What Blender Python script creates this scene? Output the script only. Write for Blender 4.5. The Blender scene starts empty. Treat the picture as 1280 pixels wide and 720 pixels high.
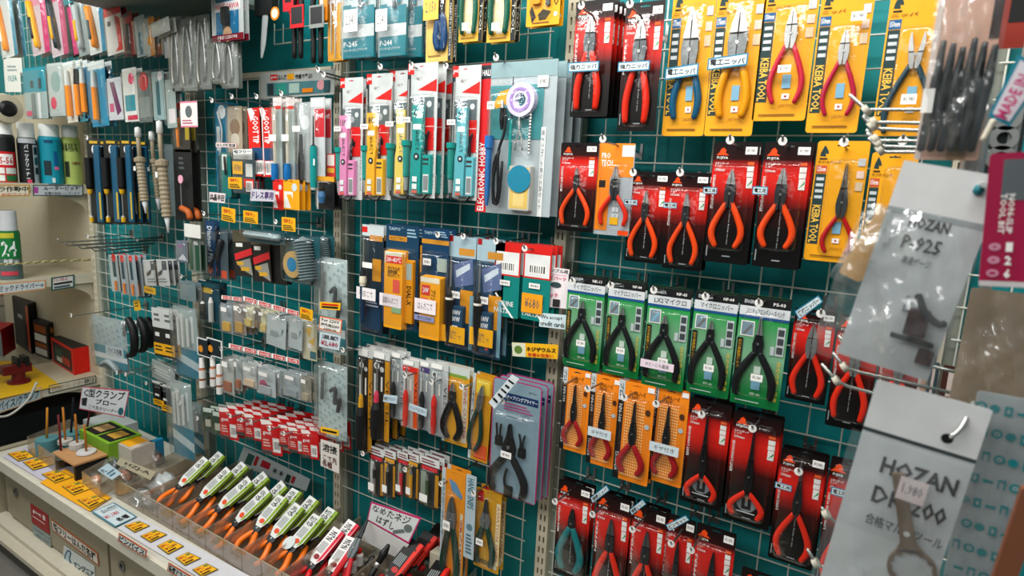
import bpy, math, random
from mathutils import Vector, Matrix
from mathutils.geometry import tessellate_polygon
random.seed(7)
C = bpy.context.scene.collection
sc = bpy.context.scene
PI = math.pi
ZO = 1.9                       # height above the floor of the measured wire of the grid

# ------------------------------------------------------------------ camera
F, YAW, PITCH, ROLL = 768.02, -.54877, .168, .0496
CAM = Vector((-.08452, -1.55666, -.1386 + ZO))
_cy, _sy, _cp, _sp = math.cos(YAW), math.sin(YAW), math.cos(PITCH), math.sin(PITCH)
FW = Vector((_sy*_cp, _cy*_cp, -_sp)); _r0 = Vector((_cy, -_sy, 0)); _u0 = _r0.cross(FW)
RT = math.cos(ROLL)*_r0 + math.sin(ROLL)*_u0; UP = -math.sin(ROLL)*_r0 + math.cos(ROLL)*_u0
cd = bpy.data.cameras.new('camera'); cam = bpy.data.objects.new('camera', cd); C.objects.link(cam)
cd.sensor_width = 36; cd.lens = F*36/1280; cd.clip_start = .02
cam.matrix_world = Matrix(((RT.x, UP.x, -FW.x, CAM.x), (RT.y, UP.y, -FW.y, CAM.y), (RT.z, UP.z, -FW.z, CAM.z), (0, 0, 0, 1)))
cd.dof.use_dof = True; cd.dof.focus_distance = 1.75; cd.dof.aperture_fstop = 4.0
sc.camera = cam
def ray(x, y): return FW + RT*((x-640)/F) - UP*((y-360)/F)
def at(x, y, d):               # the point seen at pixel x, y that stands d in front of the wire grid
    v = ray(x, y); return CAM + v*((-d-CAM.y)/v.y)
def atx(x, y, X): v = ray(x, y); return CAM + v*((X-CAM.x)/v.x)
def atz(x, y, Z): v = ray(x, y); return CAM + v*((Z-CAM.z)/v.z)
def pj(P):
    q = Vector(P)-CAM; w = q.dot(FW); return 640+F*q.dot(RT)/w, 360-F*q.dot(UP)/w
def z_at(X, d, y):             # height of the point over X, d seen at image row y
    a, b = -.5, 3.2
    for _ in range(40):
        m = (a+b)/2
        if pj((X, -d, m))[1] > y: a = m
        else: b = m
    return (a+b)/2

# ------------------------------------------------------------------ light and exposure
def area(name, loc, rot, sx, sy, power, col=(1, 1, 1)):
    l = bpy.data.lights.new(name, 'AREA'); l.shape = 'RECTANGLE'; l.size = sx; l.size_y = sy; l.energy = power; l.color = col
    o = bpy.data.objects.new(name, l); C.objects.link(o); o.location = loc; o.rotation_euler = rot; return o
area('ceiling_lamp', (-.6, -.95, 3.05), (math.radians(22), 0, 0), 1.9, .3, 26, (1, .965, .92))
area('ceiling_lamp', (-3.0, -1.5, 3.15), (math.radians(24), 0, 0), 2.0, .3, 31, (.97, 1, .98))
area('ceiling_lamp', (-1.4, -2.9, 2.9), (math.radians(50), 0, 0), 3.0, .5, 22, (1, .97, .93))
w = bpy.data.worlds.new('world'); sc.world = w; w.use_nodes = True
w.node_tree.nodes['Background'].inputs[0].default_value = (.72, .8, .8, 1); w.node_tree.nodes['Background'].inputs[1].default_value = .15
sc.view_settings.view_transform = 'Standard'; sc.view_settings.look = 'None'; sc.view_settings.gamma = 1
sc.view_settings.use_curve_mapping = False; sc.view_settings.exposure = .7
sc.cycles.max_bounces = 6; sc.cycles.transparent_max_bounces = 24; sc.cycles.transmission_bounces = 4; sc.cycles.glossy_bounces = 3
sc.cycles.use_denoising = True

# ------------------------------------------------------------------ materials
def lin(h):
    h = h.lstrip('#'); v = [int(h[i:i+2], 16)/255 for i in (0, 2, 4)]
    return tuple(c/12.92 if c <= .04045 else ((c+.055)/1.055)**2.4 for c in v)
MATS = {}
def mat(h, rough=.5, metal=0, key=None):
    k = (h, rough, metal)
    if k in MATS: return MATS[k]
    m = bpy.data.materials.new(key or 'paint_'+h.lstrip('#')); m.use_nodes = True; nt = m.node_tree; b = nt.nodes['Principled BSDF']
    c = lin(h); b.inputs['Specular IOR Level'].default_value = .28; b.inputs['Roughness'].default_value = rough; b.inputs['Metallic'].default_value = metal
    n = nt.nodes.new('ShaderNodeTexNoise'); n.inputs['Scale'].default_value = 35; n.inputs['Detail'].default_value = 2
    tc = nt.nodes.new('ShaderNodeTexCoord'); nt.links.new(tc.outputs['Object'], n.inputs['Vector'])
    mx = nt.nodes.new('ShaderNodeMix'); mx.data_type = 'RGBA'; mx.inputs[6].default_value = (*[x*.9 for x in c], 1); mx.inputs[7].default_value = (*[min(1, x*1.08) for x in c], 1)
    nt.links.new(n.outputs['Fac'], mx.inputs[0]); nt.links.new(mx.outputs[2], b.inputs['Base Color'])
    MATS[k] = m; return m
def ramp_mat(name, stops, rough=.3, axis='Z'):
    m = bpy.data.materials.new(name); m.use_nodes = True; nt = m.node_tree; b = nt.nodes['Principled BSDF']; b.inputs['Roughness'].default_value = rough; b.inputs['Specular IOR Level'].default_value = .25
    tc = nt.nodes.new('ShaderNodeTexCoord'); sp = nt.nodes.new('ShaderNodeSeparateXYZ'); cr = nt.nodes.new('ShaderNodeValToRGB')
    nt.links.new(tc.outputs['Generated'], sp.inputs[0]); nt.links.new(sp.outputs[axis], cr.inputs[0]); nt.links.new(cr.outputs[0], b.inputs['Base Color'])
    e = cr.color_ramp.elements
    while len(e) > 1: e.remove(e[0])
    e[0].position = stops[0][0]; e[0].color = (*lin(stops[0][1]), 1)
    for p, h in stops[1:]: x = e.new(p); x.color = (*lin(h), 1)
    return m
def clear_mat(name, tint, base, edge, rough=.08, white=0.0, wc=(.8, .85, .86, 1)):
    # thin clear plastic: mostly see-through, glossy towards grazing angles, wrinkled by a little bump
    m = bpy.data.materials.new(name); m.use_nodes = True; nt = m.node_tree; nt.nodes.clear()
    out = nt.nodes.new('ShaderNodeOutputMaterial'); tr = nt.nodes.new('ShaderNodeBsdfTransparent'); gl = nt.nodes.new('ShaderNodeBsdfGlossy')
    tr.inputs[0].default_value = (*tint, 1); gl.inputs['Roughness'].default_value = rough; gl.inputs[0].default_value = (.9, .9, .9, 1)
    lw = nt.nodes.new('ShaderNodeLayerWeight'); lw.inputs[0].default_value = .35
    mr = nt.nodes.new('ShaderNodeMapRange'); mr.inputs[3].default_value = base; mr.inputs[4].default_value = edge
    nt.links.new(lw.outputs['Facing'], mr.inputs[0]); mx = nt.nodes.new('ShaderNodeMixShader')
    nt.links.new(mr.outputs[0], mx.inputs[0]); nt.links.new(tr.outputs[0], mx.inputs[1]); nt.links.new(gl.outputs[0], mx.inputs[2])
    ns = nt.nodes.new('ShaderNodeTexNoise'); ns.inputs['Scale'].default_value = 28; ns.inputs['Detail'].default_value = 3
    tc = nt.nodes.new('ShaderNodeTexCoord'); nt.links.new(tc.outputs['Object'], ns.inputs['Vector'])
    bp = nt.nodes.new('ShaderNodeBump'); bp.inputs['Strength'].default_value = .5; bp.inputs['Distance'].default_value = .01
    nt.links.new(ns.outputs['Fac'], bp.inputs['Height']); nt.links.new(bp.outputs[0], gl.inputs['Normal'])
    last = mx
    if white:
        df = nt.nodes.new('ShaderNodeBsdfDiffuse'); df.inputs[0].default_value = wc; m2 = nt.nodes.new('ShaderNodeMixShader'); m2.inputs[0].default_value = white
        nt.links.new(mx.outputs[0], m2.inputs[1]); nt.links.new(df.outputs[0], m2.inputs[2]); last = m2
    nt.links.new(last.outputs[0], out.inputs[0]); return m
BLIS = clear_mat('blister_plastic', (.98, .98, .98), .007, .35, .12)
BAG = clear_mat('clear_bag_film', (.95, .96, .96), .03, .45, .16, .045)
MILK = clear_mat('milky_film', (.9, .93, .93), .1, .5, .25, .38)
ACRY = clear_mat('smoky_acrylic', (.9, .87, .83), .04, .4, .15, .13, (.62, .53, .42, 1))
FILM = clear_mat('wrinkled_film', (.95, .96, .96), .07, .7, .12, .06)
W_ = mat('f2f0ec'); K_ = mat('151617', .45); STEEL = mat('9a9c9a', .3, .85); CHROME = mat('b4b6b4', .33, .85); DARKST = mat('3b3e40', .38, .7); WIRE = mat('dde0d6', .4)
IVORY = mat('d6cdb6', .5); GREYP = mat('8f9488', .55)

# ------------------------------------------------------------------ mesh builder
TXT = {}
def text_mesh(s, bold=.0):
    k = (s, bold)
    if k not in TXT:
        c = bpy.data.curves.new('t', 'FONT'); c.body = s; c.resolution_u = 1; c.offset = bold; c.space_line = .92
        o = bpy.data.objects.new('t', c); C.objects.link(o); bpy.context.view_layer.update()
        dg = bpy.context.evaluated_depsgraph_get(); m = bpy.data.meshes.new_from_object(o.evaluated_get(dg), depsgraph=dg)
        vs = [(v.co.x, v.co.y) for v in m.vertices]; fs = [tuple(p.vertices) for p in m.polygons]
        x0 = min(v[0] for v in vs); x1 = max(v[0] for v in vs); y0 = min(v[1] for v in vs); y1 = max(v[1] for v in vs)
        TXT[k] = ([((x-x0)/(x1-x0), (y-y0)/(y1-y0)) for x, y in vs], fs)
        bpy.data.objects.remove(o); bpy.data.curves.remove(c); bpy.data.meshes.remove(m)
    return TXT[k]
def catmull(P, n=5):
    out = []; P = [Vector(p) for p in P]; Q = [2*P[0]-P[1]]+P+[2*P[-1]-P[-2]]
    for i in range(1, len(Q)-2):
        for j in range(n):
            t = j/n; a, b, c, d = Q[i-1], Q[i], Q[i+1], Q[i+2]
            out.append(.5*((2*b)+(c-a)*t+(2*a-5*b+4*c-d)*t*t+(3*b-a-3*c+d)*t**3))
    out.append(P[-1]); return out
class MB:
    def __init__(s): s.v = []; s.f = []; s.m = []; s.mats = []; s.sm = []
    def mi(s, m):
        if m not in s.mats: s.mats.append(m)
        return s.mats.index(m)
    def add(s, vs, fs, m, smooth=False):
        o = len(s.v); s.v += [tuple(v) for v in vs]; k = s.mi(m)
        for f in fs: s.f.append(tuple(i+o for i in f)); s.m.append(k); s.sm.append(smooth)
    def box(s, x0, x1, y0, y1, z0, z1, m):
        s.add([(x0, y0, z0), (x1, y0, z0), (x1, y1, z0), (x0, y1, z0), (x0, y0, z1), (x1, y0, z1), (x1, y1, z1), (x0, y1, z1)],
              [(0, 3, 2, 1), (4, 5, 6, 7), (0, 1, 5, 4), (1, 2, 6, 5), (2, 3, 7, 6), (3, 0, 4, 7)], m)
    def rect(s, x0, x1, z0, z1, y, m): s.add([(x0, y, z0), (x1, y, z0), (x1, y, z1), (x0, y, z1)], [(0, 1, 2, 3)], m)
    def quad(s, a, b, c, d, m): s.add([a, b, c, d], [(0, 1, 2, 3)], m)
    def prism(s, pts, yf, yb, m, hole=None, ch=0):     # outline in x, z; front at yf (towards the camera), back at yb
        n = len(pts); loops = [[Vector((x, z, 0)) for x, z in pts]]
        if hole: loops.append([Vector((x, z, 0)) for x, z in hole])
        allp = pts+(hole or []); tr = tessellate_polygon(loops)
        if ch:
            cx = sum(p[0] for p in pts)/n; cz = sum(p[1] for p in pts)/n; k = 1-ch
            fr = [(cx+(x-cx)*k, cz+(z-cz)*k) for x, z in allp]
        else: fr = allp
        N = len(allp); vs = [(x, yf, z) for x, z in fr]+[(x, yb, z) for x, z in allp]
        fs = [tuple(t) for t in tr]+[tuple(N+i for i in reversed(t)) for t in tr]
        for i in range(n): j = (i+1) % n; fs.append((i, j, N+j, N+i))
        if hole:
            h = len(hole)
            for i in range(h): j = (i+1) % h; fs.append((n+i, n+j, N+n+j, N+n+i))
        s.add(vs, fs, m)
    def rrect(s, x0, x1, z0, z1, r, n=3):
        P = []
        for cx, cz, a in ((x1-r, z1-r, 0), (x0+r, z1-r, 90), (x0+r, z0+r, 180), (x1-r, z0+r, 270)):
            for i in range(n+1): t = math.radians(a+90*i/n); P.append((cx+r*math.cos(t), cz+r*math.sin(t)))
        return P
    def disc(s, cx, cz, r, y, m, n=18, rz=None):
        rz = rz or r; s.add([(cx+r*math.cos(2*PI*i/n), y, cz+rz*math.sin(2*PI*i/n)) for i in range(n)], [tuple(range(n))], m)
    def ring(s, cx, cz, r0, r1, yf, yb, m, n=24):
        vs = []
        for i in range(n):
            c, t = math.cos(2*PI*i/n), math.sin(2*PI*i/n)
            vs += [(cx+r0*c, yf, cz+r0*t), (cx+r1*c, yf, cz+r1*t), (cx+r1*c, yb, cz+r1*t), (cx+r0*c, yb, cz+r0*t)]
        fs = []
        for i in range(n):
            a = 4*i; b = 4*((i+1) % n)
            for k in range(4): q = (k+1) % 4; fs.append((a+k, b+k, b+q, a+q))
        s.add(vs, fs, m)
    def tube(s, P, R, m, n=8, flat=1, nseg=5, smooth=True, curve=True):
        P = catmull(P, nseg) if curve else [Vector(p) for p in P]
        if not hasattr(R, '__len__'): R = [R]*len(P)
        elif len(R) != len(P):
            k = len(R)-1; R = [(lambda t: R[min(int(t), k-1)]+(R[min(int(t), k-1)+1]-R[min(int(t), k-1)])*(t-min(int(t), k-1)))(i/(len(P)-1)*k) for i in range(len(P))]
        vs = []; fs = []
        d0 = (P[1]-P[0]).normalized(); a = Vector((0, 1, 0)) if abs(d0.y) < .8 else Vector((1, 0, 0))
        for i, p in enumerate(P):
            d = (P[min(i+1, len(P)-1)]-P[max(i-1, 0)]).normalized(); u = (a-d*a.dot(d)).normalized(); w_ = d.cross(u)
            for k in range(n): t = 2*PI*k/n; vs.append(p+(u*math.cos(t)*flat+w_*math.sin(t))*R[i])
        for i in range(len(P)-1):
            for k in range(n): q = (k+1) % n; fs.append((i*n+k, i*n+q, (i+1)*n+q, (i+1)*n+k))
        e0 = len(vs); vs.append(P[0]-d0*R[0]*.5); e1 = len(vs); vs.append(P[-1]+(P[-1]-P[-2]).normalized()*R[-1]*.6); L = (len(P)-1)*n
        for k in range(n): q = (k+1) % n; fs.append((e0, q, k)); fs.append((e1, L+k, L+q))
        s.add(vs, fs, m, smooth)
    def lathe(s, cx, cy, prof, n=12, sm=True):         # prof: (z, r, material of the band that starts here)
        for (z0, r0, m), (z1, r1, _) in zip(prof, prof[1:]):
            vs = []
            for z, r in ((z0, r0), (z1, r1)): vs += [(cx+r*math.cos(2*PI*i/n), cy+r*math.sin(2*PI*i/n), z) for i in range(n)]
            s.add(vs, [(i, (i+1) % n, n+(i+1) % n, n+i) for i in range(n)], m, sm)
        for (z, r, m) in (prof[0], (prof[-1][0], prof[-1][1], prof[-2][2])):
            if r > 1e-5: s.add([(cx+r*math.cos(2*PI*i/n), cy+r*math.sin(2*PI*i/n), z) for i in range(n)], [tuple(range(n))], m)
    def text(s, t, x0, x1, z0, z1, y, m, rot=0, bold=.0):
        vs, fs = text_mesh(t, bold); out = []
        for u, v in vs:
            if rot == 90: u, v = 1-v, u
            elif rot == -90: u, v = v, 1-u
            out.append((x0+(x1-x0)*u, y, z0+(z1-z0)*v))
        s.add(out, fs, m)
    def obj(s, name, parent=None, M=None):
        me = bpy.data.meshes.new(name); me.from_pydata(s.v, [], s.f)
        for m in s.mats: me.materials.append(m)
        me.polygons.foreach_set('material_index', s.m); me.polygons.foreach_set('use_smooth', s.sm); me.update()
        o = bpy.data.objects.new(name, me); C.objects.link(o); o.parent = parent
        if M is not None: o.matrix_local = M
        return o
def struct(o): o['kind'] = 'structure'; return o
def tag(o, label, cat, group=None):
    o['label'] = label; o['category'] = cat
    if group: o['group'] = group
    return o
def empty(name, loc, label, cat, group=None, rot=(0, 0, 0)):
    o = bpy.data.objects.new(name, None); o.empty_display_size = .02; C.objects.link(o); o.location = loc; o.rotation_euler = rot; return tag(o, label, cat, group)
def kids(o): return [c for c in ALLKIDS.get(o.name, [])]
def dup(o, off, label, group=None):
    def rec(a, par):
        c = a.copy(); C.objects.link(c); c.parent = par
        for k in a.children: rec(k, c)
        return c
    r = rec(o, None); r.location = o.location+Vector(off); r['label'] = label
    if group: r['group'] = group
    return r

# a pack hanging parallel to the wall: left-top pixel x0,y0, right-top x1, bottom row yb, d in front of the grid
class Pack:
    def __init__(s, name, x0, y0, x1, yb, d, label, cat, group=None, roll=0, yaw=0, card=None, th=.0012, slot=True, r=.004):
        a = at(x0, y0, d); s.W = abs(at(x1, y0, d).x-a.x)/max(.2, math.cos(math.radians(yaw))); X = a.x+s.W/2*math.cos(math.radians(yaw)); s.H = a.z-z_at(X, d, yb); s.d = d
        s.root = empty(name, (X, -d, a.z), label, cat, group, (0, math.radians(roll), math.radians(yaw)))
        s.b = MB(); s.L = 0; W, H = s.W, s.H
        if card is not None:
            hl = None
            if slot:
                sw = min(W*.24, .022); sz = -min(.045*H, .008); sh = .0028
                hl = [(-sw/2, sz-sh), (sw/2, sz-sh), (sw/2, sz), (sw*.15, sz), (0, sz+sh*.9), (-sw*.15, sz), (-sw/2, sz)]
            s.b.prism(s.b.rrect(-W/2, W/2, -H, 0, min(r, W*.2)), 0, th, card, hl)
    def X(s, u): return -s.W/2+u*s.W
    def Z(s, v): return -v*s.H
    def Y(s, k=None):
        if k is None: s.L += 1; k = s.L
        return -.00025-.00012*k
    def r(s, u0, v0, u1, v1, m): s.b.rect(s.X(u0), s.X(u1), s.Z(v1), s.Z(v0), s.Y(), m)
    def t(s, txt, u0, v0, u1, v1, m=None, rot=0, bold=.02): s.b.text(txt, s.X(u0), s.X(u1), s.Z(v1), s.Z(v0), s.Y(), m or K_, rot, bold)
    def lines(s, u0, v0, u1, v1, n, m):                # lines of print too small to read
        for i in range(n):
            a = v0+(v1-v0)*(i+.15)/n; s.r(u0, a, u0+(u1-u0)*(.78+.2*((i*7) % 3)/2), a+(v1-v0)*.5/n, m)
    def bars(s, u0, v0, u1, v1, m=None, n=12):         # a barcode
        s.r(u0, v0, u1, v1, W_); y = s.Y()
        for i in range(n):
            a = u0+(u1-u0)*(.06+.88*i/n); s.b.rect(s.X(a), s.X(a+(u1-u0)*.88/n*random.uniform(.3, .7)), s.Z(v1-(v1-v0)*.15), s.Z(v0+(v1-v0)*.15), y, m or K_)
    def disc(s, u, v, r, m, rz=None): s.b.disc(s.X(u), s.Z(v), r*s.W, s.Y(), m, 20, (rz or r)*s.W)
    def card(s, name='backing_card'): return s.b.obj(name, s.root)
    def sticker(s, u0, v0, u1, v1, y=-.0135, m=None, txt='¥1,980', name='price_sticker'):
        b = MB(); x0, x1, z0, z1 = s.X(u0), s.X(u1), s.Z(v1), s.Z(v0); b.box(x0, x1, y, y+.0003, z0, z1, m or W_)
        if txt: b.text(txt, x0+(x1-x0)*.15, x1-(x1-x0)*.15, z0+(z1-z0)*.25, z1-(z1-z0)*.25, y-.0003, mat('5a5a60'), 0, .0)
        return b.obj(name, s.root)
    def blister(s, u0, v0, u1, v1, dep=.012, m=None, name='blister', ins=.12, ch=.0):
        b = MB(); x0, x1, z0, z1 = s.X(u0), s.X(u1), s.Z(v1), s.Z(v0); r = min(.012, (x1-x0)*.3)
        o = b.rrect(x0, x1, z0, z1, r, 3); i = min((x1-x0), (z1-z0))*ins; q = b.rrect(x0+i, x1-i, z0+i, z1-i, r*.8, 3); n = len(o)
        vs = [(x, -.0006, z) for x, z in o]+[(x, -dep*.7, z) for x, z in [(p[0]*.7+g[0]*.3, p[1]*.7+g[1]*.3) for p, g in zip(o, q)]]+[(x, -dep, z) for x, z in q]
        fs = [(k*n+a, k*n+(a+1) % n, (k+1)*n+(a+1) % n, (k+1)*n+a) for k in (0, 1) for a in range(n)]+[tuple(2*n+a for a in range(n))]
        b.add(vs, fs, m or BLIS, True); return b.obj(name, s.root)
def clipz(P, z, above):
    out = []
    for i in range(len(P)):
        a, b = P[i], P[(i+1) % len(P)]; ia = (a[1] >= z) == above; ib = (b[1] >= z) == above
        if ia: out.append(a)
        if ia != ib: t = (z-a[1])/(b[1]-a[1]); out.append((a[0]+(b[0]-a[0])*t, z))
    return out
JAW = {'nipper': [(.03, 1), (.22, .96), (.6, .68), (.9, .32), (1, 0), (.85, -.35), (.5, -.62), (.1, -.6), (.03, -.2)],
       'long': [(.05, 1), (.2, .985), (.42, .5), (.85, .12), (1, -.05), (.85, -.28), (.5, -.42), (.1, -.42), (.03, -.2)],
       'micro': [(.03, 1), (.2, .97), (.5, .55), (.7, .3), (.8, 0), (.75, -.4), (.5, -.6), (.1, -.6), (.03, -.2)],
       'blunt': [(.03, 1), (.5, .98), (.8, .75), (1, .3), (1.02, 0), (.85, -.35), (.5, -.62), (.1, -.6), (.03, -.2)]}
def pliers(root, cx, zt, zp, ze, w, hw, ew, kind, tip, body, grip, r, y=-.007, cut=.35, ang=0, name='pliers', grip2=None, gap=0.0, rod=None):
    # tip / pivot / handle-end heights, half jaw width w, handle bulge hw and end ew (half widths)
    w *= 1.18; r *= 1.2
    M = Matrix.Translation((cx, 0, zp)) @ Matrix.Rotation(math.radians(ang), 4, 'Y') @ Matrix.Translation((-cx, 0, -zp))
    b = MB(); L = zt-zp; t = .0035
    for s_ in (1, -1):
        P = [(cx+s_*(x*w+gap*L*max(0, z)), zp+z*L) for x, z in JAW[kind]]
        if s_ < 0: P = P[::-1]
        up = clipz(P, zp+cut*L, True); lo = clipz(P, zp+cut*L, False)
        b.prism(up, y-t, y+t, tip, None, .10); b.prism(lo, y-t*1.15, y+t*1.15, body, None, .06)
    b.lathe(0, 0, [(0, w*.26, STEEL), (.0022, w*.22, STEEL)], 12); n = 24
    for i in range(len(b.v)-n*2, len(b.v)):
        x, yy, z = b.v[i]; b.v[i] = (cx+x, y-t*1.1-z, zp+yy)
    o = b.obj(name, root, M); D = zp-.35*L-ze; z0 = zp-.35*L
    for s_ in (1, -1):
        h = MB()
        g_ = hw-w*.5
        P = [(cx+s_*w*.45, y, z0), (cx+s_*(w*.5+g_*.22), y, z0-.14*D), (cx+s_*(w*.5+g_*.62), y, z0-.36*D), (cx+s_*(w*.5+g_*.94), y, z0-.6*D), (cx+s_*(hw*.8+ew*.2), y, z0-.8*D), (cx+s_*ew, y, ze)]
        h.tube(P, [r*.75, r*.95, r*1.02, r*1.08, r*1.05, r*.85], grip if (s_ > 0 or not grip2) else grip2, 8, .8, 4)
        h.obj('handle', o)
    return o
# long peg hooks: tip pixel px,py at reach L from the grid
def hook(px, py, L, label, group=None, disc=True, dz=.08, double=False, r=.0026, dm=None, clip=True):
    p = at(px, py, L); z1 = p.z; z0 = p.z-dz*L
    root = empty('peg_hook', (p.x, 0, z0), label, 'hook', group)
    b = MB(); m = STEEL
    b.tube([(0, 0, 0), (0, -L+.012, (z1-z0)-.01), (0, -L, (z1-z0)+.004)], r, m, 6, 1, 1, curve=False)
    if double: b.tube([(0, 0, .028), (0, -L+.03, (z1-z0)+.012)], r*.8, m, 6, 1, 1, curve=False)
    b.obj('rod', root)
    if disc:
        q = MB(); q.lathe(0, 0, [(0, .0085, dm or W_), (.0015, .0085, dm or W_)], 14)
        M = Matrix.Translation((0, -L+.009, (z1-z0)-.006)) @ Matrix.Rotation(PI/2, 4, 'X'); q.obj('end_cap', root, M)
    if clip:
        q = MB(); 
        for s_ in (-1, 1): q.box(s_*.011-.0035, s_*.011+.0035, -.004, .004, -.02, .02, STEEL)
        q.box(-.014, .014, -.005, -.002, -.016, -.004, STEEL); q.obj('clip', root)
    return root
# a printed sign: four pixel corners (tl, tr, br, bl) at distance d, all on one upright plane parallel to the wall
def sign(name, tl, tr, br, bl, d, label, cat, base, items, border=None, bw=.06, th=.0015, plane='d', group=None, cam_side=None):
    f = {'d': at, 'x': atx, 'z': atz}[plane]; P = [f(*q, d) for q in (tl, tr, br, bl)]
    n = (P[1]-P[0]).cross(P[3]-P[0]).normalized()
    if n.dot(CAM-P[0]) < 0: n = -n
    o = P[0].copy(); Q = [p-o for p in P]
    def U(u, v, k=0): a = Q[0].lerp(Q[1], u); b_ = Q[3].lerp(Q[2], u); return a.lerp(b_, v)+n*(th*.5+k*.0004)
    b = MB(); fr = [U(0, 0), U(1, 0), U(1, 1), U(0, 1)]; bk = [x-n*th for x in fr]
    b.add(fr+bk, [(0, 3, 2, 1), (4, 5, 6, 7), (0, 1, 5, 4), (1, 2, 6, 5), (2, 3, 7, 6), (3, 0, 4, 7)], border or base)
    k = 1
    if border:
        w_ = (Q[1]-Q[0]).length; h_ = (Q[3]-Q[0]).length; bu = bw*min(w_, h_)/w_; bv = bw*min(w_, h_)/h_
        b.quad(U(bu, bv, k), U(1-bu, bv, k), U(1-bu, 1-bv, k), U(bu, 1-bv, k), base); k += 1
    for it in items:
        if it[0] == 'r': _, u0, v0, u1, v1, m = it; b.quad(U(u0, v0, k), U(u1, v0, k), U(u1, v1, k), U(u0, v1, k), m)
        elif it[0] == 't':
            _, s_, u0, v0, u1, v1, m, *e = it; vs, fs = text_mesh(s_, e[0] if e else .02); b.add([U(u0+(u1-u0)*x, v1+(v0-v1)*y, k) for x, y in vs], fs, m)
        elif it[0] == 'o': _, u, v, ru, rv, m = it; b.add([U(u+ru*math.cos(2*PI*i/16), v+rv*math.sin(2*PI*i/16), k) for i in range(16)], [tuple(range(16))], m)
        elif it[0] == 'p': _, pts, m = it; b.add([U(u, v, k) for u, v in pts], [tuple(range(len(pts)))], m)
        k += 1
    ob = b.obj(name, None); ob.location = o
    return tag(ob, label, cat, group)
# ------------------------------------------------------------------ general packs: card, print and what is mounted on it
def H_(h): return h if not isinstance(h, str) else mat(h, .42)
def short(label):
    w = label.replace(',', '').split(' ')[:12]
    while w[-1] in ('the', 'a', 'and', 'of', 'with', 'in', 'its', 'to', 'beside', 'between', 'on', 'by', 'whose', 'from', 'across'): w.pop()
    return 'twin behind the '+' '.join(w)
def stackup(p, back, step, bl, group):
    dep = max([0]+[-v.co.y-(-0) for o in p.root.children_recursive if o.type == 'MESH' for v in o.data.vertices])
    sy = max(step[1], dep+.0035); n = min(back, int((p.d-.006)/sy))
    if n < back and p.d > .02 and n == 0 and dep+.004 < p.d: n = 1
    g = group or p.root.get('group') or ' '.join(p.root['label'].split(',')[0].split(' ')[:6])+' stack'
    if n: p.root['group'] = g
    for i in range(n): dup(p.root, (step[0]*(i+1), sy*(i+1), step[2]*(i+1)), bl, g)
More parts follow.
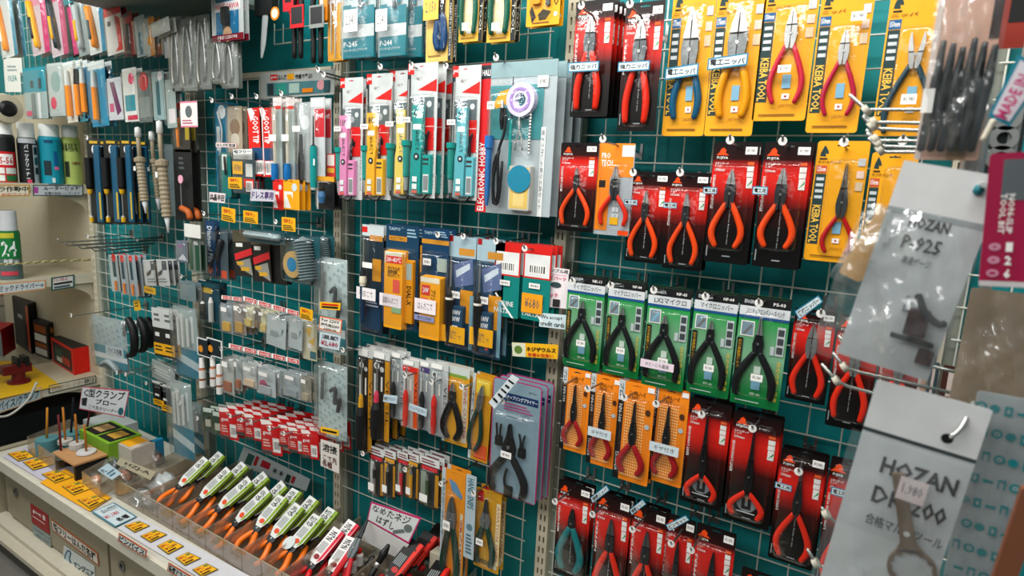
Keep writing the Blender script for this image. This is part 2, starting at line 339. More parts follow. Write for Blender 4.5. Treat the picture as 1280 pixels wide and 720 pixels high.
def gp(name, x0, y0, x1, yb, d, label, cat, base, items=(), parts=(), back=0, step=(0, .02, .0), group=None, roll=0, yaw=0, slot=True, r=.003, th=.0012, cardname='backing_card', backlabel=None):
    p = Pack(name, x0, y0, x1, yb, d, label, cat, group, roll, yaw, card=H_(base), slot=slot, r=r, th=th)
    for it in items:
        k, a = it[0], it[1:]
        if k == 'r': p.r(*a[:4], H_(a[4]))
        elif k == 't': p.t(a[0], *a[1:5], H_(a[5]) if len(a) > 5 else K_, a[6] if len(a) > 6 else 0, a[7] if len(a) > 7 else .02)
        elif k == 'd': p.disc(a[0], a[1], a[2], H_(a[3]))
        elif k == 'b': p.bars(*a[:4], n=7)
        elif k == 'l': p.lines(*a[:4], a[4], H_(a[5]))
        elif k == 'p': p.b.add([(p.X(u), p.Y(0 if i else None), p.Z(v)) for i, (u, v) in enumerate(a[0])] if 0 else [(p.X(u), -.00025-.00012*(p.L+1), p.Z(v)) for u, v in a[0]], [tuple(range(len(a[0])))], H_(a[1])); p.L += 1
    p.card(cardname)
    for it in parts:
        k, a = it[0], it[1:]; b = MB()
        if k == 'lathe':                        # name, u, y, [(v, radius in m, colour)]
            _, nm, u, y, prof = it; b.lathe(p.X(u), -y, [(p.Z(v), rr, c if not isinstance(c, str) else mat(c, .35)) for v, rr, c in prof][::-1] if 0 else [(p.Z(v), rr, c if not isinstance(c, str) else mat(c, .35)) for v, rr, c in prof], 10); b.obj(nm, p.root)
        elif k == 'tube':
            _, nm, pts, rr, c = it; b.tube([(p.X(u), -y, p.Z(v)) for u, v, y in pts], rr, H_(c), 8, 1, 4); b.obj(nm, p.root)
        elif k == 'box':                        # name, u0, v0, u1, v1, depth, colour, prints on the front
            _, nm, u0, v0, u1, v1, dp, c, *e = it; x0_, x1_, z0_, z1_ = p.X(u0), p.X(u1), p.Z(v1), p.Z(v0)
            q = min(.003, (x1_-x0_)*.2); b.prism(b.rrect(x0_, x1_, z0_, z1_, q, 2), -dp, -.0006, H_(c), None, .03)
            for n_, i_ in enumerate(e[0] if e else ()):
                y = -dp-.0003*(n_+1); f = lambda uu, vv: (x0_+(x1_-x0_)*uu, z1_-(z1_-z0_)*vv)
                a0, b0 = f(i_[-5] if i_[0] == 'r' else i_[2], i_[-4] if i_[0] == 'r' else i_[3]), f(i_[-3] if i_[0] == 'r' else i_[4], i_[-2] if i_[0] == 'r' else i_[5])
                if i_[0] == 'r': b.rect(a0[0], b0[0], b0[1], a0[1], y, H_(i_[5]))
                else: b.text(i_[1], a0[0], b0[0], b0[1], a0[1], y, H_(i_[6]), i_[7] if len(i_) > 7 else 0, .015)
            b.obj(nm, p.root)
        elif k == 'strap':                      # a bent paper wrap: name, [(u centre, v)], half width, y, colour, prints
            _, nm, cl, hw, y, c, e = it; vs = []
            for u, v in cl: vs += [(p.X(u-hw), -y, p.Z(v)), (p.X(u+hw), -y, p.Z(v)), (p.X(u+hw), -y+.012, p.Z(v)), (p.X(u-hw), -y+.012, p.Z(v))]
            n = len(cl); b.add(vs, [(4*i+j, 4*i+(j+1) % 4, 4*i+4+(j+1) % 4, 4*i+4+j) for i in range(n-1) for j in range(4)]+[(0, 1, 2, 3), tuple(4*n-4+j for j in range(4))], H_(c))
            for n_, i_ in enumerate(e):
                yy = -y-.0003*(n_+1)
                if i_[0] == 'r': b.rect(p.X(i_[1]), p.X(i_[3]), p.Z(i_[4]), p.Z(i_[2]), yy, H_(i_[5]))
                elif i_[0] == 'd': b.disc(p.X(i_[1]), p.Z(i_[2]), i_[3]*p.W, yy, H_(i_[4]), 14)
                else: b.text(i_[1], p.X(i_[2]), p.X(i_[4]), p.Z(i_[5]), p.Z(i_[3]), yy, H_(i_[6]), i_[7] if len(i_) > 7 else 0, .015)
            b.obj(nm, p.root)
        elif k == 'ring': _, nm, u, v, r0, r1, dp, c = it; b.ring(p.X(u), p.Z(v), r0*p.W, r1*p.W, -dp, -.0006, H_(c)); b.obj(nm, p.root)
        elif k == 'blis': p.blister(*a[:4], a[4] if len(a) > 4 else .014, *( [a[5]] if len(a) > 5 else []))
        elif k == 'stk': p.sticker(*a[:4], y=-(a[4] if len(a) > 4 else .016), txt=a[5] if len(a) > 5 else '¥980', m=H_(a[6]) if len(a) > 6 else None, name=a[7] if len(a) > 7 else 'price_sticker')
        elif k == 'pl':
            o = dict(cu=.5, zt=.2, zp=.45, ze=.9, w=.1, hw=.32, ew=.24, kind='nipper', tip=CHROME, body=DARKST, grip=REDH, rr=.05, ang=0, cut=.35, y=-.007); o.update(a[0])
            pliers(p.root, p.X(o['cu']), p.Z(o['zt']), p.Z(o['zp']), p.Z(o['ze']), o['w']*p.W, o['hw']*p.W, o['ew']*p.W, o['kind'], o['tip'], o['body'], o['grip'], o['rr']*p.W, o['y'], o['cut'], o['ang'])
    stackup(p, back, step, backlabel or short(label), group)
    return p
# ------------------------------------------------------------------ setting
TEAL = mat('0e8286', .5, 0, 'teal_board')
def simple(name, x0, x1, y0, y1, z0, z1, m): b = MB(); b.box(x0, x1, y0, y1, z0, z1, m); return b.obj(name)
struct(simple('floor', -6, 2.5, -5, .3, -.05, 0, mat('6d6a63', .5)))
struct(simple('wall_back', -4.84, 1.2, .042, .06, .2, 3.4, TEAL))
struct(simple('wall_left', -4.9, -4.85, -5, .06, 0, 3.4, mat('cfc6b2', .6)))
# slotted uprights
SLOT = mat('1a2324', .6)
up_l = ['slotted ivory upright at the right end of the wall behind the hanging clear bags', 'slotted ivory upright between the red plier packs and the ring plier pack', 'slotted ivory upright left of the row of soldering irons', 'slotted ivory upright left of the red desoldering braid packs', 'slotted ivory upright beside the curved white shelves']
for n in range(5):
    X = -.9*n; root = empty('slotted_upright', (X, 0, 0), up_l[n], 'upright', 'slotted uprights')
    b = MB(); wd = .037
    b.box(0, .0085, -.006, .04, 0, 3.3, IVORY); b.box(wd-.0085, wd, -.006, .04, 0, 3.3, IVORY); b.box(.0145, .0225, -.006, .04, 0, 3.3, IVORY)
    z = .3
    while z < 3.3:
        for a, c in ((.0085, .0145), (.0225, wd-.0085)): b.box(a, c, -.006, -.002, z, z+.016, IVORY)
        z += .036
    b.box(.007, wd-.007, .03, .038, 0, 3.3, SLOT); b.obj('channel', root)
    b = MB(); b.box(wd, wd+.022, .012, .04, 0, 3.3, GREYP); b.obj('flange', root)
# wire grids of 5 bays
CW, CH = .07156, .06909
gl = ['wire grid carrying the red, yellow and green plier packs', 'wire grid carrying the soldering irons and the ring plier pack', 'wire grid behind the red braid packs and the pliers bins', 'wire grid behind the cutters and teal bags next to the white shelves']
ZT = {2: at(310, 97, 0).z, 4: 9}; ZB4 = at(30, 118, 0).z
for n in range(-1, 5):
    x0 = -.9*(n+1)+.0595; ztop = min(3.35, ZT.get(n, 9)); zlow = ZB4 if n == 4 else .45
    b = MB(); r = .0022
    for k in range(12): b.tube([(k*CW, 0, zlow), (k*CW, 0, ztop)], r, WIRE, 6, 1, 1, curve=False)
    for k in range(-20, 20):
        z = ZO-k*CH
        if zlow < z < ztop: b.tube([(-.012, -.003, z), (11*CW+.012, -.003, z)], r, WIRE, 6, 1, 1, curve=False)
    o = b.obj('wire_grid'); o.location = (x0, 0, 0)
    tag(o, 'wire grid high on the left above the spray can shelf' if n == 4 else gl[n] if n >= 0 else 'wire grid at the far right behind the clear bags', 'wire grid')

b = MB(); b.box(-2.66, -1.81, -.008, .03, ZT[2]-.004, ZT[2]+.016, IVORY); o = b.obj('grid_rail'); tag(o, 'ivory rail along the top of the grid, left of the grey information board', 'rail')
b = MB(); P = [at(343, 30, .02), at(343, 56, .02), at(411, 47, .02), at(411, 18, .02)]; o0 = P[0]
b.tube([p-o0 for p in P], .003, WIRE, 6, 1, 1, curve=False); b.tube([at(354, 30, .02)-o0, at(354, 54, .02)-o0], .002, WIRE, 6, 1, 1, curve=False); b.tube([at(343, 38, .02)-o0, at(411, 29, .02)-o0], .002, WIRE, 6, 1, 1, curve=False)
o = b.obj('wire_bracket'); o.location = o0; tag(o, 'small bent wire frame on the plain teal board behind the black-handled cutters', 'wire bracket')
# ------------------------------------------------------------------ plier packs of the right bay
RED = mat('d01f14', .35); DRED = mat('8f120c', .4); ORG = mat('ee4a12', .35); REDH = mat('e02a12', .28); CRIM = mat('b3141c', .3); YEL = mat('f0a716', .4); YEL2 = mat('f3c24a', .45)
BLU = mat('0f5a8c', .35); NAVY = mat('123a55', .4); LBL = mat('7fb4cf', .45); TEALP = mat('0f8f8c', .45); GRN = mat('1e9a44', .4); GRY = mat('8d9498', .5); LGR = mat('c4ccce', .5); PNK = mat('e98ab0', .45); HOTP = mat('d8236a', .4); ORC = mat('f5891a', .45); GOLD = mat('e9b01c', .4)
FUJI = ramp_mat('black_red_print', [(0, '0a0a0a'), (.3, '0f0908'), (.47, '3d0b08'), (.6, 'c81a12'), (.72, 'e0241a'), (.8, 'c41a13'), (.86, '2a0c0a'), (1, '0b0b0c')])
GRNP = ramp_mat('green_print', [(0, '0b6b36'), (.15, '16833f'), (.45, '7fb68f'), (.6, '6bab7c'), (.8, '229947'), (1, '128a3b')])
def fuji(x0, y0, x1, yb, d, label, size='150mm', txt='NIPPERS', kind='nipper', tip=CHROME, body=DARKST, grip=ORG, tz=.22, pz=.43, ez=.9, w=.085, hw=.34, ew=.24, rr=.052, sgn=None, back=0, stk=True, cu=.5, ang=0, cut=.35, low=None, group='black and red plier packs', blis=True, yaw=0, lowfrac=None, lid=None, cat='pliers pack'):
    p = Pack('pliers_pack', x0, y0, x1, yb, d, label, cat, group, card=FUJI, yaw=yaw)
    W, H = p.W, p.H
    # fox emblem: an orange peaked shape with the maker's name below
    a = H*.045; zx = p.X(.2); zz = p.Z(.085)
    p.b.add([(zx-a*1.1, p.Y(), zz-a*.55), (zx-a*.55, p.Y(p.L), zz), (zx-a*.35, p.Y(p.L), zz+a*.55), (zx+a*.1, p.Y(p.L), zz+a*.85), (zx+a*.6, p.Y(p.L), zz+a*.35), (zx+a*.5, p.Y(p.L), zz-a*.1), (zx+a*1.15, p.Y(p.L), zz-a*.55)], [(0, 1, 2, 3, 4, 5, 6)], ORG)
    p.t('FUJIYA', .08, .12, .33, .145, W_); p.t('スタンダード\nニッパ', .05, .165, .36, .205, W_); p.t(size, .06, .215, .28, .24, W_)
    p.t(txt, .04, .27, .10, .55, W_, 90)
    p.r(.78, .16, .92, .185, mat('e8622e')); p.r(.78, .195, .92, .235, W_); p.r(.78, .24, .92, .28, W_); p.r(.79, .285, .92, .37, W_)
    p.b.add([(p.X(.80), p.Y(), p.Z(.36)), (p.X(.91), p.Y(p.L), p.Z(.325)), (p.X(.91), p.Y(p.L), p.Z(.30))], [(0, 1, 2)], GRN)
    p.t('Five-Sense Relax on use', .485, .52, .52, .84, LGR, -90, 0); p.r(.42, .935, .6, .945, GRY); p.r(.05, .86, .075, .95, GRY)
    if low: p.disc(cu, .80, .22, mat('7f8a90')); p.disc(cu, .765, .12, mat('b7886a'), .05); p.r(cu-.2, .885, cu+.2, .895, LGR); p.b.rect(p.X(cu-.1), p.X(cu-.03), p.Z(.83), p.Z(.76), p.Y(), K_); p.b.rect(p.X(cu+.03), p.X(cu+.1), p.Z(.83), p.Z(.76), p.Y(), K_); p.b.rect(p.X(cu-.1), p.X(cu+.1), p.Z(.86), p.Z(.83), p.Y(), K_)
    p.card()
    pliers(p.root, p.X(cu), p.Z(tz), p.Z(pz), p.Z(ez), w*W, hw*W, ew*W, kind, tip, body, grip, rr*W, ang=ang, cut=cut)
    if blis: p.blister(max(.06, cu-hw-.1), tz-.05, min(.97, cu+hw+.1), min(ez+.04, .98), .016)
    if stk: p.sticker(.70, .04, .95, .10, -.0009 if blis else -.002)
    if sgn:
        b = MB(); s_ = sgn; x0_, x1_ = p.X(s_[1]), p.X(s_[3]); z0_, z1_ = p.Z(s_[4]), p.Z(s_[2]); yy = -.0175
        b.box(x0_, x1_, yy, yy+.0004, z0_, z1_, mat('2f7f9f')); q = (z1_-z0_)*.12; b.rect(x0_+q, x1_-q, z0_+q, z1_-q, yy-.0003, mat('cfdde2')); b.text(s_[0], x0_+2*q, x1_-2*q, z0_+2*q, z1_-2*q, yy-.0006, K_, 0, .02); b.obj('shelf_label', p.root)
    stackup(p, back, (.0025, .022, .0012), short(label), None)
    return p
def keiba(x0, y0, x1, yb, d, label, kind='nipper', tip=CHROME, body=STEEL, grip=CRIM, tz=.2, pz=.38, ez=.92, w=.1, hw=.33, ew=.22, rr=.05, cu=.6, sgn=None, back=0, strip='KEIBA TOOL', size='150mm', head=True, ang=0, cut=.35, stk=(.42, .56, .72, .62), jp='ニッパ', gap=0, roll=0, slot=True):
    p = Pack('pliers_pack', x0, y0, x1, yb, d, label, 'pliers pack', 'yellow plier packs', card=YEL, roll=roll, slot=slot, r=.006)
    p.r(.03, .27, .24, .86, mat('1f3a3a')); p.r(.03, .2, .24, .265, mat('c9552e') if grip in (CRIM,) else BLU); p.t(size, .05, .21, .22, .25, W_)
    p.t(strip, .05, .53, .215, .85, YEL2, -90, .02)
    for i in range(4): p.r(.06, .3+.05*i, .21, .325+.05*i, LGR)
    if head: # horse head emblem
        pts = [(.07, .125), (.09, .09), (.13, .05), (.15, .035), (.18, .05), (.22, .075), (.24, .1), (.21, .108), (.18, .1), (.19, .13)]
        p.b.add([(p.X(u), p.Y(0), p.Z(v)) for u, v in pts], [tuple(range(len(pts)))], mat('1f3a3a')); p.r(.07, .14, .22, .15, K_)
        p.t(jp, .05, .16, .5, .185, mat('7a4a10'))
    p.r(.82, .14, .96, .2, LGR); p.r(.82, .24, .96, .3, mat('e9cdbb')); p.r(.82, .33, .96, .4, mat('d9c2a0'))
    p.r(.52, .8, .66, .84, W_); p.disc(.59, .82, .022, CRIM); p.t('JAPAN', .48, .875, .72, .9, mat('a8701a'), 0, 0); p.r(.12, .95, .8, .96, mat('8a5a18'))
    p.r(.5, .66, .66, .76, LBL)
    p.card(); W = p.W
    pliers(p.root, p.X(cu), p.Z(tz), p.Z(pz), p.Z(ez), w*W, hw*W, ew*W, kind, tip, body, grip, rr*W, ang=ang, cut=cut, gap=gap)
    p.blister(max(.2, cu-hw-.08), tz-.04, min(.98, cu+hw+.08), min(ez+.03, .97), .018)
    if stk: p.sticker(*stk, y=-.019)
    if sgn:
        b = MB(); s_ = sgn; x0_, x1_ = p.X(s_[1]), p.X(s_[3]); z0_, z1_ = p.Z(s_[4]), p.Z(s_[2]); yy = -.0195; k = s_[5] if len(s_) > 5 else 0
        b.prism([(x0_, z0_-k), (x1_, z0_+k), (x1_, z1_+k), (x0_, z1_-k)], yy, yy+.0004, mat('2f7f9f')); q = (z1_-z0_)*.12
        b.add([(x0_+q, yy-.0003, z0_+q-k), (x1_-q, yy-.0003, z0_+q+k), (x1_-q, yy-.0003, z1_-q+k), (x0_+q, yy-.0003, z1_-q-k)], [(0, 1, 2, 3)], mat('cfdde2'))
        b.text(s_[0], x0_+2*q, x1_-2*q, z0_+2*q, z1_-2*q, yy-.0006, K_, 0, .02); b.obj('shelf_label', p.root)
    stackup(p, back, (0, .024, .001), short(label), None)
    return p
# top row
fuji(721, 3, 769, 146, .15, 'black and red pliers pack with red-gripped strong nippers beside the slotted upright, top row', grip=REDH, tip=CHROME, body=mat('5c6366', .35, .7), tz=.13, pz=.36, ez=.93, w=.13, hw=.27, ew=.25, rr=.072, cu=.45, sgn=('強力ニッパ', -.03, .53, .78, .615), back=3, size='200mm', stk=True)
fuji(783, 5, 832, 164, .15, 'black and red pliers pack with red-gripped nippers and a price sticker under its label', grip=REDH, body=mat('5c6366', .35, .7), tz=.13, pz=.38, ez=.93, w=.15, hw=.27, ew=.24, rr=.072, cu=.47, sgn=('強力ニッパ', -.02, .46, .8, .535), size='200mm', stk=True)
keiba(843, -14, 897, 170, .12, 'yellow pliers pack with blue-gripped side cutters and a blue-edged label', grip=mat('0f5577', .3), w=.17, hw=.3, ew=.24, rr=.068, tz=.15, pz=.42, ez=.88, cu=.52, cut=.25, sgn=('電工ニッパ', .02, .53, .8, .61, .0035), size='175mm', stk=None, body=mat('757a7a', .35, .7))
keiba(898, -16, 960, 170, .12, 'yellow pliers pack with yellow-gripped side cutters and a blue-edged label', grip=mat('eda008', .3), w=.17, hw=.29, ew=.22, rr=.068, tz=.14, pz=.38, ez=.87, cu=.53, cut=.25, sgn=('電工ニッパ', -.02, .47, .8, .55, .0035), size='175mm', stk=None, body=mat('757a7a', .35, .7))
keiba(958, -18, 1027, 151, .12, 'yellow pliers pack with pink-red grips held by a clear tie', grip=mat('c9253c', .3), w=.1, hw=.3, ew=.2, rr=.043, tz=.19, pz=.37, ez=.87, cu=.57, stk=(.42, .6, .66, .655))
keiba(1029, -16, 1096, 166, .12, 'yellow pliers pack with crimson grips next to the right end of the top row', grip=mat('b8183c', .3), w=.09, hw=.3, ew=.2, rr=.04, tz=.3, pz=.45, ez=.88, cu=.56, stk=(.62, .2, .9, .26))
keiba(1115, -12, 1192, 170, .12, 'yellow pliers pack with open-jawed cutters and navy and grey handles', grip=mat('23404c', .3), w=.1, hw=.38, ew=.34, rr=.045, tz=.29, pz=.45, ez=.98, cu=.55, stk=(.42, .72, .68, .79), gap=.22, cut=.1)
# second row
fuji(702, 178, 749, 289, .14, 'small black and red pliers pack with orange cutters, first of the second row', tz=.28, pz=.45, ez=.92, w=.06, hw=.36, ew=.3, rr=.05, size='110mm', txt='MICRO SLIM NIPPERS', back=1, cut=.5)
fuji(789, 214, 838, 328, .13, 'black and red pliers pack with orange nippers hanging right of the orange and grey pack', tz=.2, pz=.42, ez=.93, w=.075, hw=.33, ew=.25, rr=.055, size='105mm', txt='STANDARD NIPPERS', back=1, cu=.47, sgn=('電工用', -.05, .31, .3, .37))
fuji(838, 215, 889, 337, .13, 'black and red pliers pack with orange nippers, between two larger red packs and its twin', tz=.2, pz=.42, ez=.93, w=.075, hw=.33, ew=.25, rr=.055, size='125mm', txt='STANDARD NIPPERS', back=1, cu=.5, sgn=('電工用', -.04, .31, .3, .37))
fuji(894, 177, 951, 329, .14, 'large black and red pliers pack with long orange grips, under the yellow-gripped cutters', tz=.22, pz=.42, ez=.86, w=.105, hw=.34, ew=.22, rr=.06, size='150mm', txt='STANDARD NIPPERS', cu=.47, sgn=('電工用', -.12, .375, .2, .43), back=1)
fuji(957, 177, 1018, 335, .14, 'large black and red pliers pack with long orange grips, left of the narrow yellow packs', tz=.2, pz=.41, ez=.83, w=.11, hw=.34, ew=.22, rr=.06, size='150mm', txt='STANDARD NIPPERS', cu=.46, sgn=('電工用', -.13, .355, .2, .42), back=1)
keiba(1023, 176, 1089, 327, .13, 'yellow pliers pack with dark needle-nose jaws and red grips, second row', kind='long', tip=mat('5c6060', .35, .7), body=mat('4a4e4f', .35, .7), grip=CRIM, w=.1, hw=.29, ew=.2, rr=.04, tz=.18, pz=.5, ez=.92, cu=.62, size='125mm', jp='ラジオペンチ', stk=None)
keiba(1091, 190, 1150, 352, .13, 'yellow pliers pack with needle-nose pliers half behind the bag of gauges', kind='long', tip=mat('5c6060', .35, .7), body=mat('4a4e4f', .35, .7), grip=CRIM, w=.1, hw=.3, ew=.2, rr=.045, tz=.14, pz=.42, ez=.9, cu=.68, size='150mm', jp='ラジオペンチ', stk=None)
p = Pack('pliers_pack', 749, 179, 795, 294, .135, 'orange and grey pliers pack with white print and orange-gripped cutters', 'pliers pack', None, card=mat('a9b2b8'))
p.r(0.02, .0, .98, .36, ORC); p.t('PRO\nTECH', .1, .1, .42, .24, W_); p.r(.66, .02, .98, .14, W_); p.r(.05, .38, .3, .46, BLU); p.r(.02, .36, .38, .95, ORC); p.r(.08, .4, .26, .48, K_)
for i in range(3):
    for j in range(2): p.r(.5+j*.1, .62+i*.07, .58+j*.1, .67+i*.07, LGR)
p.r(.45, .8, .68, .88, GOLD); p.r(.7, .94, .98, .99, ORG); p.card()
pliers(p.root, p.X(.55), p.Z(.24), p.Z(.47), p.Z(.88), .1*p.W, .36*p.W, .3*p.W, 'nipper', CHROME, DARKST, REDH, .05*p.W); p.blister(.12, .2, .96, .93, .016)
# third row: green packs
def green(x0, y0, x1, yb, d, label, code='NP-05', jp='マイクロニッパー', kind='micro', tz=.26, pz=.41, long_=False, sg=False, back=1, pic=CHROME):
    p = Pack('pliers_pack', x0, y0, x1, yb, d, label, 'pliers pack', 'green micro nipper packs', card=GRNP)
    p.r(0.0, 0.0, 1, .085, K_); p.t('ENGINEER', .08, .028, .42, .062, LGR); p.t(code, .66, .03, .9, .06, W_); p.r(0, .085, 1, .17, mat('d5dadd')); p.t(jp, .15, .1, .9, .155, K_, 0, .01); p.r(0, .17, 1, .195, mat('1c4f86'))
    p.r(.06, .22, .34, .36, W_); p.r(.08, .23, .32, .35, mat('7d98a5')); p.b.add([(p.X(.1), p.Y(), p.Z(.34)), (p.X(.27), p.Y(p.L), p.Z(.245)), (p.X(.3), p.Y(p.L), p.Z(.27)), (p.X(.16), p.Y(p.L), p.Z(.345))], [(0, 1, 2, 3)], pic)
    p.r(.02, .38, .14, .78, K_); p.t('切れ味抜群ニッパ', .045, .4, .115, .66, GOLD, -90, 0); p.r(.03, .8, .13, .86, ORC)
    p.r(.8, .24, .96, .5, LGR)
    for i in range(3): p.r(.82, .26+.08*i, .94, .32+.08*i, mat('40464a'))
    p.t('精密作業に最適', .86, .55, .94, .92, mat('e4c84a'), -90, 0); p.r(.7, .42, .78, .5, LGR); p.r(.42, .62, .56, .69, mat('cfe0d4')); p.r(.4, .76, .58, .84, LBL); p.t('ESD safe', .4, .87, .6, .89, W_, 0, 0); p.r(.1, .955, .6, .963, LGR)
    p.card(); W = p.W
    B = mat('16181a', .3)
    o = pliers(p.root, p.X(.46), p.Z(tz), p.Z(pz), p.Z(.9), .1*W, .37*W, .35*W, 'long' if long_ else 'micro', CHROME, B, B, .066*W, cut=.42 if not long_ else .3)
    for c in o.children: pass
    p.blister(.08, tz-.05, .9, .92, .015); p.sticker(.4, .68, .64, .745, -.016)
    if sg: p.sticker(.0, .72, .8, .8, -.018, mat('e9d7e2'), 'ホビーにも最適', 'shelf_label')
    stackup(p, back, (-.002, .022, .001), short(label), None)
green(711, 342, 758, 460, .14, 'green micro nipper pack with a black clip around the jaws, next to the upright', 'NK-11')
green(762, 349, 808, 470, .14, 'green micro nipper pack whose cutters show bare silver tips, second from the upright', 'NP-04')
green(812, 357, 866, 485, .14, 'green micro nipper pack with a pink-lettered hobby label across it', 'NP-05', 'LX2マイクロ', sg=True, pic=LBL)
green(870, 363, 925, 494, .14, 'green micro nipper pack with a photo of silver jaws, right of the hobby label', 'NP-04')
green(927, 369, 991, 508, .14, 'green needle-nose pliers pack at the right end of the green row', 'PS-03', 'ミニチュアロングノーズペンチ', long_=True, tz=.17)
b = None
fuji(995, 384, 1048, 502, .13, 'black and red pliers pack with angled cutters under a tilted blue label', txt='ANGLE CUTTING NIPPERS', grip=REDH, tz=.15, pz=.38, ez=.92, w=.12, hw=.36, ew=.26, rr=.065, body=mat('8b8e8e', .35, .6), size='125mm')
fuji(1050, 392, 1106, 536, .13, 'black and red pliers pack with red grips half hidden under the bag of gauges', txt='ANGLE CUTTING NIPPERS', grip=REDH, tz=.2, pz=.4, ez=.9, w=.11, hw=.36, ew=.3, rr=.065, body=mat('8b8e8e', .35, .6), size='125mm')
fuji(1108, 400, 1160, 545, .13, 'black and red pliers pack standing furthest behind the bag of gauges', txt='ANGLE CUTTING NIPPERS', grip=REDH, tz=.2, pz=.4, ez=.9, w=.11, hw=.36, ew=.3, rr=.065, body=mat('8b8e8e', .35, .6), size='125mm')
# fourth row: orange dotted cards
def dotted(x0, y0, x1, yb, d, label, sgn=False, code='NN-100', back=0, jp='ニードルノーズ\nプライヤ'):
    p = Pack('pliers_pack', x0, y0, x1, yb, d, label, 'pliers pack', 'orange dotted plier packs', card=ORC)
    p.r(-.0, .0, .17, 1, K_); p.r(.0, .0, .17, .2, LGR); p.t('プロ', .03, .03, .14, .16, K_, -90); p.t(code, .04, .24, .13, .42, W_, -90, 0); p.t('TSUNODA', .04, .72, .13, .92, W_, -90, 0)
    y = p.Y(); D = mat('ffdc96')
    for i in range(9):
        for j in range(26):
            u = .24+.06*i; v = .2+.029*j; p.b.rect(p.X(u), p.X(u+.034), p.Z(v+.015), p.Z(v), y, D)
    p.t(jp, .3, .08, .75, .17, K_); p.disc(.85, .27, .07, mat('4a2a12'), .09); p.disc(.85, .41, .07, mat('b9c9cc')); p.r(.8, .02, .98, .07, W_); p.card(); W = p.W
    pliers(p.root, p.X(.5), p.Z(.18), p.Z(.5), p.Z(.9), .09*W, .32*W, .2*W, 'long', mat('33363a', .35, .6), mat('2a2d30', .35, .6), mat('a3141c', .35), .07*W); p.blister(.1, .14, .93, .95, .016)
    if sgn: p.sticker(.1, .56, .9, .66, -.018, mat('cfdde2'), 'ギザ付き', 'shelf_label')
    stackup(p, back, (.002, .02, .001), short(label), None)
dotted(705, 458, 740, 564, .14, 'orange dotted pliers pack next to the upright, with red grips and no label across')
dotted(740, 466, 777, 582, .14, 'orange dotted pliers pack with a toothed-jaw label, second from the upright', True, back=1)
dotted(775, 474, 821, 602, .15, 'large orange dotted pliers pack with a price sticker above its black jaws', back=1)
dotted(817, 480, 864, 604, .135, 'orange dotted pliers pack with a toothed-jaw label beside the black pliers packs', True)
LN = dict(kind='long', tip=mat('222426', .35, .5), body=mat('1a1c1e', .35, .5))
fuji(863, 496, 917, 632, .14, 'black pliers pack with a picture disc between orange grips, first of two', grip=REDH, tz=.13, pz=.55, ez=.92, w=.08, hw=.34, ew=.26, rr=.055, size='150mm', txt='BENT LONG NOSE', back=1, low=True, cu=.48, stk=False, **LN)
fuji(918, 512, 980, 655, .14, 'black pliers pack with a picture disc between orange grips, second of two', grip=REDH, tz=.13, pz=.55, ez=.92, w=.08, hw=.34, ew=.26, rr=.055, size='150mm', txt='BENT LONG NOSE', back=1, low=True, cu=.48, stk=False, **LN)
fuji(977, 559, 1037, 705, .14, 'black and red pliers pack with silver-edged long nose pliers near the ring spanner bag', grip=REDH, kind='long', tip=mat('6b7072', .3, .8), body=mat('2d3032', .35, .5), tz=.1, pz=.42, ez=.93, w=.09, hw=.36, ew=.24, rr=.06, txt='LONG NOSE PLIERS', back=1, sgn=('電工用', -.02, .28, .35, .335), cut=.55)
fuji(1040, 569, 1096, 740, .14, 'black and red pliers pack half hidden by the ring spanner bag', grip=REDH, kind='long', tip=mat('6b7072', .3, .8), body=mat('2d3032', .35, .5), tz=.1, pz=.42, ez=.93, w=.09, hw=.36, ew=.24, rr=.06, txt='LONG NOSE PLIERS', sgn=('電工用', .1, .2, .5, .26), cut=.55)
# bottom row
TG = mat('0f7377', .35)
fuji(699, 598, 741, 722, .13, 'black and red pliers pack with teal-gripped micro cutters at the foot of the upright', grip=TG, tip=K_, body=K_, tz=.25, pz=.4, ez=.9, w=.09, hw=.34, ew=.2, rr=.085, size='110mm', txt='MINI NIPPERS', back=1)
fuji(747, 613, 791, 755, .13, 'black and red pliers pack with grey-jawed red cutters right of the teal cutters', grip=REDH, tip=mat('6b7072', .3, .8), tz=.2, pz=.42, ez=.92, w=.11, hw=.36, ew=.22, rr=.075, back=1)
fuji(792, 628, 836, 770, .13, 'black and red pliers pack with white-marked hook cap over its top edge, bottom row', grip=REDH, tip=mat('6b7072', .3, .8), tz=.2, pz=.42, ez=.92, w=.11, hw=.36, ew=.22, rr=.075, back=1)
fuji(833, 640, 872, 785, .125, 'black and red pliers pack with a narrow card, behind two hook caps, bottom row', grip=ORG, tip=mat('3c4042', .3, .8), tz=.2, pz=.5, ez=.92, w=.08, hw=.36, ew=.22, rr=.065, low=True, cat='pliers pack')
fuji(872, 652, 923, 800, .125, 'black and red pliers pack at the right end of the bottom row', grip=REDH, tip=mat('3c4042', .3, .8), tz=.2, pz=.45, ez=.92, w=.08, hw=.36, ew=.22, rr=.065)
fuji(928, 707, 985, 860, .12, 'dark pliers pack whose top edge just shows at the bottom of the wall', grip=REDH, tz=.2, pz=.45, ez=.92, w=.08, hw=.36, ew=.22, rr=.065)
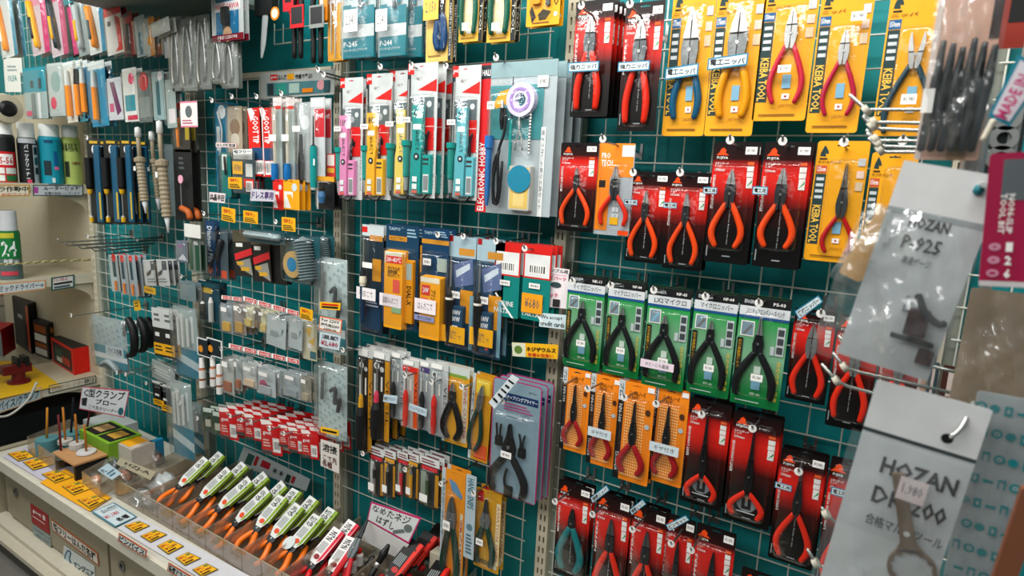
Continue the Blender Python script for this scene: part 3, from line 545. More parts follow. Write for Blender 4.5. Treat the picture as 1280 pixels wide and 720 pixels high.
# tilted blue labels
for tl, tr, br, bl, t, lb in (((993, 389), (1023, 369), (1029, 377), (999, 400), '薄刃ニッパー', 'tilted blue-edged label above the angled cutters'),
    ((738, 622), (758, 606), (762, 613), (741, 629), '精密ニッパ', 'tilted blue-edged label at the foot of the dotted packs, nearest the upright'),
    ((787, 637), (803, 624), (808, 630), (790, 644), '精密ニッパ', 'tilted blue-edged label over the second bottom-row pliers pack'),
    ((832, 656), (857, 644), (862, 650), (837, 664), 'ピンセット', 'tilted blue-edged label at the right of the bottom row')):
    sign('shelf_label', tl, tr, br, bl, .19, lb, 'label', mat('cfdde2'), [('t', t, .08, .2, .92, .8, K_)], mat('2f7f9f'), .12)
# hooks with white caps
hl = [(752, 170, .2, 'above the smallest orange cutters'), (790, 212, .18, 'above the orange and grey pack'), (849, 212, .17, 'under the blue-gripped cutters'), (912, 171, .19, 'between the yellow-gripped and long orange packs'), (978, 172, .19, 'under the clear-tied yellow pack'),
      (1055, 173, .18, 'above the narrow yellow pack with red grips'), (1129, 171, .18, 'behind the pale rails'), (714, 349, .19, 'on the first green pack'), (762, 354, .19, 'on the second green pack'), (816, 360, .19, 'on the third green pack'), (881, 368, .19, 'on the fourth green pack'), (948, 376, .19, 'on the last green pack'),
      (1026, 389, .18, 'above the angled cutters'), (733, 484, .2, 'on the second dotted pack'), (779, 495, .2, 'on the third dotted pack'), (819, 503, .2, 'on the last dotted pack'), (876, 516, .19, 'on the first picture-disc pack'), (940, 534, .19, 'on the second picture-disc pack'), (998, 588, .19, 'over the silver-edged long nose pliers'),
      (692, 626, .2, 'beside the upright above the teal-gripped cutters'), (739, 642, .2, 'between the bottom row packs, nearest the teal cutters'), (789, 661, .2, 'on the third bottom row pack'), (838, 679, .19, 'on the fourth bottom row pack'), (863, 687, .19, 'at the end of the bottom row'),
      (725, 2, .2, 'above the first strong nippers'), (786, 0, .2, 'above the second strong nippers')]
for x, y, L, s_ in hl: hook(x, y, L+.035, 'steel hook with white cap '+s_)
# ------------------------------------------------------------------ the bay of soldering irons
HZ = '0c7f8d'; GG = mat('b9c3c6', .4)
def teal_bag(x0, x1, yb, code, lab, lx, back=2):
    it = [('r', 0, 0, 1, .6, 'c3cfd0')]
    for i in range(6):
        for j in range(9): it.append(('d', .08+.16*i+(.06 if j % 2 else 0), .06+.055*j, .035, '8fb9bd') )
    it += [('r', .52, 0, .78, .56, HZ), ('r', .0, .58, 1, .73, HZ), ('r', 0, .56, .3, .62, HZ), ('r', 0, .73, 1, .83, 'd9dfdf'), ('r', 0, .83, 1, 1, HZ)]
    it += [('t', 'HOZAN', .08, .745, .42, .785, '1c6f7d'), ('t', code, .06, .86, .5, .905, 'f2f4f4'), ('t', 'ウォーターポンププライヤ', .06, .92, .8, .945, 'f2f4f4', 0, 0), ('r', .02, 0, .04, 1, 'd8e2e2')]
    return gp('tool_bag', x0, -78, x1, yb, .17, lab, 'tool bag', HZ, it, [('blis', .0, .0, 1, 1, .03, BAG), ('stk', lx, .62, lx+.42, .8, .031, '2,340', 'efeae6', 'price_card'),
              ('tube', 'hidden_tool', [(.62, .05, .012), (.64, .4, .014), (.6, .6, .012)], .006, '59686c')], back=back, step=(.028, .016, .001), group='teal clear-topped tool bags', slot=False, backlabel='teal clear-topped tool bag seen edge on behind the front ones')
teal_bag(430, 471, 73, 'P-245', 'teal tool bag with a white price card, left of its twin', .25)
teal_bag(477, 512, 71, 'P-244', 'teal tool bag with a white price card, right of its twin', .1)
gp('pliers_pack', 410, -30, 430, 76, .17, 'narrow yellow pack with a silver tweezer-like tool, left of the teal bags', 'tool pack', 'd99a2c', [('r', .05, .03, .95, .33, 'd9d2c8'), ('t', '先曲', .1, .1, .9, .3, 'b33a2a'), ('r', .7, .35, .95, .98, 'e8b03a')],
   [('lathe', 'tweezers', .3, .006, [(.3, .003, CHROME), (.9, .002, CHROME)]), ('lathe', 'tweezers', .55, .006, [(.3, .003, CHROME), (.97, .002, CHROME)]), ('blis', .05, .25, .9, .99, .012)], back=1, group='narrow yellow tool packs')
gp('pliers_pack', 535, -40, 567, 77, .15, 'yellow and white pliers pack with crossed navy handles and a yellow price card', 'pliers pack', 'e8d9b4', [('r', 0, .3, 1, 1, 'f0c76a'), ('r', .88, 0, 1, 1, '20262a'), ('t', 'MARUTO HASEGAWA', .9, .4, .98, .95, 'e8e8e8', -90, 0), ('r', .1, .93, .6, .95, '9a7424')],
   [('pl', dict(cu=.62, zt=-.3, zp=.3, ze=.88, w=.12, hw=.16, ew=.08, grip=mat('123f6b', .3), rr=.1)), ('blis', .1, .03, .95, .97), ('stk', .02, .32, .62, .57, .018, '2,150', 'f5bd4a', 'price_card')], back=1, group='yellow and white pliers packs')
for x0, x1, s_ in ((577, 607, 'left of its twin'), (613, 649, 'beside the small cutter pack at the upright')):
    gp('pliers_pack', x0, -70, x1, 52, .14, 'cream and yellow pack with dark green handles, '+s_, 'pliers pack', 'edd6a0', [('r', 0, .55, 1, 1, 'f0b93c'), ('r', .14, .1, .8, .9, 'ecdcae'), ('r', .84, 0, 1, 1, '1d2324'), ('t', 'KEIBA TOOL', .87, .3, .97, .92, 'dcdccc', -90, 0), ('r', .35, .87, .55, .92, 'f4f0e8'), ('r', .1, .96, .7, .97, '7a5a20')],
       [('pl', dict(cu=.44, zt=-.1, zp=.1, ze=.92, w=.12, hw=.3, ew=.24, grip=mat('0d5a45', .3), rr=.075)), ('blis', .05, .02, .82, .97), ('stk', .3, .82, .58, .9, .018, '')], back=1, group='green-handled pliers packs')
gp('pliers_pack', 662, -60, 704, 32, .14, 'yellow cutter pack with a small black blade, beside the top of the upright', 'cutter pack', YEL, [('p', [(.1, .8), (.16, .72), (.3, .88), (.18, .96)], '23282a'), ('p', [(.35, .85), (.5, .78), (.75, .82), (.6, .92), (.4, .93)], '3b3524'), ('r', .2, .95, .7, .97, '7a4a10'), ('d', .88, .86, .06, 'c8dcd8'), ('t', 'KUSHO', .82, .3, .95, .75, K_, -90)],
   [('box', 'cutter_body', .2, .4, .45, .72, .01, 'dd9a18'), ('box', 'blade', .6, .3, .72, .75, .006, '4a4f50'), ('blis', .12, .1, .8, .9)], back=1, group='yellow cutter packs')
# soldering irons: grey cards with a red triangle
def iron(x0, y0, x1, yb, d, label, lc, num, su, cord=True, handle='0e8f86', hu=.12, back=1, sh=0):
    it = [('r', 0, 0, .12, 1, '23282b'), ('r', .02, .0, .22, .08, 'd8201c'), ('t', 'goot', .03, .02, .21, .06, 'ffffff'), ('p', [(.35, .195), (.97, .12), (.97, .21)], 'de1f1c'), ('t', '半田ごて', .3, .1, .5, .125, '7a5a58', 0, 0), ('r', .84, .5, 1, 1, 'd2d6d4'), ('t', 'SOLDERING IRON', .89, .55, .95, .92, K_, -90, 0),
          ('r', .12, .25, .9, .42, '5d6b6e'), ('d', .3, .31, .09, 'c4cdd0'), ('d', .55, .34, .1, 'aab4b6'), ('d', .75, .3, .08, 'd0d6d6'), ('d', .45, .39, .06, '2e3a3c'), ('r', .5, .4, .92, .64, 'd91c19'), ('r', .5, .46, .92, .466, 'f0d0d0'), ('r', .55, .52, .7, .56, '23282b')]
    c2 = lc
    return gp('soldering_iron_pack', x0, y0, x1, yb, d, label, 'soldering iron pack', 'c6cccb', it,
      [('lathe', 'iron_barrel', hu+.02, .012, [(.12, .0018, CHROME), (.3, .003, CHROME), (.58+sh, .0035, CHROME)]), ('lathe', 'iron_handle', hu, .014, [(.57+sh, .015, handle), (.61+sh, .0145, handle), (.62+sh, .0105, handle), (.84, .0095, handle), (.85, .0075, '9aa4a4'), (.95, .005, '2a3032')]),
       ('strap', 'paper_wrap', [(su, .31), (su, .46), (su+.02, .6), (su-.03, .68), (su-.04, .97)], .17, .019, lc, [('t', num, su-.12, .34, su+.12, .40, K_), ('r', su-.13, .45, su+.13, .49, 'e6eeee'), ('t', 'はんだこて', su-.04, .5, su+.08, .64, K_, -90), ('d', su, .69, .09, '23282b'), ('d', su, .69, .04, 'd8dcdc'), ('r', su-.12, .84, su+.04, .88, 'eef2f0'), ('r', su-.12, .895, su+.04, .935, 'eef2f0'), ('r', su-.14, .945, su+.06, .965, 'e06a5a')]),
       ('box', 'pack_box', su+.16, .67, su+.42, .97, .014, lc, [('r', .05, .1, .8, .16, '3a3a3a'), ('r', .05, .22, .8, .26, '3a3a3a'), ('r', .15, .5, .85, .95, 'dfe3e0'), ('r', .2, .54, .8, .9, '8a8f90')]),
       ('tube', 'power_cord', [(hu, .95, .012), (hu+.12, .99, .016), (su+.3, .975, .01), (su+.25, .6, .01), (su+.3, .5, .008)], .0032, '15181a'),
       ('blis', .02, .22, .9, .985, .024), ('stk', hu-.1, .4+sh*2, hu+.2, .44+sh*2, .026)], back=back, step=(.004, .022, .001), group='soldering iron packs', r=.002, backlabel='grey soldering iron pack hanging behind another one of its kind')
iron(425, 98, 454, 249, .16, 'soldering iron pack with a pink paper wrap, first from the upright', 'e58fbe', '100', .35)
iron(458, 93, 491, 249, .16, 'soldering iron pack with an orange-yellow paper wrap', 'f2b62c', '80', .38)
iron(487, 89, 521, 247, .15, 'soldering iron pack with a cream-yellow wrap, partly behind the next', 'e9cf66', '40', .62, hu=.2)
iron(510, 80, 548, 247, .17, 'soldering iron pack with a dark teal wrap and 60 on it', '1f9a93', '60', .5, hu=.12, back=2)
iron(566, 83, 602, 250, .16, 'soldering iron pack with a pale blue wrap and 20 on it', '5fb4be', '20', .52, hu=.16, back=2)
# soldering set
p = gp('soldering_set_pack', 601, 80, 698, 268, .15, 'large soldering iron set pack with a red left strip and a ring of solder wire', 'soldering set pack', 'a8b4b8',
   [('r', 0, 0, .15, 1, 'e0262a'), ('r', .01, .01, .15, .1, '2a2f33'), ('t', 'HALI', .03, .04, .14, .08, 'ffffff'), ('t', 'ELECTRONIC HOBBY', .025, .52, .12, .99, 'ffffff', 90), ('r', .15, 0, 1, .1, '8ba7ab'), ('t', 'ELECTRONIC HOBBY SET', .18, .115, .6, .14, 'dfe6e6', 0, 0), ('r', .15, .15, .85, .5, '3f8c90'), ('p', [(.2, .27), (.28, .19), (.42, .17), (.45, .2), (.38, .27), (.24, .3)], 'eda41e'), ('r', .84, .42, .9, 1, 'e2e6e6'), ('t', '電子工作に必要な工具セット', .85, .44, .885, .95, K_, -90, 0)],
   [('ring', 'solder_reel', .6, .25, .07, .18, .02, 'd9cfe8'), ('ring', 'solder_reel', .6, .25, .1, .13, .0215, 'a98ad0'),
    ('lathe', 'iron_barrel', .2, .012, [(.2, .0015, CHROME), (.48, .003, CHROME)]), ('lathe', 'iron_handle', .2, .014, [(.48, .012, '1670b8'), (.56, .012, '1670b8'), (.57, .009, '1670b8'), (.88, .007, '1670b8'), (.95, .004, '1a1c20')]),
    ('tube', 'power_cord', [(.38, .3, .01), (.4, .45, .014), (.34, .6, .018), (.36, .85, .018), (.3, .93, .016), (.28, .7, .016), (.33, .6, .02)], .004, '14161a'), ('tube', 'power_cord', [(.36, .58, .02), (.3, .75, .02), (.32, .92, .02), (.38, .9, .02), (.4, .65, .018)], .004, '14161a'),
    ('lathe', 'plug', .36, .014, [(.25, .003, CHROME), (.3, .006, '14161a'), (.38, .007, '14161a'), (.44, .003, '14161a')]),
    ('lathe', 'desolder_tool', .48, .012, [(.1, .001, '2a2c2e'), (.36, .0025, '2a2c2e'), (.37, .004, '12908c'), (.7, .0045, '12908c')]),
    ('tube', 'clip', [(.56, .3, .01), (.59, .42, .012), (.55, .5, .01), (.54, .57, .01)], .0028, CHROME), ('tube', 'clip', [(.6, .3, .01), (.58, .42, .012), (.62, .5, .01), (.63, .57, .01)], .0028, CHROME),
    ('lathe', 'spring', .72, .01, [(v/100, .0042 if v % 2 else .003, CHROME) for v in range(33, 60)]),
    ('box', 'sponge_case', .5, .67, .78, .97, .02, 'c7c9c2', [('r', .08, .05, .92, .95, 'e9c76a'), ('r', .25, .6, .75, .9, 'f0d68a')]), ('lathe', 'sponge_case', .64, .021, [(0, 0, 'e9c76a'), (0, 0, 'e9c76a')]),
    ('blis', .15, .16, .86, .985, .03), ('stk', .2, .26, .3, .31, .031), ('stk', .77, .1, .9, .17, .004)], back=3, step=(.007, .022, .001), group='soldering set packs', slot=False, backlabel='large grey soldering set pack hanging behind the front one')
b = MB(); b.lathe(0, 0, [(0, .15*p.W, mat('1b86a5')), (.0015, .15*p.W, mat('1b86a5'))], 20); b.obj('round_label', p.root, Matrix.Translation((p.X(.64), -.0215, p.Z(.76))) @ Matrix.Rotation(PI/2, 4, 'X'))
# second row of boxed tools
sgr = [('t', 'はんだこて', .1, .25, .9, .55, K_), ('l', .1, .65, .9, .9, 1, '8a3a5a')]
gp('tool_pack', 453, 280, 480, 418, .13, 'dark blue iron pack with a white ribbed dial and a small red mark on top', 'tool pack', '1a2e3a', [('r', 0, 0, 1, .1, 'c8d2d4'), ('r', .0, .02, .25, .07, 'd8201c'), ('r', .35, .09, .95, .14, 'c98a34'), ('r', .5, .3, .9, .5, 'd08f2a'), ('r', .1, .62, .9, .95, '1d3c58'), ('l', .15, .66, .8, .75, 3, 'c8d0e0')],
   [('lathe', 'iron_barrel', .2, .012, [(.1, .002, CHROME), (.36, .003, CHROME)]), ('lathe', 'dial', .22, .016, [(.36, .006, '20262a'), (.46, .011, 'e2dcc4'), (.5, .012, 'e2dcc4'), (.52, .012, 'e2dcc4'), (.54, .01, 'e2dcc4'), (.55, .01, '17304a'), (.9, .008, '17304a')]), ('blis', .0, .1, .95, .97, .02), ('stk', .0, .56, .9, .67, .024, '半田こて', 'efe9ea', 'shelf_label'), ('stk', .25, .33, .7, .38, .022, '')], back=1)
gp('tool_pack', 483, 279, 524, 411, .14, 'dark blue soldering iron pack with a wide yellow box and a price of black print', 'tool pack', '133c57', [('t', 'TAIYO', .08, .03, .45, .06, 'a8c0d0'), ('r', .1, .11, .65, .155, 'c7892a'), ('t', 'ELECTRIC', .15, .12, .6, .145, K_, 0, 0), ('l', .65, .03, .95, .12, 3, '8fb0c4')],
   [('lathe', 'iron_handle', .08, .014, [(.4, .005, '20262a'), (.46, .009, '14375e'), (.8, .009, '14375e'), (.95, .006, '14375e')]), ('box', 'inner_box', .12, .24, .7, 1.0, .024, 'f0a31c', [('r', .03, .02, .95, .16, 'd8d3bc'), ('r', .1, .07, .95, .16, 'dd2c22'), ('t', '200~450℃', .15, .085, .9, .145, 'ffffff'), ('t', 'ダイヤル式\n温度制御\nはんだこて', .2, .2, .85, .33, K_), ('r', .5, .36, .85, .52, 'e25a4a'), ('r', .45, .68, .95, .78, '8fb48a')]), ('box', 'inner_box', .7, .32, .93, .93, .012, 'dd9318', [('r', .1, .05, .8, .3, '9fb0a8'), ('t', 'DIAL-X', .2, .4, .8, .7, K_, -90)]),
    ('stk', .0, .66, .68, .78, .026, '温調はんだこて', 'f0e6e8', 'shelf_label'), ('blis', .0, .22, .95, .99, .028)], back=1)
gp('tool_pack', 528, 284, 562, 423, .14, 'dark blue soldering iron pack with a shorter yellow box marked by a red circle', 'tool pack', '10395a', [('t', 'TAIYO', .08, .03, .5, .055, 'a8c0d0'), ('r', .0, .1, 1, .14, 'c7892a'), ('l', .5, .02, .95, .08, 3, '8fb0c4'), ('r', .6, .26, .95, .38, '9fb0a8')],
   [('lathe', 'iron_barrel', .08, .012, [(.16, .003, 'c98a2a'), (.4, .003, CHROME)]), ('box', 'inner_box', .16, .42, .92, 1.0, .024, 'f0a31c', [('r', .03, .02, .95, .1, 'e8e0c8'), ('r', .1, .14, .5, .3, 'd63a30'), ('t', '20W', .16, .18, .44, .26, 'ffffff'), ('t', 'プリント基板用', .55, .2, .8, .6, K_, -90), ('r', .1, .34, .4, .5, 'e25a4a')]), ('stk', .0, .63, .8, .76, .028, 'はんだこて', 'f0e6e8', 'shelf_label'), ('stk', .0, .78, .75, .83, .028, '電子工作用', '8b8fb8', 'shelf_label'), ('stk', .15, .27, .45, .33, .012), ('blis', .05, .2, .98, .99, .026)], back=1)
for x0, y0, x1, yb, s_, c in ((561, 294, 596, 437, 'left', 'c98a34'), (597, 298, 632, 447, 'right', 'c98a34')):
    gp('tool_pack', x0, y0, x1, yb, .13, 'dark iron pack with white-ringed handle and yellow price card, '+('next to the yellow boxes' if s_ == 'left' else 'next to the teal parts packs'), 'tool pack', '20405a', [('r', .0, .0, 1, .18, '9fb8c2'), ('r', .02, .0, .18, .05, 'a01c20'), ('r', .4, .1, .95, .16, c), ('p', [(.2, .25), (.9, .18), (.95, .4), (.3, .45)], '5f6f98'), ('p', [(.3, .3), (.8, .22), (.82, .27), (.34, .36)], 'c8d6e0'), ('r', .5, .46, .95, .75, 'dc9424'), ('r', .85, .5, .98, .98, '7ba8b8')],
       [('lathe', 'iron_barrel', .22, .012, [(.18, .0025, CHROME), (.45, .003, CHROME)]), ('lathe', 'iron_handle', .24, .017, [(.44, .005, K_), (.5, .012, K_), (.53, .0135, 'e8e4d8'), (.55, .0135, K_), (.75, .011, K_), (.95, .007, K_)]), ('box', 'info_card', .3, .6, .72, .95, .016, '1d4560', [('t', '100V\n30W', .1, .1, .8, .4, 'ffffff'), ('r', .1, .5, .6, .58, 'e8e8e8'), ('r', .6, .8, .85, .92, 'd8584e')]),
        ('stk', .0, .78 if s_ == 'left' else .74, .86, .93 if s_ == 'left' else .89, .022, '¥1,580\n半田こて', 'f2b020', 'price_card'), ('stk', .3, .47, .62, .53, .02), ('blis', .0, .18, .95, .98, .026)], back=1)
for x0, y0, x1, yb, s_ in ((620, 302, 652, 396, 'with a white price tag under its red top'), (656, 305, 691, 401, 'with an orange price card')):
    gp('parts_pack', x0, y0, x1, yb, .13, 'teal and red genuine parts pack '+s_, 'parts pack', '0f7f78', [('r', 0, 0, 1, .44, 'd7211c'), ('r', .05, .12, .95, .42, 'e6e8e6'), ('b', .2, .25, .85, .38), ('p', [(.05, .7), (.1, .68), (.85, 1), (.75, 1)], 'e8eceb'), ('t', 'GENUINE', .08, .78, .8, .85, 'e8eceb'), ('t', 'PARTS', .05, .88, .6, .95, 'e8eceb')],
       [('stk', .25, .5, .65, .57, .003)] + ([('stk', .02, .64, .78, .9, .004, '¥680', 'f0a020', 'price_card')] if 'orange' in s_ else []), back=2, step=(.008, .014, .001), group='teal and red parts packs')
sign('paper_sign', (682, 333), (712, 337), (708, 386), (679, 383), .12, 'white and pink paper sign with small drawings, clipped to the upright', 'sign', mat('efe6e8'), [('t', 'サンプル用\nございます', .05, .02, .95, .13, K_), ('r', .06, .16, .94, .17, mat('e27aa8')), ('t', '先端パーツ', .06, .2, .9, .28, HOTP), ('o', .5, .42, .22, .08, mat('33474c')), ('l0',), ('t', 'フック', .1, .6, .5, .68, HOTP), ('r', .4, .75, .7, .97, mat('2b2527'))] if 0 else [('t', 'サンプル用', .05, .02, .95, .12, K_), ('r', .06, .16, .94, .17, mat('e27aa8')), ('t', '先端パーツ', .06, .2, .9, .3, HOTP), ('o', .5, .42, .22, .07, mat('33474c')), ('t', 'フック', .1, .62, .6, .74, HOTP), ('r', .42, .78, .72, .97, mat('2b2527'))])
sign('credit_card_sign', (675, 391), (709, 394), (707, 412), (674, 408), .13, 'pale blue sign saying credit cards are accepted', 'sign', mat('cfe0e4'), [('t', 'We accept', .05, .12, .85, .45, K_, .01), ('t', 'credit cards', .05, .55, .95, .88, K_, .01)])
sign('yellow_sign', (640, 428), (698, 431), (697, 449), (641, 445), .12, 'small yellow sign with a green dinosaur picture beside black writing', 'sign', mat('f1b51c'), [('r', .0, .0, .3, 1, mat('d9dcc2')), ('o', .14, .5, .09, .3, mat('5f7d35')), ('t', 'ネジザウルス', .32, .25, .96, .58, K_, .03), ('t', '各種お取扱い', .35, .66, .92, .92, mat('c8391c'))])
# third row: packs of small drivers and pliers, crowded and some tilted
YK = 'c88a20'
def drv(x0, y0, x1, yb, d, label, base, accent, hd, hc, top='c8ccc8', extra=(), roll=0, u=.4, back=1, big=False, cat='driver pack'):
    return gp('driver_pack', x0, y0, x1, yb, d, label, cat, base, [('r', 0, 0, 1, .09, top), ('r', .72, .1, 1, .98, accent), ('t', 'VESSEL', .78, .3, .95, .8, K_, -90, 0), ('d', .25, .17, .16, 'd4d8d6'), ('d', .25, .17, .08, '2a2a28'), ('d', .55, .2, .12, 'c4c8c6'), ('r', .1, .26, .22, .5, 'c9ccca'), ('r', .5, .28, .6, .44, 'e8e6dc')]+list(extra),
      [('lathe', 'driver_shaft', u, .01, [(.1, .0025, CHROME), (.45, .0025, CHROME)]), ('lathe', 'driver_handle', u, .012, [(.43, .004, hd), (.47 if big else .5, .008, hd), (.55 if big else .56, .009, hc), (.62, .0075 if not big else .018, hc), (.8, .009 if not big else .02, hc), (.95, .007 if not big else .017, hc), (.97, .004, hc)]), ('blis', .05, .08, .8, .98, .02), ('stk', .1, .02, .7, .08, .003, '')], back=back, step=(.004, .02, .001), roll=roll, group=None)
drv(448, 432, 466, 566, .15, 'black and yellow driver pack beside the upright', '2a2620', YK, 'd8a020', K_, back=2, big=True)
drv(466, 436, 488, 552, .15, 'black and yellow driver pack with a pink handle band, second from the upright', '2a2620', YK, 'd83a5a', K_, back=2, big=True)
drv(489, 438, 506, 524, .14, 'driver pack with a black chuck and silver rings', '8f9a9c', 'b8c0c4', '1c1e20', '23272a', back=1, cat='bit pack')
drv(503, 447, 524, 535, .14, 'driver pack with a red coupling and an orange-red card edge', 'b9b5ae', 'e0551c', 'de2a20', 'e03a28', extra=[('r', .05, .1, .9, .18, 'd8261c')], cat='bit pack')
drv(525, 449, 542, 538, .14, 'driver pack with a violet band over a black and silver chuck', '9aa4a8', 'b8bcc0', '1c1e20', '23272a', extra=[('r', .1, .1, .9, .17, '4a3a78')], cat='bit pack')
drv(538, 451, 561, 545, .145, 'driver pack with a long red coupling and a grey edge', 'a3adb0', 'b9bebe', 'df2b22', 'd8261e', cat='bit pack')
gp('pliers_pack', 555, 454, 588, 555, .14, 'yellow and green pliers pack with round black handles', 'pliers pack', 'd89a20', [('r', 0, 0, 1, .12, 'c7cfc8'), ('r', .1, .1, .9, .14, '7a9a3a'), ('r', 0, .0, .1, 1, 'c9cfd2'), ('r', .75, .2, .95, .95, 'c9c2b0'), ('t', 'FINE CUTTER', .8, .25, .92, .9, 'a02018', -90, 0), ('d', .3, .3, .12, 'd8261e')],
   [('pl', dict(cu=.42, zt=.2, zp=.38, ze=.92, w=.1, hw=.33, ew=.15, grip=mat('141618', .3), rr=.09)), ('blis', .08, .15, .9, .97)], back=1)
gp('pliers_pack', 592, 466, 617, 577, .14, 'yellow spring scissors pack with black handles, left of the ring pliers', 'pliers pack', 'cf9020', [('r', 0, 0, .14, 1, 'bfc8c8'), ('t', '花切鋏', .02, .2, .12, .8, K_, -90, 0), ('r', .2, .05, .9, .22, 'e2c23a'), ('r', .3, .8, .95, .97, 'e0582a')],
   [('pl', dict(cu=.5, zt=.1, zp=.3, ze=.88, w=.14, hw=.3, ew=.1, grip=mat('143a34', .3), body=STEEL, rr=.08, ang=6)), ('blis', .1, .05, .95, .95)], back=1, roll=2)
p = gp('ring_pliers_pack', 617, 470, 679, 622, .15, 'grey rounded ring pliers pack with a magenta edge and spare black heads', 'ring pliers pack', 'b02868', [('p', [(.02, .02), (.08, .008), (.92, .008), (.98, .02), (.98, .992), (.02, .992)], '7f98a5'), ('r', .22, .11, .94, .175, '16305a'), ('t', 'スナップリングプライヤー', .25, .125, .92, .16, 'e8f0f4', 0, .01), ('r', .22, .115, .93, .17, '1a3458') if 0 else ('r', 0, 0, .0, .0, K_), ('t', 'PAT.NO', .75, .06, .9, .075, K_, 0, 0), ('l', .25, .19, .85, .26, 3, 'a34a78'), ('r', .1, .28, .88, .3, 'a7bcc6')],
   [('pl', dict(cu=.42, zt=.36, zp=.56, ze=.97, w=.12, hw=.36, ew=.3, kind='long', tip=K_, body=K_, grip=mat('17191c', .3), rr=.06)), ('tube', 'spare_jaw', [(.14, .38, .008), (.16, .48, .008), (.14, .55, .008)], .003, K_), ('tube', 'spare_jaw', [(.24, .38, .008), (.22, .48, .008), (.24, .55, .008)], .003, K_),
    ('box', 'spare_jaw', .12, .49, .26, .57, .009, K_), ('tube', 'spare_jaw', [(.62, .42, .008), (.66, .5, .008), (.62, .6, .008)], .003, K_), ('tube', 'spare_jaw', [(.74, .42, .008), (.7, .5, .008), (.74, .6, .008)], .003, K_), ('box', 'spare_jaw', .61, .54, .75, .62, .009, K_), ('tube', 'spare_jaw', [(.4, .75, .008), (.36, .85, .008), (.42, .96, .008)], .004, K_), ('box', 'spare_jaw', .36, .9, .52, 1.0, .009, K_),
    ('blis', .04, .26, .95, .985, .022), ('stk', .32, .58, .54, .635, .024)], back=2, step=(.004, .02, .0), r=.012, group='ring pliers packs')
sign('shelf_label', (640, 468), (649, 474), (618, 511), (611, 503), .2, 'white strip label tilted across the ring pliers pack', 'label', mat('d3dde0'), [('t', 'スナップリングプライヤ', .0, .2, 1, .8, K_, .0)] if 0 else [('t', 'プ\nラ\nイ\nヤ', .0, .0, .01, .01, K_)] if 0 else [('r', .1, .15, .9, .2, K_), ('r', .2, .3, .8, .36, K_), ('r', .1, .45, .9, .5, K_), ('r', .2, .6, .9, .66, K_), ('r', .1, .78, .8, .84, K_)])
sign('shelf_label', (480, 493), (497, 495), (496, 505), (479, 502), .19, 'narrow pale label across the first driver packs', 'label', mat('b9cdd8'), [('t', '精密ドライバー', .06, .25, .94, .75, K_, 0)])
sign('shelf_label', (512, 504), (534, 512), (533, 521), (511, 512), .19, 'narrow pale label across the red coupling packs', 'label', mat('b9cdd8'), [('t', 'ビットアダプター', .06, .25, .94, .75, K_, 0)])
# fourth row
for i, (x0, y0, x1, yb, c, hc, s_) in enumerate(((462, 556, 480, 620, 'b9c4c4', '1f2426', 'small cutter pack with a dark body and pale card, left end of its row'), (480, 560, 495, 622, 'd89820', '23282a', 'small orange-edged cutter pack, lowest middle row'), (497, 563, 512, 620, '9aa08e', 'd8303a', 'small pack with a red and yellow driver pair, lowest middle row'), (510, 565, 524, 624, 'b59a3c', 'e0a020', 'small pack with a yellow-tipped tool beside the red one'), (525, 568, 550, 634, '8f9c8e', '3d5a3a', 'small pack of green bits with a white tag, left of the snips'))):
    gp('small_tool_pack', x0, y0, x1, yb, .15, s_, 'small tool pack', '2a2e2c', [('r', .0, .0, 1, .16, 'd0d4d0'), ('r', .1, .18, .9, .26, 'c8202c' if i % 2 == 0 else 'd89820'), ('r', .08, .3, .35, .95, c), ('r', .8, .3, .98, .95, 'c48a24'), ('l', .1, .04, .9, .14, 2, '7a3040')],
       [('lathe', 'tool_handle', .5, .01, [(.3, .002, CHROME), (.42, .006, hc), (.6, .0055, CHROME if i == 0 else hc), (.92, .006, hc)]), ('blis', .05, .2, .95, .98, .016), ('stk', .2, .7, .6, .85, .018, '')], back=2, step=(.003, .018, .001), group=None)
sn = mat('12392e', .3)
gp('snips_pack', 553, 583, 583, 728, .16, 'tall orange aviation snips pack with green handles and a grey side strip', 'snips pack', 'dd8a1e', [('r', 0, 0, .16, 1, 'b2c0c6'), ('t', 'HAND SNIPS', .03, .1, .13, .6, '4a7a86', -90), ('p', [(.3, .08), (.6, .1), (.9, .2), (.85, .23), (.45, .18)], '5a86a8'), ('r', .82, .35, .94, .95, 'd8c8a8'), ('t', '強力切断', .84, .4, .93, .9, 'b0301c', -90)],
   [('pl', dict(cu=.5, zt=.22, zp=.42, ze=1.0, w=.17, hw=.3, ew=.22, grip=sn, body=mat('7c8284', .35, .6), tip=mat('6b7072', .3, .7), rr=.1)), ('blis', .15, .18, .85, .99, .02), ('stk', .28, .42, .58, .5, .022)], back=1, roll=0)
gp('snips_pack', 596, 608, 628, 712, .15, 'short yellow snips pack with green handles right of the tall orange one', 'snips pack', 'c8921e', [('r', .06, .02, .3, .16, 'c8202c'), ('r', .82, .12, .98, .9, 'dcd2a8'), ('t', 'AVIATION SNIPS', .85, .15, .95, .85, 'b8281c', -90, 0), ('r', .1, .88, .7, .94, '6b5410'), ('d', .85, .93, .08, 'd0d4c8')],
   [('pl', dict(cu=.45, zt=.1, zp=.36, ze=.92, w=.17, hw=.34, ew=.26, grip=sn, kind='long', body=mat('7c8284', .35, .6), tip=mat('4c5052', .3, .7), rr=.09)), ('blis', .05, .05, .85, .95, .02), ('stk', .22, .58, .5, .66, .022)], back=1)
gp('side_card', 583, 592, 596, 698, .17, 'narrow grey printed card standing between the two snips packs', 'card', 'a9bac2', [('t', 'HAND SNIPS', .2, .04, .8, .4, '3a6a7a', -90), ('d', .5, .62, .3, '5b7a86'), ('l', .2, .7, .8, .95, 6, '4a6a76')], slot=False)
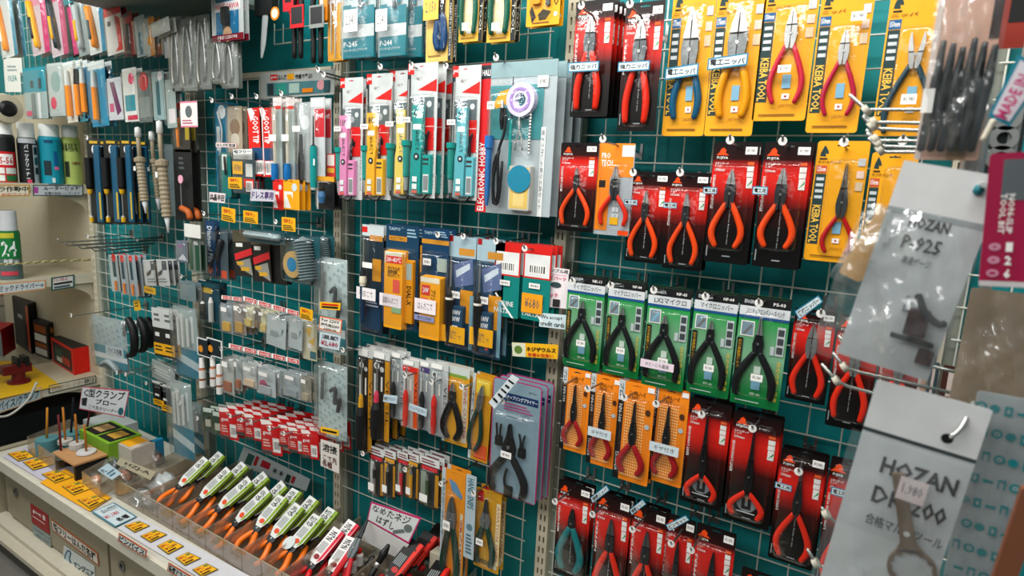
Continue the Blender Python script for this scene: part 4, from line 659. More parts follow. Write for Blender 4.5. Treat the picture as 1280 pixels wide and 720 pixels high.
for x, y, L, s_ in ((473, 80, .2, 'under the left teal tool bag'), (512, 78, .2, 'under the right teal tool bag'), (555, 79, .2, 'under the crossed navy handles'), (618, 68, .2, 'under the dark green handles'), (545, 291, .16, 'on the blue iron pack'), (577, 293, .15, 'left of the white-ringed irons'), (618, 299, .17, 'on the teal parts packs'), (654, 308, .18, 'between the two teal parts packs'),
                    (504, 468, .2, 'over the first driver packs'), (537, 476, .2, 'over the violet band pack'), (575, 482, .2, 'over the round black handles'), (626, 500, .2, 'through the ring pliers pack'), (451, 566, .2, 'at the foot of the black driver handles'), (504, 586, .2, 'over the red and yellow driver pair'), (549, 604, .2, 'left of the tall snips'), (590, 616, .2, 'between the two snips packs'), (703, 478, .22, 'curving in front of the upright')):
    hook(x, y, L, 'steel wire hook '+s_, dz=.03, disc=s_ != 'curving in front of the upright')
# ------------------------------------------------------------------ the bay of red braid packs
gp('cutter_blade_bag', 322, -40, 338, 72, .17, 'curved grey saw blade hanging by a black header', 'saw blade', '1c1e20', [('r', .1, .3, .9, .6, '2a2c2e')], [('tube', 'blade', [(.35, .4, .004), (.4, .6, .004), (.3, .8, .004), (.2, 1.0, .004)], .009, 'a9b0b0')], slot=False) if 0 else None
b = MB(); P0 = at(333, 2, .16); rt_ = empty('saw_blade', P0, 'curved grey blade hanging below a black clamp, left of the orange round tag', 'saw blade')
q = [at(333, 2, .16), at(331, 30, .16), at(329, 55, .16), at(327, 72, .16)]; b.tube([v-P0 for v in q], [.016, .016, .014, .006], mat('98a0a0', .4), 8, .25, 5); b.obj('blade', rt_)
b = MB(); v = at(335, -4, .15)-P0; b.box(v.x-.05, v.x+.04, -.006, .02, v.z-.06, v.z+.12, K_); b.obj('clamp', rt_)
P0 = at(344, 17, .19); b = MB(); b.lathe(0, 0, [(0, .021, ORC), (.002, .021, ORC)], 20); b.lathe(0, 0, [(.0021, .015, mat('f4e3cc')), (.0025, .015, mat('f4e3cc'))], 20)
o = b.obj('round_tag'); o.matrix_world = Matrix.Translation(P0) @ Matrix.Rotation(PI/2, 4, 'X'); tag(o, 'round orange and white tag hanging from a black clamp', 'tag')
def shears(x0, x1, yb, label, tagc):
    Pt = at((x0+x1)/2, -30, .17); r_ = empty('cable_cutter', Pt, label, 'cutter', 'black-handled cutters')
    for s_, xx in ((-1, x0), (1, x1)):
        b = MB(); b.tube([at((x0+x1)/2+s_*2, -20, .17)-Pt, at((x0+x1)/2+s_*5, 5, .17)-Pt, at(xx, yb*.5, .17)-Pt, at(xx, yb, .17)-Pt], [.008, .009, .009, .008], K_, 8, 1, 5); b.obj('handle', r_)
    b = MB(); a, c = at(x0-4, 8, .19)-Pt, at(x1+5, 34, .19)-Pt; b.box(a.x, c.x, -.025, -.023, c.z, a.z, tagc); b.box(a.x+.006, c.x-.006, -.0255, -.025, c.z+.012, a.z-.006, mat('2a2a2c')); b.obj('header_card', r_)
shears(368, 376, 72, 'black-handled cutter with a red header card, right of the orange round tag', mat('cc1f24'))
shears(392, 401, 78, 'black-handled cutter with a white tag, left of the narrow yellow pack', mat('8a8f8c'))
gp('tool_pack', 353, -40, 366, 14, .18, 'red and black header of a tool hanging above the frame', 'tool pack', 'c8202a', [('r', .2, .2, .8, .8, '1a1c1e')], back=1)
gp('tool_pack', 399, -40, 409, 26, .185, 'orange and grey driver pack just left of the narrow yellow pack', 'tool pack', 'e0861c', [('r', .1, .1, .5, .8, 'c8c8c0')], back=1)
# grey information board on the rail
sign('information_board', (325, 91), (419, 86), (418, 118), (326, 124), .06, 'long grey information board with small pictures and a red mark', 'board', mat('b3b8b4'), [('r', .15, .1, .25, .32, RED), ('t', 'goot', .16, .15, .24, .28, W_), ('t', 'はんだ', .26, .12, .38, .32, K_), ('r', .39, .1, .48, .32, YEL), ('t', '作業で選ぶ！', .5, .13, .72, .32, K_), ('r', .1, .42, .95, .9, mat('4b8087')), ('r', .12, .45, .2, .88, mat('2b3a3e')), ('r', .24, .45, .38, .88, mat('2e8f80')), ('r', .42, .48, .56, .85, mat('a8c4b8')), ('o', .84, .6, .05, .2, mat('d99aa0')), ('r', .6, .7, .74, .86, ORC), ('r', .88, .45, .95, .88, mat('33555a'))])
# blue and white hanging pack and silver tools under the overhead shelf
gp('tool_pack', 263, -30, 303, 51, .22, 'white and blue tool pack hanging in front of the overhead shelf', 'tool pack', 'bfc8c6', [('r', .14, 0, .86, .9, '1170a0'), ('r', .1, .42, .92, .56, 'e6e6e6'), ('t', 'HASEGAWA', .14, .45, .88, .53, 'd8384a'), ('r', .36, .6, .6, .85, '22282c'), ('d', .5, .9, .14, 'd9ae88'), ('r', .0, .9, 1, 1, '7a1224'), ('t', 'PRECISION', .2, .92, .8, .97, 'ffffff', 0, 0)], [('box', 'tool_body', .38, .5, .58, .76, .012, '1d2226'), ('blis', .12, .05, .88, .88)], back=1, group='white and blue tool packs')
def silver(x0, y0, x1, yb, label, open_=True, d=.2):
    p = gp('tweezers_bag', x0, y0, x1, yb, d, label, 'tweezers bag', '8b928c', [('r', 0, 0, 1, .1, '6b6f6c'), ('r', .06, .12, .94, .95, '9fa5a0')],
       [('tube', 'tweezer_arm', [(.45, .1, .008), (.3, .4, .008), (.22, .75, .008), (.3, .92, .008)], .0042, CHROME), ('tube', 'tweezer_arm', [(.55, .1, .008), (.7, .4, .008), (.75, .75, .008), (.6, .9, .008)], .0042, CHROME), ('blis', .0, .0, 1, 1, .016, BAG)], back=1, step=(-.01, .02, 0), group='silver tweezers bags', slot=False)
silver(212, 22, 226, 114, 'clear bag with dark slim tweezers, left of the silver ones'); silver(224, 24, 244, 114, 'clear bag with an open pair of silver tweezers')
silver(243, 20, 262, 112, 'clear bag with crossed silver tweezers under the shelf', d=.19); silver(264, 48, 280, 104, 'clear bag with a thick silver spring tool beside the blue pack', d=.21); silver(276, 50, 297, 110, 'clear bag with a plain grey card and dark rod, right of the spring tool', d=.2)
# row one of the bay
sm = dict(slot=True)
gp('tool_pack', 268, 128, 285, 248, .12, 'blue and white tool pack with a white swirl, first of its row', 'tool pack', '1a7a9a', [('d', .5, .1, .3, 'e8f0f0'), ('r', .1, .55, .9, .95, '174a5a'), ('r', .1, .25, .35, .5, 'd4dcdc')], [('tube', 'tool', [(.3, .1, .006), (.6, .3, .006), (.4, .55, .006)], .003, 'dfe4e4'), ('blis', .0, .05, 1, .97)], back=2)
gp('small_bag', 284, 133, 302, 198, .14, 'clear bag of brown coiled tips behind a black hook', 'small bag', 'b9a68c', [('d', .5, .4, .35, '8a6a48'), ('d', .5, .65, .3, 'd8cdbb')], [('blis', 0, 0, 1, 1, .016, BAG)], back=1)
for x0, x1, yb, s_ in ((309, 328, 220, 'left one of the pair'), (324, 341, 221, 'right one of the pair')):
    gp('solder_wick_pack', x0, 135, x1, yb, .15, 'tall red tip pack with a blue foot, '+s_, 'tip pack', 'd8241e', [('p', [(.0, .0), (.3, .0), (.5, .08), (.2, .2)], 'e8e8e8'), ('t', 'GOOT TIP', .3, .12, .7, .52, 'ffffff', -90), ('r', .2, .58, .9, .76, '1f4a70'), ('b', .3, .77, .9, .97), ('r', .92, 0, 1, 1, 'e8c8c4')], roll=-2, back=1, group='tall red tip packs')
for x0, x1, s_ in ((341, 352, 'left'), (357, 368, 'right')):
    gp('desolder_pump_pack', x0, 122, x1, 225, .15, 'clear tube pack with a blue socket at its foot, '+('beside the red tip packs' if s_ == 'left' else 'beside the white bag'), 'tube pack', 'aebcba', [('r', 0, 0, 1, .1, 'e6dcd8'), ('r', .1, .1, .9, .14, 'd8382c')], [('lathe', 'tube', .5, .012, [(.14, .006, 'c9c2b0'), (.8, .006, 'c9c2b0')]), ('lathe', 'socket', .5, .014, [(.8, .011, '1468a8'), (.9, .013, '1468a8'), (1.0, .012, '1468a8')]), ('blis', .0, .05, 1, .85, .02), ('stk', .1, .45, .9, .53, .022, '')], back=1, group='clear tube packs')
gp('solder_sucker_bag', 371, 128, 388, 228, .14, 'clear white bag holding a black nozzle tool', 'tool bag', 'bcc3c2', [('d', .6, .25, .35, 'e2e6e6')], [('lathe', 'nozzle', .5, .012, [(.4, .005, K_), (.6, .008, K_), (.75, .011, K_), (1.0, .01, K_)]), ('blis', 0, 0, 1, 1, .02, BAG), ('stk', .05, .3, .6, .37, .022, '')], back=1)
gp('solder_sucker_pack', 388, 122, 406, 238, .14, 'grey pack with a teal solder sucker and red printed top', 'tool pack', 'c9ced0', [('r', .3, .12, .98, .42, 'cf2f38'), ('t', 'goot', .35, .16, .9, .24, 'ffffff'), ('r', .1, .02, .9, .1, 'e8ecec')], [('lathe', 'sucker', .4, .012, [(.2, .002, '23282a'), (.5, .003, '23282a'), (.52, .011, '0f8a88'), (.62, .012, '0f8a88'), (.97, .011, '0f8a88')]), ('blis', 0, .1, .95, .98), ('stk', .3, .66, .62, .73, .02, '')], back=1)
gp('soldering_tool_pack', 396, 220, 418, 262, .14, 'black pack with a blue round knob and a yellow top', 'tool pack', '17181a', [('r', 0, 0, 1, .15, 'e0a12a'), ('r', 0, .15, .1, 1, 'c8c8c8')], [('lathe', 'knob', .5, .016, [(.45, .009, '3b6a96'), (.6, .013, '3b6a96'), (.8, .009, '3b6a96')]), ('blis', 0, .1, 1, 1)], back=1)
gp('tip_pack', 408, 192, 419, 222, .12, 'small red and white box above the black pack', 'small box', 'd9413c', [('r', .1, .05, .9, .5, 'f0e4dc'), ('r', .1, .6, .9, .8, 'e8b040')], slot=False, th=.015)
gp('tip_cleaner_pack', 276, 190, 288, 246, .15, 'narrow teal pack with a dark cutter, first row foot', 'small tool pack', '17756f', [('r', .1, .05, .6, .4, 'dfe4e0')], [('tube', 'tool', [(.5, .1, .006), (.6, .5, .006)], .004, K_), ('blis', 0, 0, 1, 1)], back=1)
gp('wick_pack', 290, 188, 318, 242, .16, 'grey solder wick pack with a price card of yellow and black', 'small tool pack', '3d5258', [('r', .05, .02, .9, .2, 'cdd4d0'), ('r', .6, .3, .9, .6, 'd8dcd8'), ('r', .5, .65, .95, .85, 'd8302c'), ('b', .6, .7, .9, .95)], [('stk', .05, .25, .5, .55, .004, '¥780', 'f2b31f', 'price_card'), ('blis', 0, 0, 1, 1, .01)], back=2)
for x0, x1, yb, c, s_ in ((341, 354, 262, 'd8241e', 'red box pack with white print under the clear tube'), (354, 374, 262, 'eda41c', 'orange-yellow box pack with a blue mark')):
    gp('flux_pack', x0, 224, x1, yb, .17, s_, 'flux pack', c, [('r', .05, .4, .6, .95, 'e3e4e0'), ('d', .7, .25, .16, 'c8d8dc'), ('p', [(.2, .5), (.5, .5), (.8, .95), (.5, .98)], c)], back=2, step=(.006, .018, 0), group='red and yellow flux packs')
for q, nm, t, c, bc in ((((270, 178), (296, 179), (296, 185), (270, 184)), 'shelf_label', 'はんだ吸取線', 'e6dcd8', 'c2344a'), (((291, 187), (315, 186), (315, 192), (292, 193)), 'shelf_label', '鉛フリー', 'dfe2de', None), (((314, 236), (344, 238), (343, 252), (313, 251)), 'shelf_label', 'ドレス専用', 'c9c6d0', None), (((262, 240), (282, 242), (281, 254), (262, 252)), 'shelf_label', '共晶半田', 'e4d6d8', None)):
    sign(nm, *q, .2, {'はんだ吸取線': 'pink-edged label strip over the clear bags, upper of two', '鉛フリー': 'white label strip over the wick pack, lower of two', 'ドレス専用': 'lilac-grey label with purple writing at the foot of the first row', '共晶半田': 'small white label with red writing at the left end of the first row'}[t], 'label', mat(c), [('t', t, .05, .15, .95, .85, mat('4a2f6a') if t == 'ドレス専用' else K_, .03)], mat(bc) if bc else None)
for x0, y0, x1, yb, s_ in ((285, 221, 302, 236, 'in the first row near the purple label'), (277, 259, 294, 277, 'first of the three over the abrasive packs'), (304, 263, 322, 279, 'middle of the three over the abrasive packs'), (352, 271, 369, 289, 'last of the three over the abrasive packs'), (375, 384, 391, 400, 'at the right end of the red label strips')):
    gp('price_card', x0, y0, x1, yb, .205, 'yellow price card with red print '+s_, 'price card', 'efb01c', [('t', '特価', .15, .1, .85, .45, 'c23a1c'), ('l', .1, .55, .9, .95, 3, '2b2216')], slot=False, roll=random.uniform(-3, 6))
# second row: abrasives and hoses
gp('file_pack', 256, 275, 268, 345, .15, 'tall dark blue file pack with vertical white writing', 'file pack', '1d3f63', [('t', 'Diamond File', .2, .1, .7, .75, 'dce4ea', -90), ('d', .4, .88, .25, 'd85a3a')], back=1)
gp('drill_pack', 262, 285, 284, 350, .13, 'grey pack holding a dark slanted rotary tool', 'tool pack', '55646a', [('r', .6, .8, .9, .95, 'e05a3a')], [('tube', 'rotary_tool', [(.8, .2, .012), (.5, .55, .012), (.2, .8, .012)], .011, '2b2e30'), ('blis', 0, 0, 1, 1, .03)], back=1)
for i, (x0, x1, yb, s_) in enumerate(((290, 314, 345, 'first'), (313, 336, 352, 'second'))):
    gp('sanding_pack', x0, 286+3*i, x1, yb, .16, 'dark sanding sheet pack with a slanted red band and yellow blocks, %s of two' % s_, 'sanding pack', '24211f', [('r', 0, 0, 1, .25, '57503f'), ('r', .15, .28, .5, .36, 'e6e6e0'), ('p', [(.05, .52), (.95, .38), (.98, .52), (.08, .66)], 'd22a30'), ('p', [(.1, .7), (.85, .6), (.95, .98), (.4, .85)], '8e8e86'), ('r', .15, .68, .5, .76, 'd0a030'), ('r', .35, .8, .8, .88, 'd0a030')], back=1, roll=-4, slot=False, group='dark sanding sheet packs')
gp('abrasive_pad', 331, 300, 357, 355, .15, 'plain black abrasive sheet beside the sanding packs', 'abrasive sheet', '1b1a19', slot=False, roll=-2, back=1)
def ribbed(x0, y0, x1, yb, d, label, ring=False, horizontal=False):
    p = Pack('hose_pack', x0, y0, x1, yb, d, label, 'hose pack', None, card=mat('20525a'), slot=False); p.card(); b = MB()
    if horizontal: pts = [(.05+.9*i/28, .45, .014) for i in range(29)]
    else: pts = [(.62+.15*i/28, .08+.8*i/28, .014) for i in range(29)]
    P = [Vector((p.X(u), -y, p.Z(v))) for u, v, y in pts]; b.tube(P, [(.28*p.H if horizontal else .2*p.W)*(1 if i % 2 else .68) for i in range(29)], mat('8fa0a4', .3, .3), 10, 1, 1, curve=False, smooth=False); b.obj('ribbed_hose', p.root)
    if ring: b = MB(); b.ring(p.X(.28), p.Z(.62), .1*p.W, .26*p.W, -.012, -.001, mat('c9a566')); b.disc(p.X(.28), p.Z(.62), .14*p.W, -.0125, mat('1f7fb0')); b.obj('sanding_ring', p.root)
    p.blister(0, 0, 1, 1, .035); return p
ribbed(308, 284, 356, 304, .19, 'clear pack with a ribbed grey hose lying across the sanding packs', horizontal=True)
ribbed(356, 291, 400, 355, .17, 'blue-green pack with a ribbed hose and a yellow ring with blue centre', ring=True); ribbed(391, 292, 418, 336, .1, 'smaller ribbed hose pack next to the upright')
# mid-height silver patterned bags with black tools
def pattern_bag(x0, y0, x1, yb, d, label, teal=True):
    it = [('r', .8*(i % 2)*.0+((i*37) % 100)/104, ((i*61) % 100)/102, ((i*37) % 100)/104+.06, ((i*61) % 100)/102+.03, '9ab4b6') for i in range(60)]
    if teal: it += [('r', 0, .62, 1, .95, '11808c'), ('r', 0, .73, 1, .82, 'dfe4e4')]
    return gp('tool_bag', x0, y0, x1, yb, d, label, 'tool bag', 'bfcfce', it, [('tube', 'tool_arm', [(.25, .15, .012), (.22, .5, .012)], .006, '50585a'), ('tube', 'cord', [(.55, .35, .015), (.75, .3, .02), (.7, .5, .015), (.9, .42, .02), (.8, .6, .015)], .007, '1a1c1e'), ('blis', 0, 0, 1, 1, .035, BAG)], slot=False)
pattern_bag(398, 320, 434, 440, .15, 'silver patterned tool bag with a teal foot, hanging over the upright')
p = pattern_bag(398, 449, 434, 546, .14, 'silver patterned tool bag without a teal foot, hanging over the upright', False)
sign('notice_card', (400, 395), (428, 400), (426, 417), (399, 411), .22, 'white notice card with an orange edge and voltage writing', 'card', mat('ebe7e0'), [('t', 'For 220V', .1, .1, .9, .35, K_), ('t', '海外用220V', .08, .45, .92, .7, K_), ('t', '100V-1A', .25, .78, .8, .93, K_)], mat('e8763c'), .08)
sign('notice_card', (400, 415), (426, 420), (424, 438), (399, 433), .225, 'pale blue notice card with red and black writing, below the orange-edged one', 'card', mat('c6d4da'), [('t', '温調', .1, .1, .9, .4, K_), ('t', '¥2,680', .08, .5, .92, .9, mat('a8304a'))])
sign('notice_card', (400, 377), (426, 379), (425, 388), (400, 386), .22, 'thin yellow notice strip with red print above the notice cards', 'card', mat('f0b81c'), [('r', .1, .2, .9, .45, RED), ('r', .1, .55, .9, .8, K_)])
sign('notice_card', (401, 549), (424, 556), (424, 592), (401, 582), .2, 'white board card with black and red handwriting by the upright', 'card', mat('d8d2cc'), [('t', '溶接', .1, .1, .9, .4, K_), ('t', 'こて先\n各種', .1, .5, .9, .95, mat('5a3030'))])
sign('notice_card', (401, 533), (424, 538), (423, 545), (401, 540), .2, 'thin yellow strip over the handwritten board card', 'card', mat('f0b81c'), [('r', .1, .35, .9, .7, K_)])
# small bags under the red label strips
def baggie(x0, y0, x1, yb, d, label, base, items=(), back=2, cont='d9c7a0', group='small clear parts bags', yaw=0, bl=None, mid=.62):
    return gp('parts_bag', x0, y0, x1, yb, d, label, 'parts bag', base, items, [('box', 'contents', .2, mid, .8, .92, .008, cont), ('blis', 0, 0, 1, 1, .014, BAG), ('stk', .3, .1, .75, .24, .016, '')], back=back, step=(.006, .018, 0), group=group, yaw=yaw, backlabel=bl or 'small clear parts bag hanging behind others of its row', r=.002)
for i, (x0, x1, y0, yb, c, cc, s_) in enumerate(((276, 291, 378, 416, '8f9aa0', 'd8a82a', 'with a pink-tailed yellow dot'), (292, 307, 376, 418, '9a8f8a', 'c89a3c', 'with a dark red block'), (305, 317, 381, 409, 'd9d2b4', 'e0c26a', 'with cream card and yellow contents'), (318, 326, 384, 410, '6b5a4c', '8a7050', 'narrow and dark'), (324, 336, 385, 416, 'd8d2b0', 'dcc070', 'with cream card beside the large grey bags'))):
    baggie(x0, y0, x1, yb, .16, 'small parts bag %s, upper shelf-strip row' % s_, c, cont=cc)
for x0, x1, y0, yb, s_ in ((334, 358, 392, 434, 'left one'), (362, 379, 395, 437, 'right one')):
    gp('parts_bag', x0, y0, x1, yb, .18, 'large pale grey parts bag with faint print, '+s_, 'parts bag', 'b6c0c0', [('l', .2, .5, .7, .7, 4, '6a7878'), ('p', [(.8, .35), (.9, .4), (.75, .62)], '6a7878'), ('r', .25, .08, .5, .16, 'e8e4e4')], [('blis', 0, 0, 1, 1, .01, BAG)], back=3, step=(.008, .012, 0), group='large pale grey parts bags', roll=4)
gp('parts_bag', 379, 402, 396, 450, .17, 'cream parts bag with a yellow leaf pattern, right end of the strip row', 'parts bag', 'cfc6a4', [('p', [(.1, .2), (.6, .1), (.5, .4)], 'd8a82a'), ('p', [(.4, .5), (.9, .35), (.7, .6)], 'd8a82a'), ('r', .3, .55, .6, .68, 'e8e4e0'), ('r', .5, .75, .95, .95, '17606a')], [('blis', 0, 0, 1, 1, .014, BAG)], back=1)
for i, (x0, x1, y0, yb, s_) in enumerate(((248, 259, 448, 484, 'first'), (262, 272, 446, 482, 'second'), (270, 280, 456, 492, 'third'))):
    rt_ = empty('flux_bottle', at((x0+x1)/2, yb, .17), 'small white-capped flux bottle in a clear bag, %s of three' % ('topmost left', 'middle', 'lowest and rightmost')[i], 'bottle')
    h = at((x0+x1)/2, y0, .17).z-rt_.location.z; rr = .013; b = MB(); b.lathe(0, 0, [(0, rr, mat('d9dad6', .3)), (h*.25, rr, mat('8a4a28')), (h*.32, rr, mat('d9dad6')), (h*.6, rr, mat('a85a34')), (h*.68, rr*.6, W_)], 14); b.obj('bottle_body', rt_)
    b = MB(); b.lathe(0, 0, [(h*.68, rr*.8, W_), (h, rr*.75, W_)], 14); b.obj('cap', rt_)
for i, (x0, x1, y0, yb, c, cc, s_) in enumerate(((277, 292, 444, 492, 'b7bcb6', 'a85c34', 'white bottle label with brown lines'), (294, 302, 446, 488, '9ea6a4', 'a85c34', 'narrow one with a brown block'), (303, 322, 452, 484, 'c6c8c6', 'e6c7a6', 'peach block below a grey top'), (321, 344, 457, 494, 'bcc4c6', 'a9b2b4', 'round pink and grey emblem'), (350, 354, 463, 494, '8d9898', '8d9898', 'seen nearly edge on'), (354, 377, 462, 497, 'a3adb0', '96a0a4', 'plain grey with a small white tag'), (377, 389, 468, 502, '8f8a7a', 'b0a48a', 'dull brown by the silver bag'))):
    baggie(x0, y0, x1, yb, .16, 'small parts bag, %s, lower shelf-strip row' % s_, c, cont=cc, items=[('d', .35, .68, .22, 'c2356a'), ('r', .25, .6, .75, .64, '2a2a30')] if 'emblem' in s_ else (), group='small clear parts bags of the lower row', bl='small clear parts bag hanging behind others of the lower row', mid=.66)
def strip(p0, p1, n, h, d, label):
    for i in range(n):
        a = [p0[k]+(p1[k]-p0[k])*i/n for k in (0, 1)]; c = [p0[k]+(p1[k]-p0[k])*(i+.93)/n for k in (0, 1)]
        sign('red_label', a, c, (c[0], c[1]+h), (a[0], a[1]+h), d, label % ('first', 'second', 'third', 'fourth', 'fifth', 'sixth')[i], 'label', mat('d42624'), [('t', 'はんだ線', .25, .2, .9, .8, W_), ('r', .03, .1, .18, .9, W_)], mat('e8dcd8'), .1)
strip((304, 370), (375, 390), 4, 6, .2, 'red and white label over the upper small bags, %s from its left end')
strip((286, 429), (375, 450), 5, 6, .21, 'red and white label over the lower small bags, %s from its left end')
strip((277, 369), (303, 372), 2, 5, .17, 'red and white label further back over the upper bags, %s from its left end')
for x0, x1, s_ in ((246, 264, 'with an orange disc'), (258, 277, 'plain, behind the disc one')):
    gp('small_frame_pack', x0, 421, x1, 446, .18, 'small black pack with a white frame '+s_, 'small pack', 'dfe3e0', [('r', .07, .06, .93, .94, '14222a')]+([('d', .25, .6, .15, 'd88a20')] if 'disc' in s_ else []), slot=False)
gp('bottle_pack', 248, 350, 274, 402, .14, 'dark teal pack with two small bottles and a yellow label on top', 'bottle pack', '123e4c', [('r', .1, .02, .85, .14, '1e5a66'), ('r', .15, .15, .65, .28, 'c7a42c')], [('lathe', 'bottle', .3, .012, [(.5, .004, 'e8e4e0'), (.55, .009, '23282a'), (.95, .009, '23282a')]), ('lathe', 'bottle', .7, .012, [(.35, .004, 'e8e4e0'), (.48, .01, 'b8bcb8'), (.96, .01, 'b8bcb8')]), ('blis', 0, .1, 1, 1, .028)], back=1)
# red braid packs
k = 0
for (x, y, h) in ((276, 515, 34), (296, 519, 25), (307, 523, 27), (328, 530, 38), (350, 537, 22), (362, 540, 26), (378, 543, 30)):
    k += 1
    gp('braid_pack', x, y-8, x+17 if k != 4 else x+20, y+h, .19 if k in (1, 4) else .18, 'red desoldering braid pack with white print, '+['nearest the green packs', 'second along', 'third along', 'largest, in the middle of the row', 'fifth along', 'sixth along', 'at the right end of the row'][k-1], 'braid pack', 'c4161a', [('p', [(.0, .0), (.45, .0), (.6, .1), (.05, .15)], 'e6e0dc'), ('r', .55, .5, .92, .92, 'd8d8d4'), ('b', .6, .55, .9, .88), ('t', 'goot', .1, .32, .5, .46, 'ffffff'), ('l', .1, .55, .45, .8, 3, 'e8b8b0'), ('r', 0, .88, .5, 1, '4a4440')],
       [('lathe', 'braid_reel', .5, .004, [(.1, .002, 'd8a070'), (.2, .002, 'd8a070')]), ('blis', .1, .12, .9, .9, .012)], back=4, step=(.006, .032, .0), roll=-3, yaw=12, group='red desoldering braid packs', backlabel='red desoldering braid pack hanging behind the front one of its hook')
for x, y, s_ in ((254, 507, 'left'), (266, 512, 'right')):
    gp('braid_pack', x, y, x+13, y+32, .18, 'dark green braid pack beside the red ones, %s one' % ('further' if s_ == 'left' else 'nearer'), 'braid pack', '28402f', [('r', .1, .02, .9, .2, 'b8c4b8'), ('r', .2, .5, .6, .8, 'b8b8a8')], [('blis', 0, .1, 1, 1)], back=3, step=(.005, .03, 0), roll=-3, yaw=12, group='dark green braid packs')
for x, y, L, s_ in ((262, 123, .21, 'under the tweezers bags'), (287, 118, .2, 'above the coiled tips bag'), (318, 118, .2, 'above the tall red tip packs'), (349, 114, .2, 'over the information board'), (395, 84, .2, 'under the black-handled cutters'), (402, 90, .2, 'left of the pink-wrapped iron'), (222, 503, .23, 'in front of the long clear bags'), (244, 522, .24, 'nearest the green braid packs'), (285, 519, .24, 'through the first red braid pack'), (299, 524, .23, 'through the second red braid pack'), (311, 526, .24, 'through the third red braid pack'), (334, 535, .24, 'through the largest red braid pack'), (352, 541, .23, 'through the right red braid packs'),
                    (274, 435, .2, 'over the flux bottles'), (323, 453, .2, 'over the emblem bag'), (297, 387, .2, 'over the cream bags'), (345, 392, .2, 'over the large grey bags'), (426, 436, .24, 'through the notice cards'), (252, 265, .2, 'over the abrasive packs, left end'), (342, 275, .2, 'over the abrasive packs, right end')):
    hook(x, y, L, 'dark steel hook with a round cap '+s_)
# ------------------------------------------------------------------ overhead shelf and the bay of cutters on the left
SH = mat('7d8580', .6)
a = at(195, 27, 0); zz = a.z
rt_ = empty('overhead_shelf', (a.x, 0, zz), 'grey-green overhead shelf sticking out above the silver tweezers bags', 'shelf')
b = MB(); b.box(0, .82, -.6, 0, 0, .1, SH); b.obj('board', rt_); b = MB(); b.box(.78, .84, -.5, -.02, -.05, -.001, mat('a9aea8', .5)); b.obj('bracket', rt_)
G = dict(group=None)
def lp(x0, y0, x1, yb, label, base, items=(), parts=(), d=.2, roll=-5, back=1, name='tool_pack', cat='tool pack', blis=True, yaw=0):
    return gp(name, x0, y0, x1, yb, d, label, cat, base, items, list(parts)+([('blis', .03, .05, .97, .97, .016)] if blis else []), back=back, step=(.006, .02, 0), roll=roll, yaw=yaw, slot=False)
def knife(c, c2, u=.5): return [('tube', 'knife_body', [(u-.15, .12, .008), (u, .5, .01), (u+.1, .88, .008)], .015, c), ('tube', 'grip', [(u-.02, .4, .021), (u+.06, .75, .021)], .008, c2)]
lp(-6, -2, 14, 72, 'orange cutter pack with a blue edge at the far left of the top row', 'd5dcd8', [('r', .8, 0, 1, 1, '2a86a0')], knife('f08a1a', 'e8e8e0', .35))
lp(33, -6, 55, 68, 'pink-topped pack of yellow and black scissors, first of two', 'c9b8bd', [('r', 0, 0, 1, .2, 'd58aa0'), ('r', .7, .2, 1, 1, 'c02a68')], knife('f0a81c', '1d2a30', .35))
lp(57, -8, 78, 70, 'pink-topped pack of yellow and black scissors, second of two', 'c9b8bd', [('r', 0, 0, 1, .15, 'd84a72'), ('r', .7, .1, 1, 1, 'c02a68')], knife('1d2a30', 'f0a81c', .4))
lp(76, -4, 91, 70, 'dark pack with a magenta strip in the top row', '1d2628', [('p', [(.4, .2), (.7, .2), (1, 1), (.6, 1)], 'c02a68'), ('r', 0, 0, 1, .15, '1c7f86')])
lp(92, 0, 105, 70, 'grey pack with a silver tool and yellow grip in the top row', '8f9a98', [], knife('a8b0ae', 'e8a820', .4))
lp(106, 2, 127, 67, 'orange knife pack with a white card and blue edge in the top row', 'd4dad6', [('r', .75, 0, 1, 1, '2a86a8')], knife('f08c1c', '56686a', .4))
lp(129, 9, 150, 68, 'white and red pack with a dark blade in the top row', 'e2dfd8', [('r', 0, 0, 1, .2, 'd8262a'), ('p', [(.6, .2), (.9, .3), (.95, .95), (.5, .95), (.7, .85)], 'd8342a'), ('r', .15, .3, .35, .4, '20282c')])
lp(152, 17, 165, 70, 'dark red pack right of the white and red one', '8a1c20', [('r', .1, .0, .6, 1, '251a1c'), ('r', .2, .1, .9, .25, 'c8302c')])
lp(167, 21, 180, 71, 'grey-blue pack with a narrow tool near the overhead shelf', 'a9b8b8', [('r', .3, .4, .6, .95, '4a7a86')])
lp(180, 23, 192, 70, 'orange pack with a white tag near the overhead shelf', 'd98a28', [('r', 0, 0, .4, 1, 'b9c0b8'), ('d', .4, .6, .25, 'f0a028')])
lp(192, 40, 203, 70, 'black and amber pack under the crumpled white bag', '231c18', [('r', .2, .5, .8, .95, '7a3c14')])
lp(203, 34, 214, 72, 'pale striped pack just left of the tweezers bags', 'b9bcc0', [('r', .6, .0, .8, 1, '6a6a78')])
lp(188, 27, 211, 43, 'crumpled white bag top hanging under the overhead shelf', 'c9cec6', roll=-8, d=.24, name='small_bag', cat='bag')
lp(4, 74, 27, 95, 'upper of two white paper tags at the left edge', 'dcdcd4', [('l', .2, .4, .8, .8, 2, '8f9a98')], roll=3, blis=False, name='paper_tag', cat='tag', back=0)
lp(5, 90, 25, 115, 'lower of two white paper tags at the left edge', 'dcdcd4', [('t', 'OLFA', .2, .2, .8, .5, '3a8a90')], roll=2, blis=False, name='paper_tag', cat='tag', back=0, d=.21)
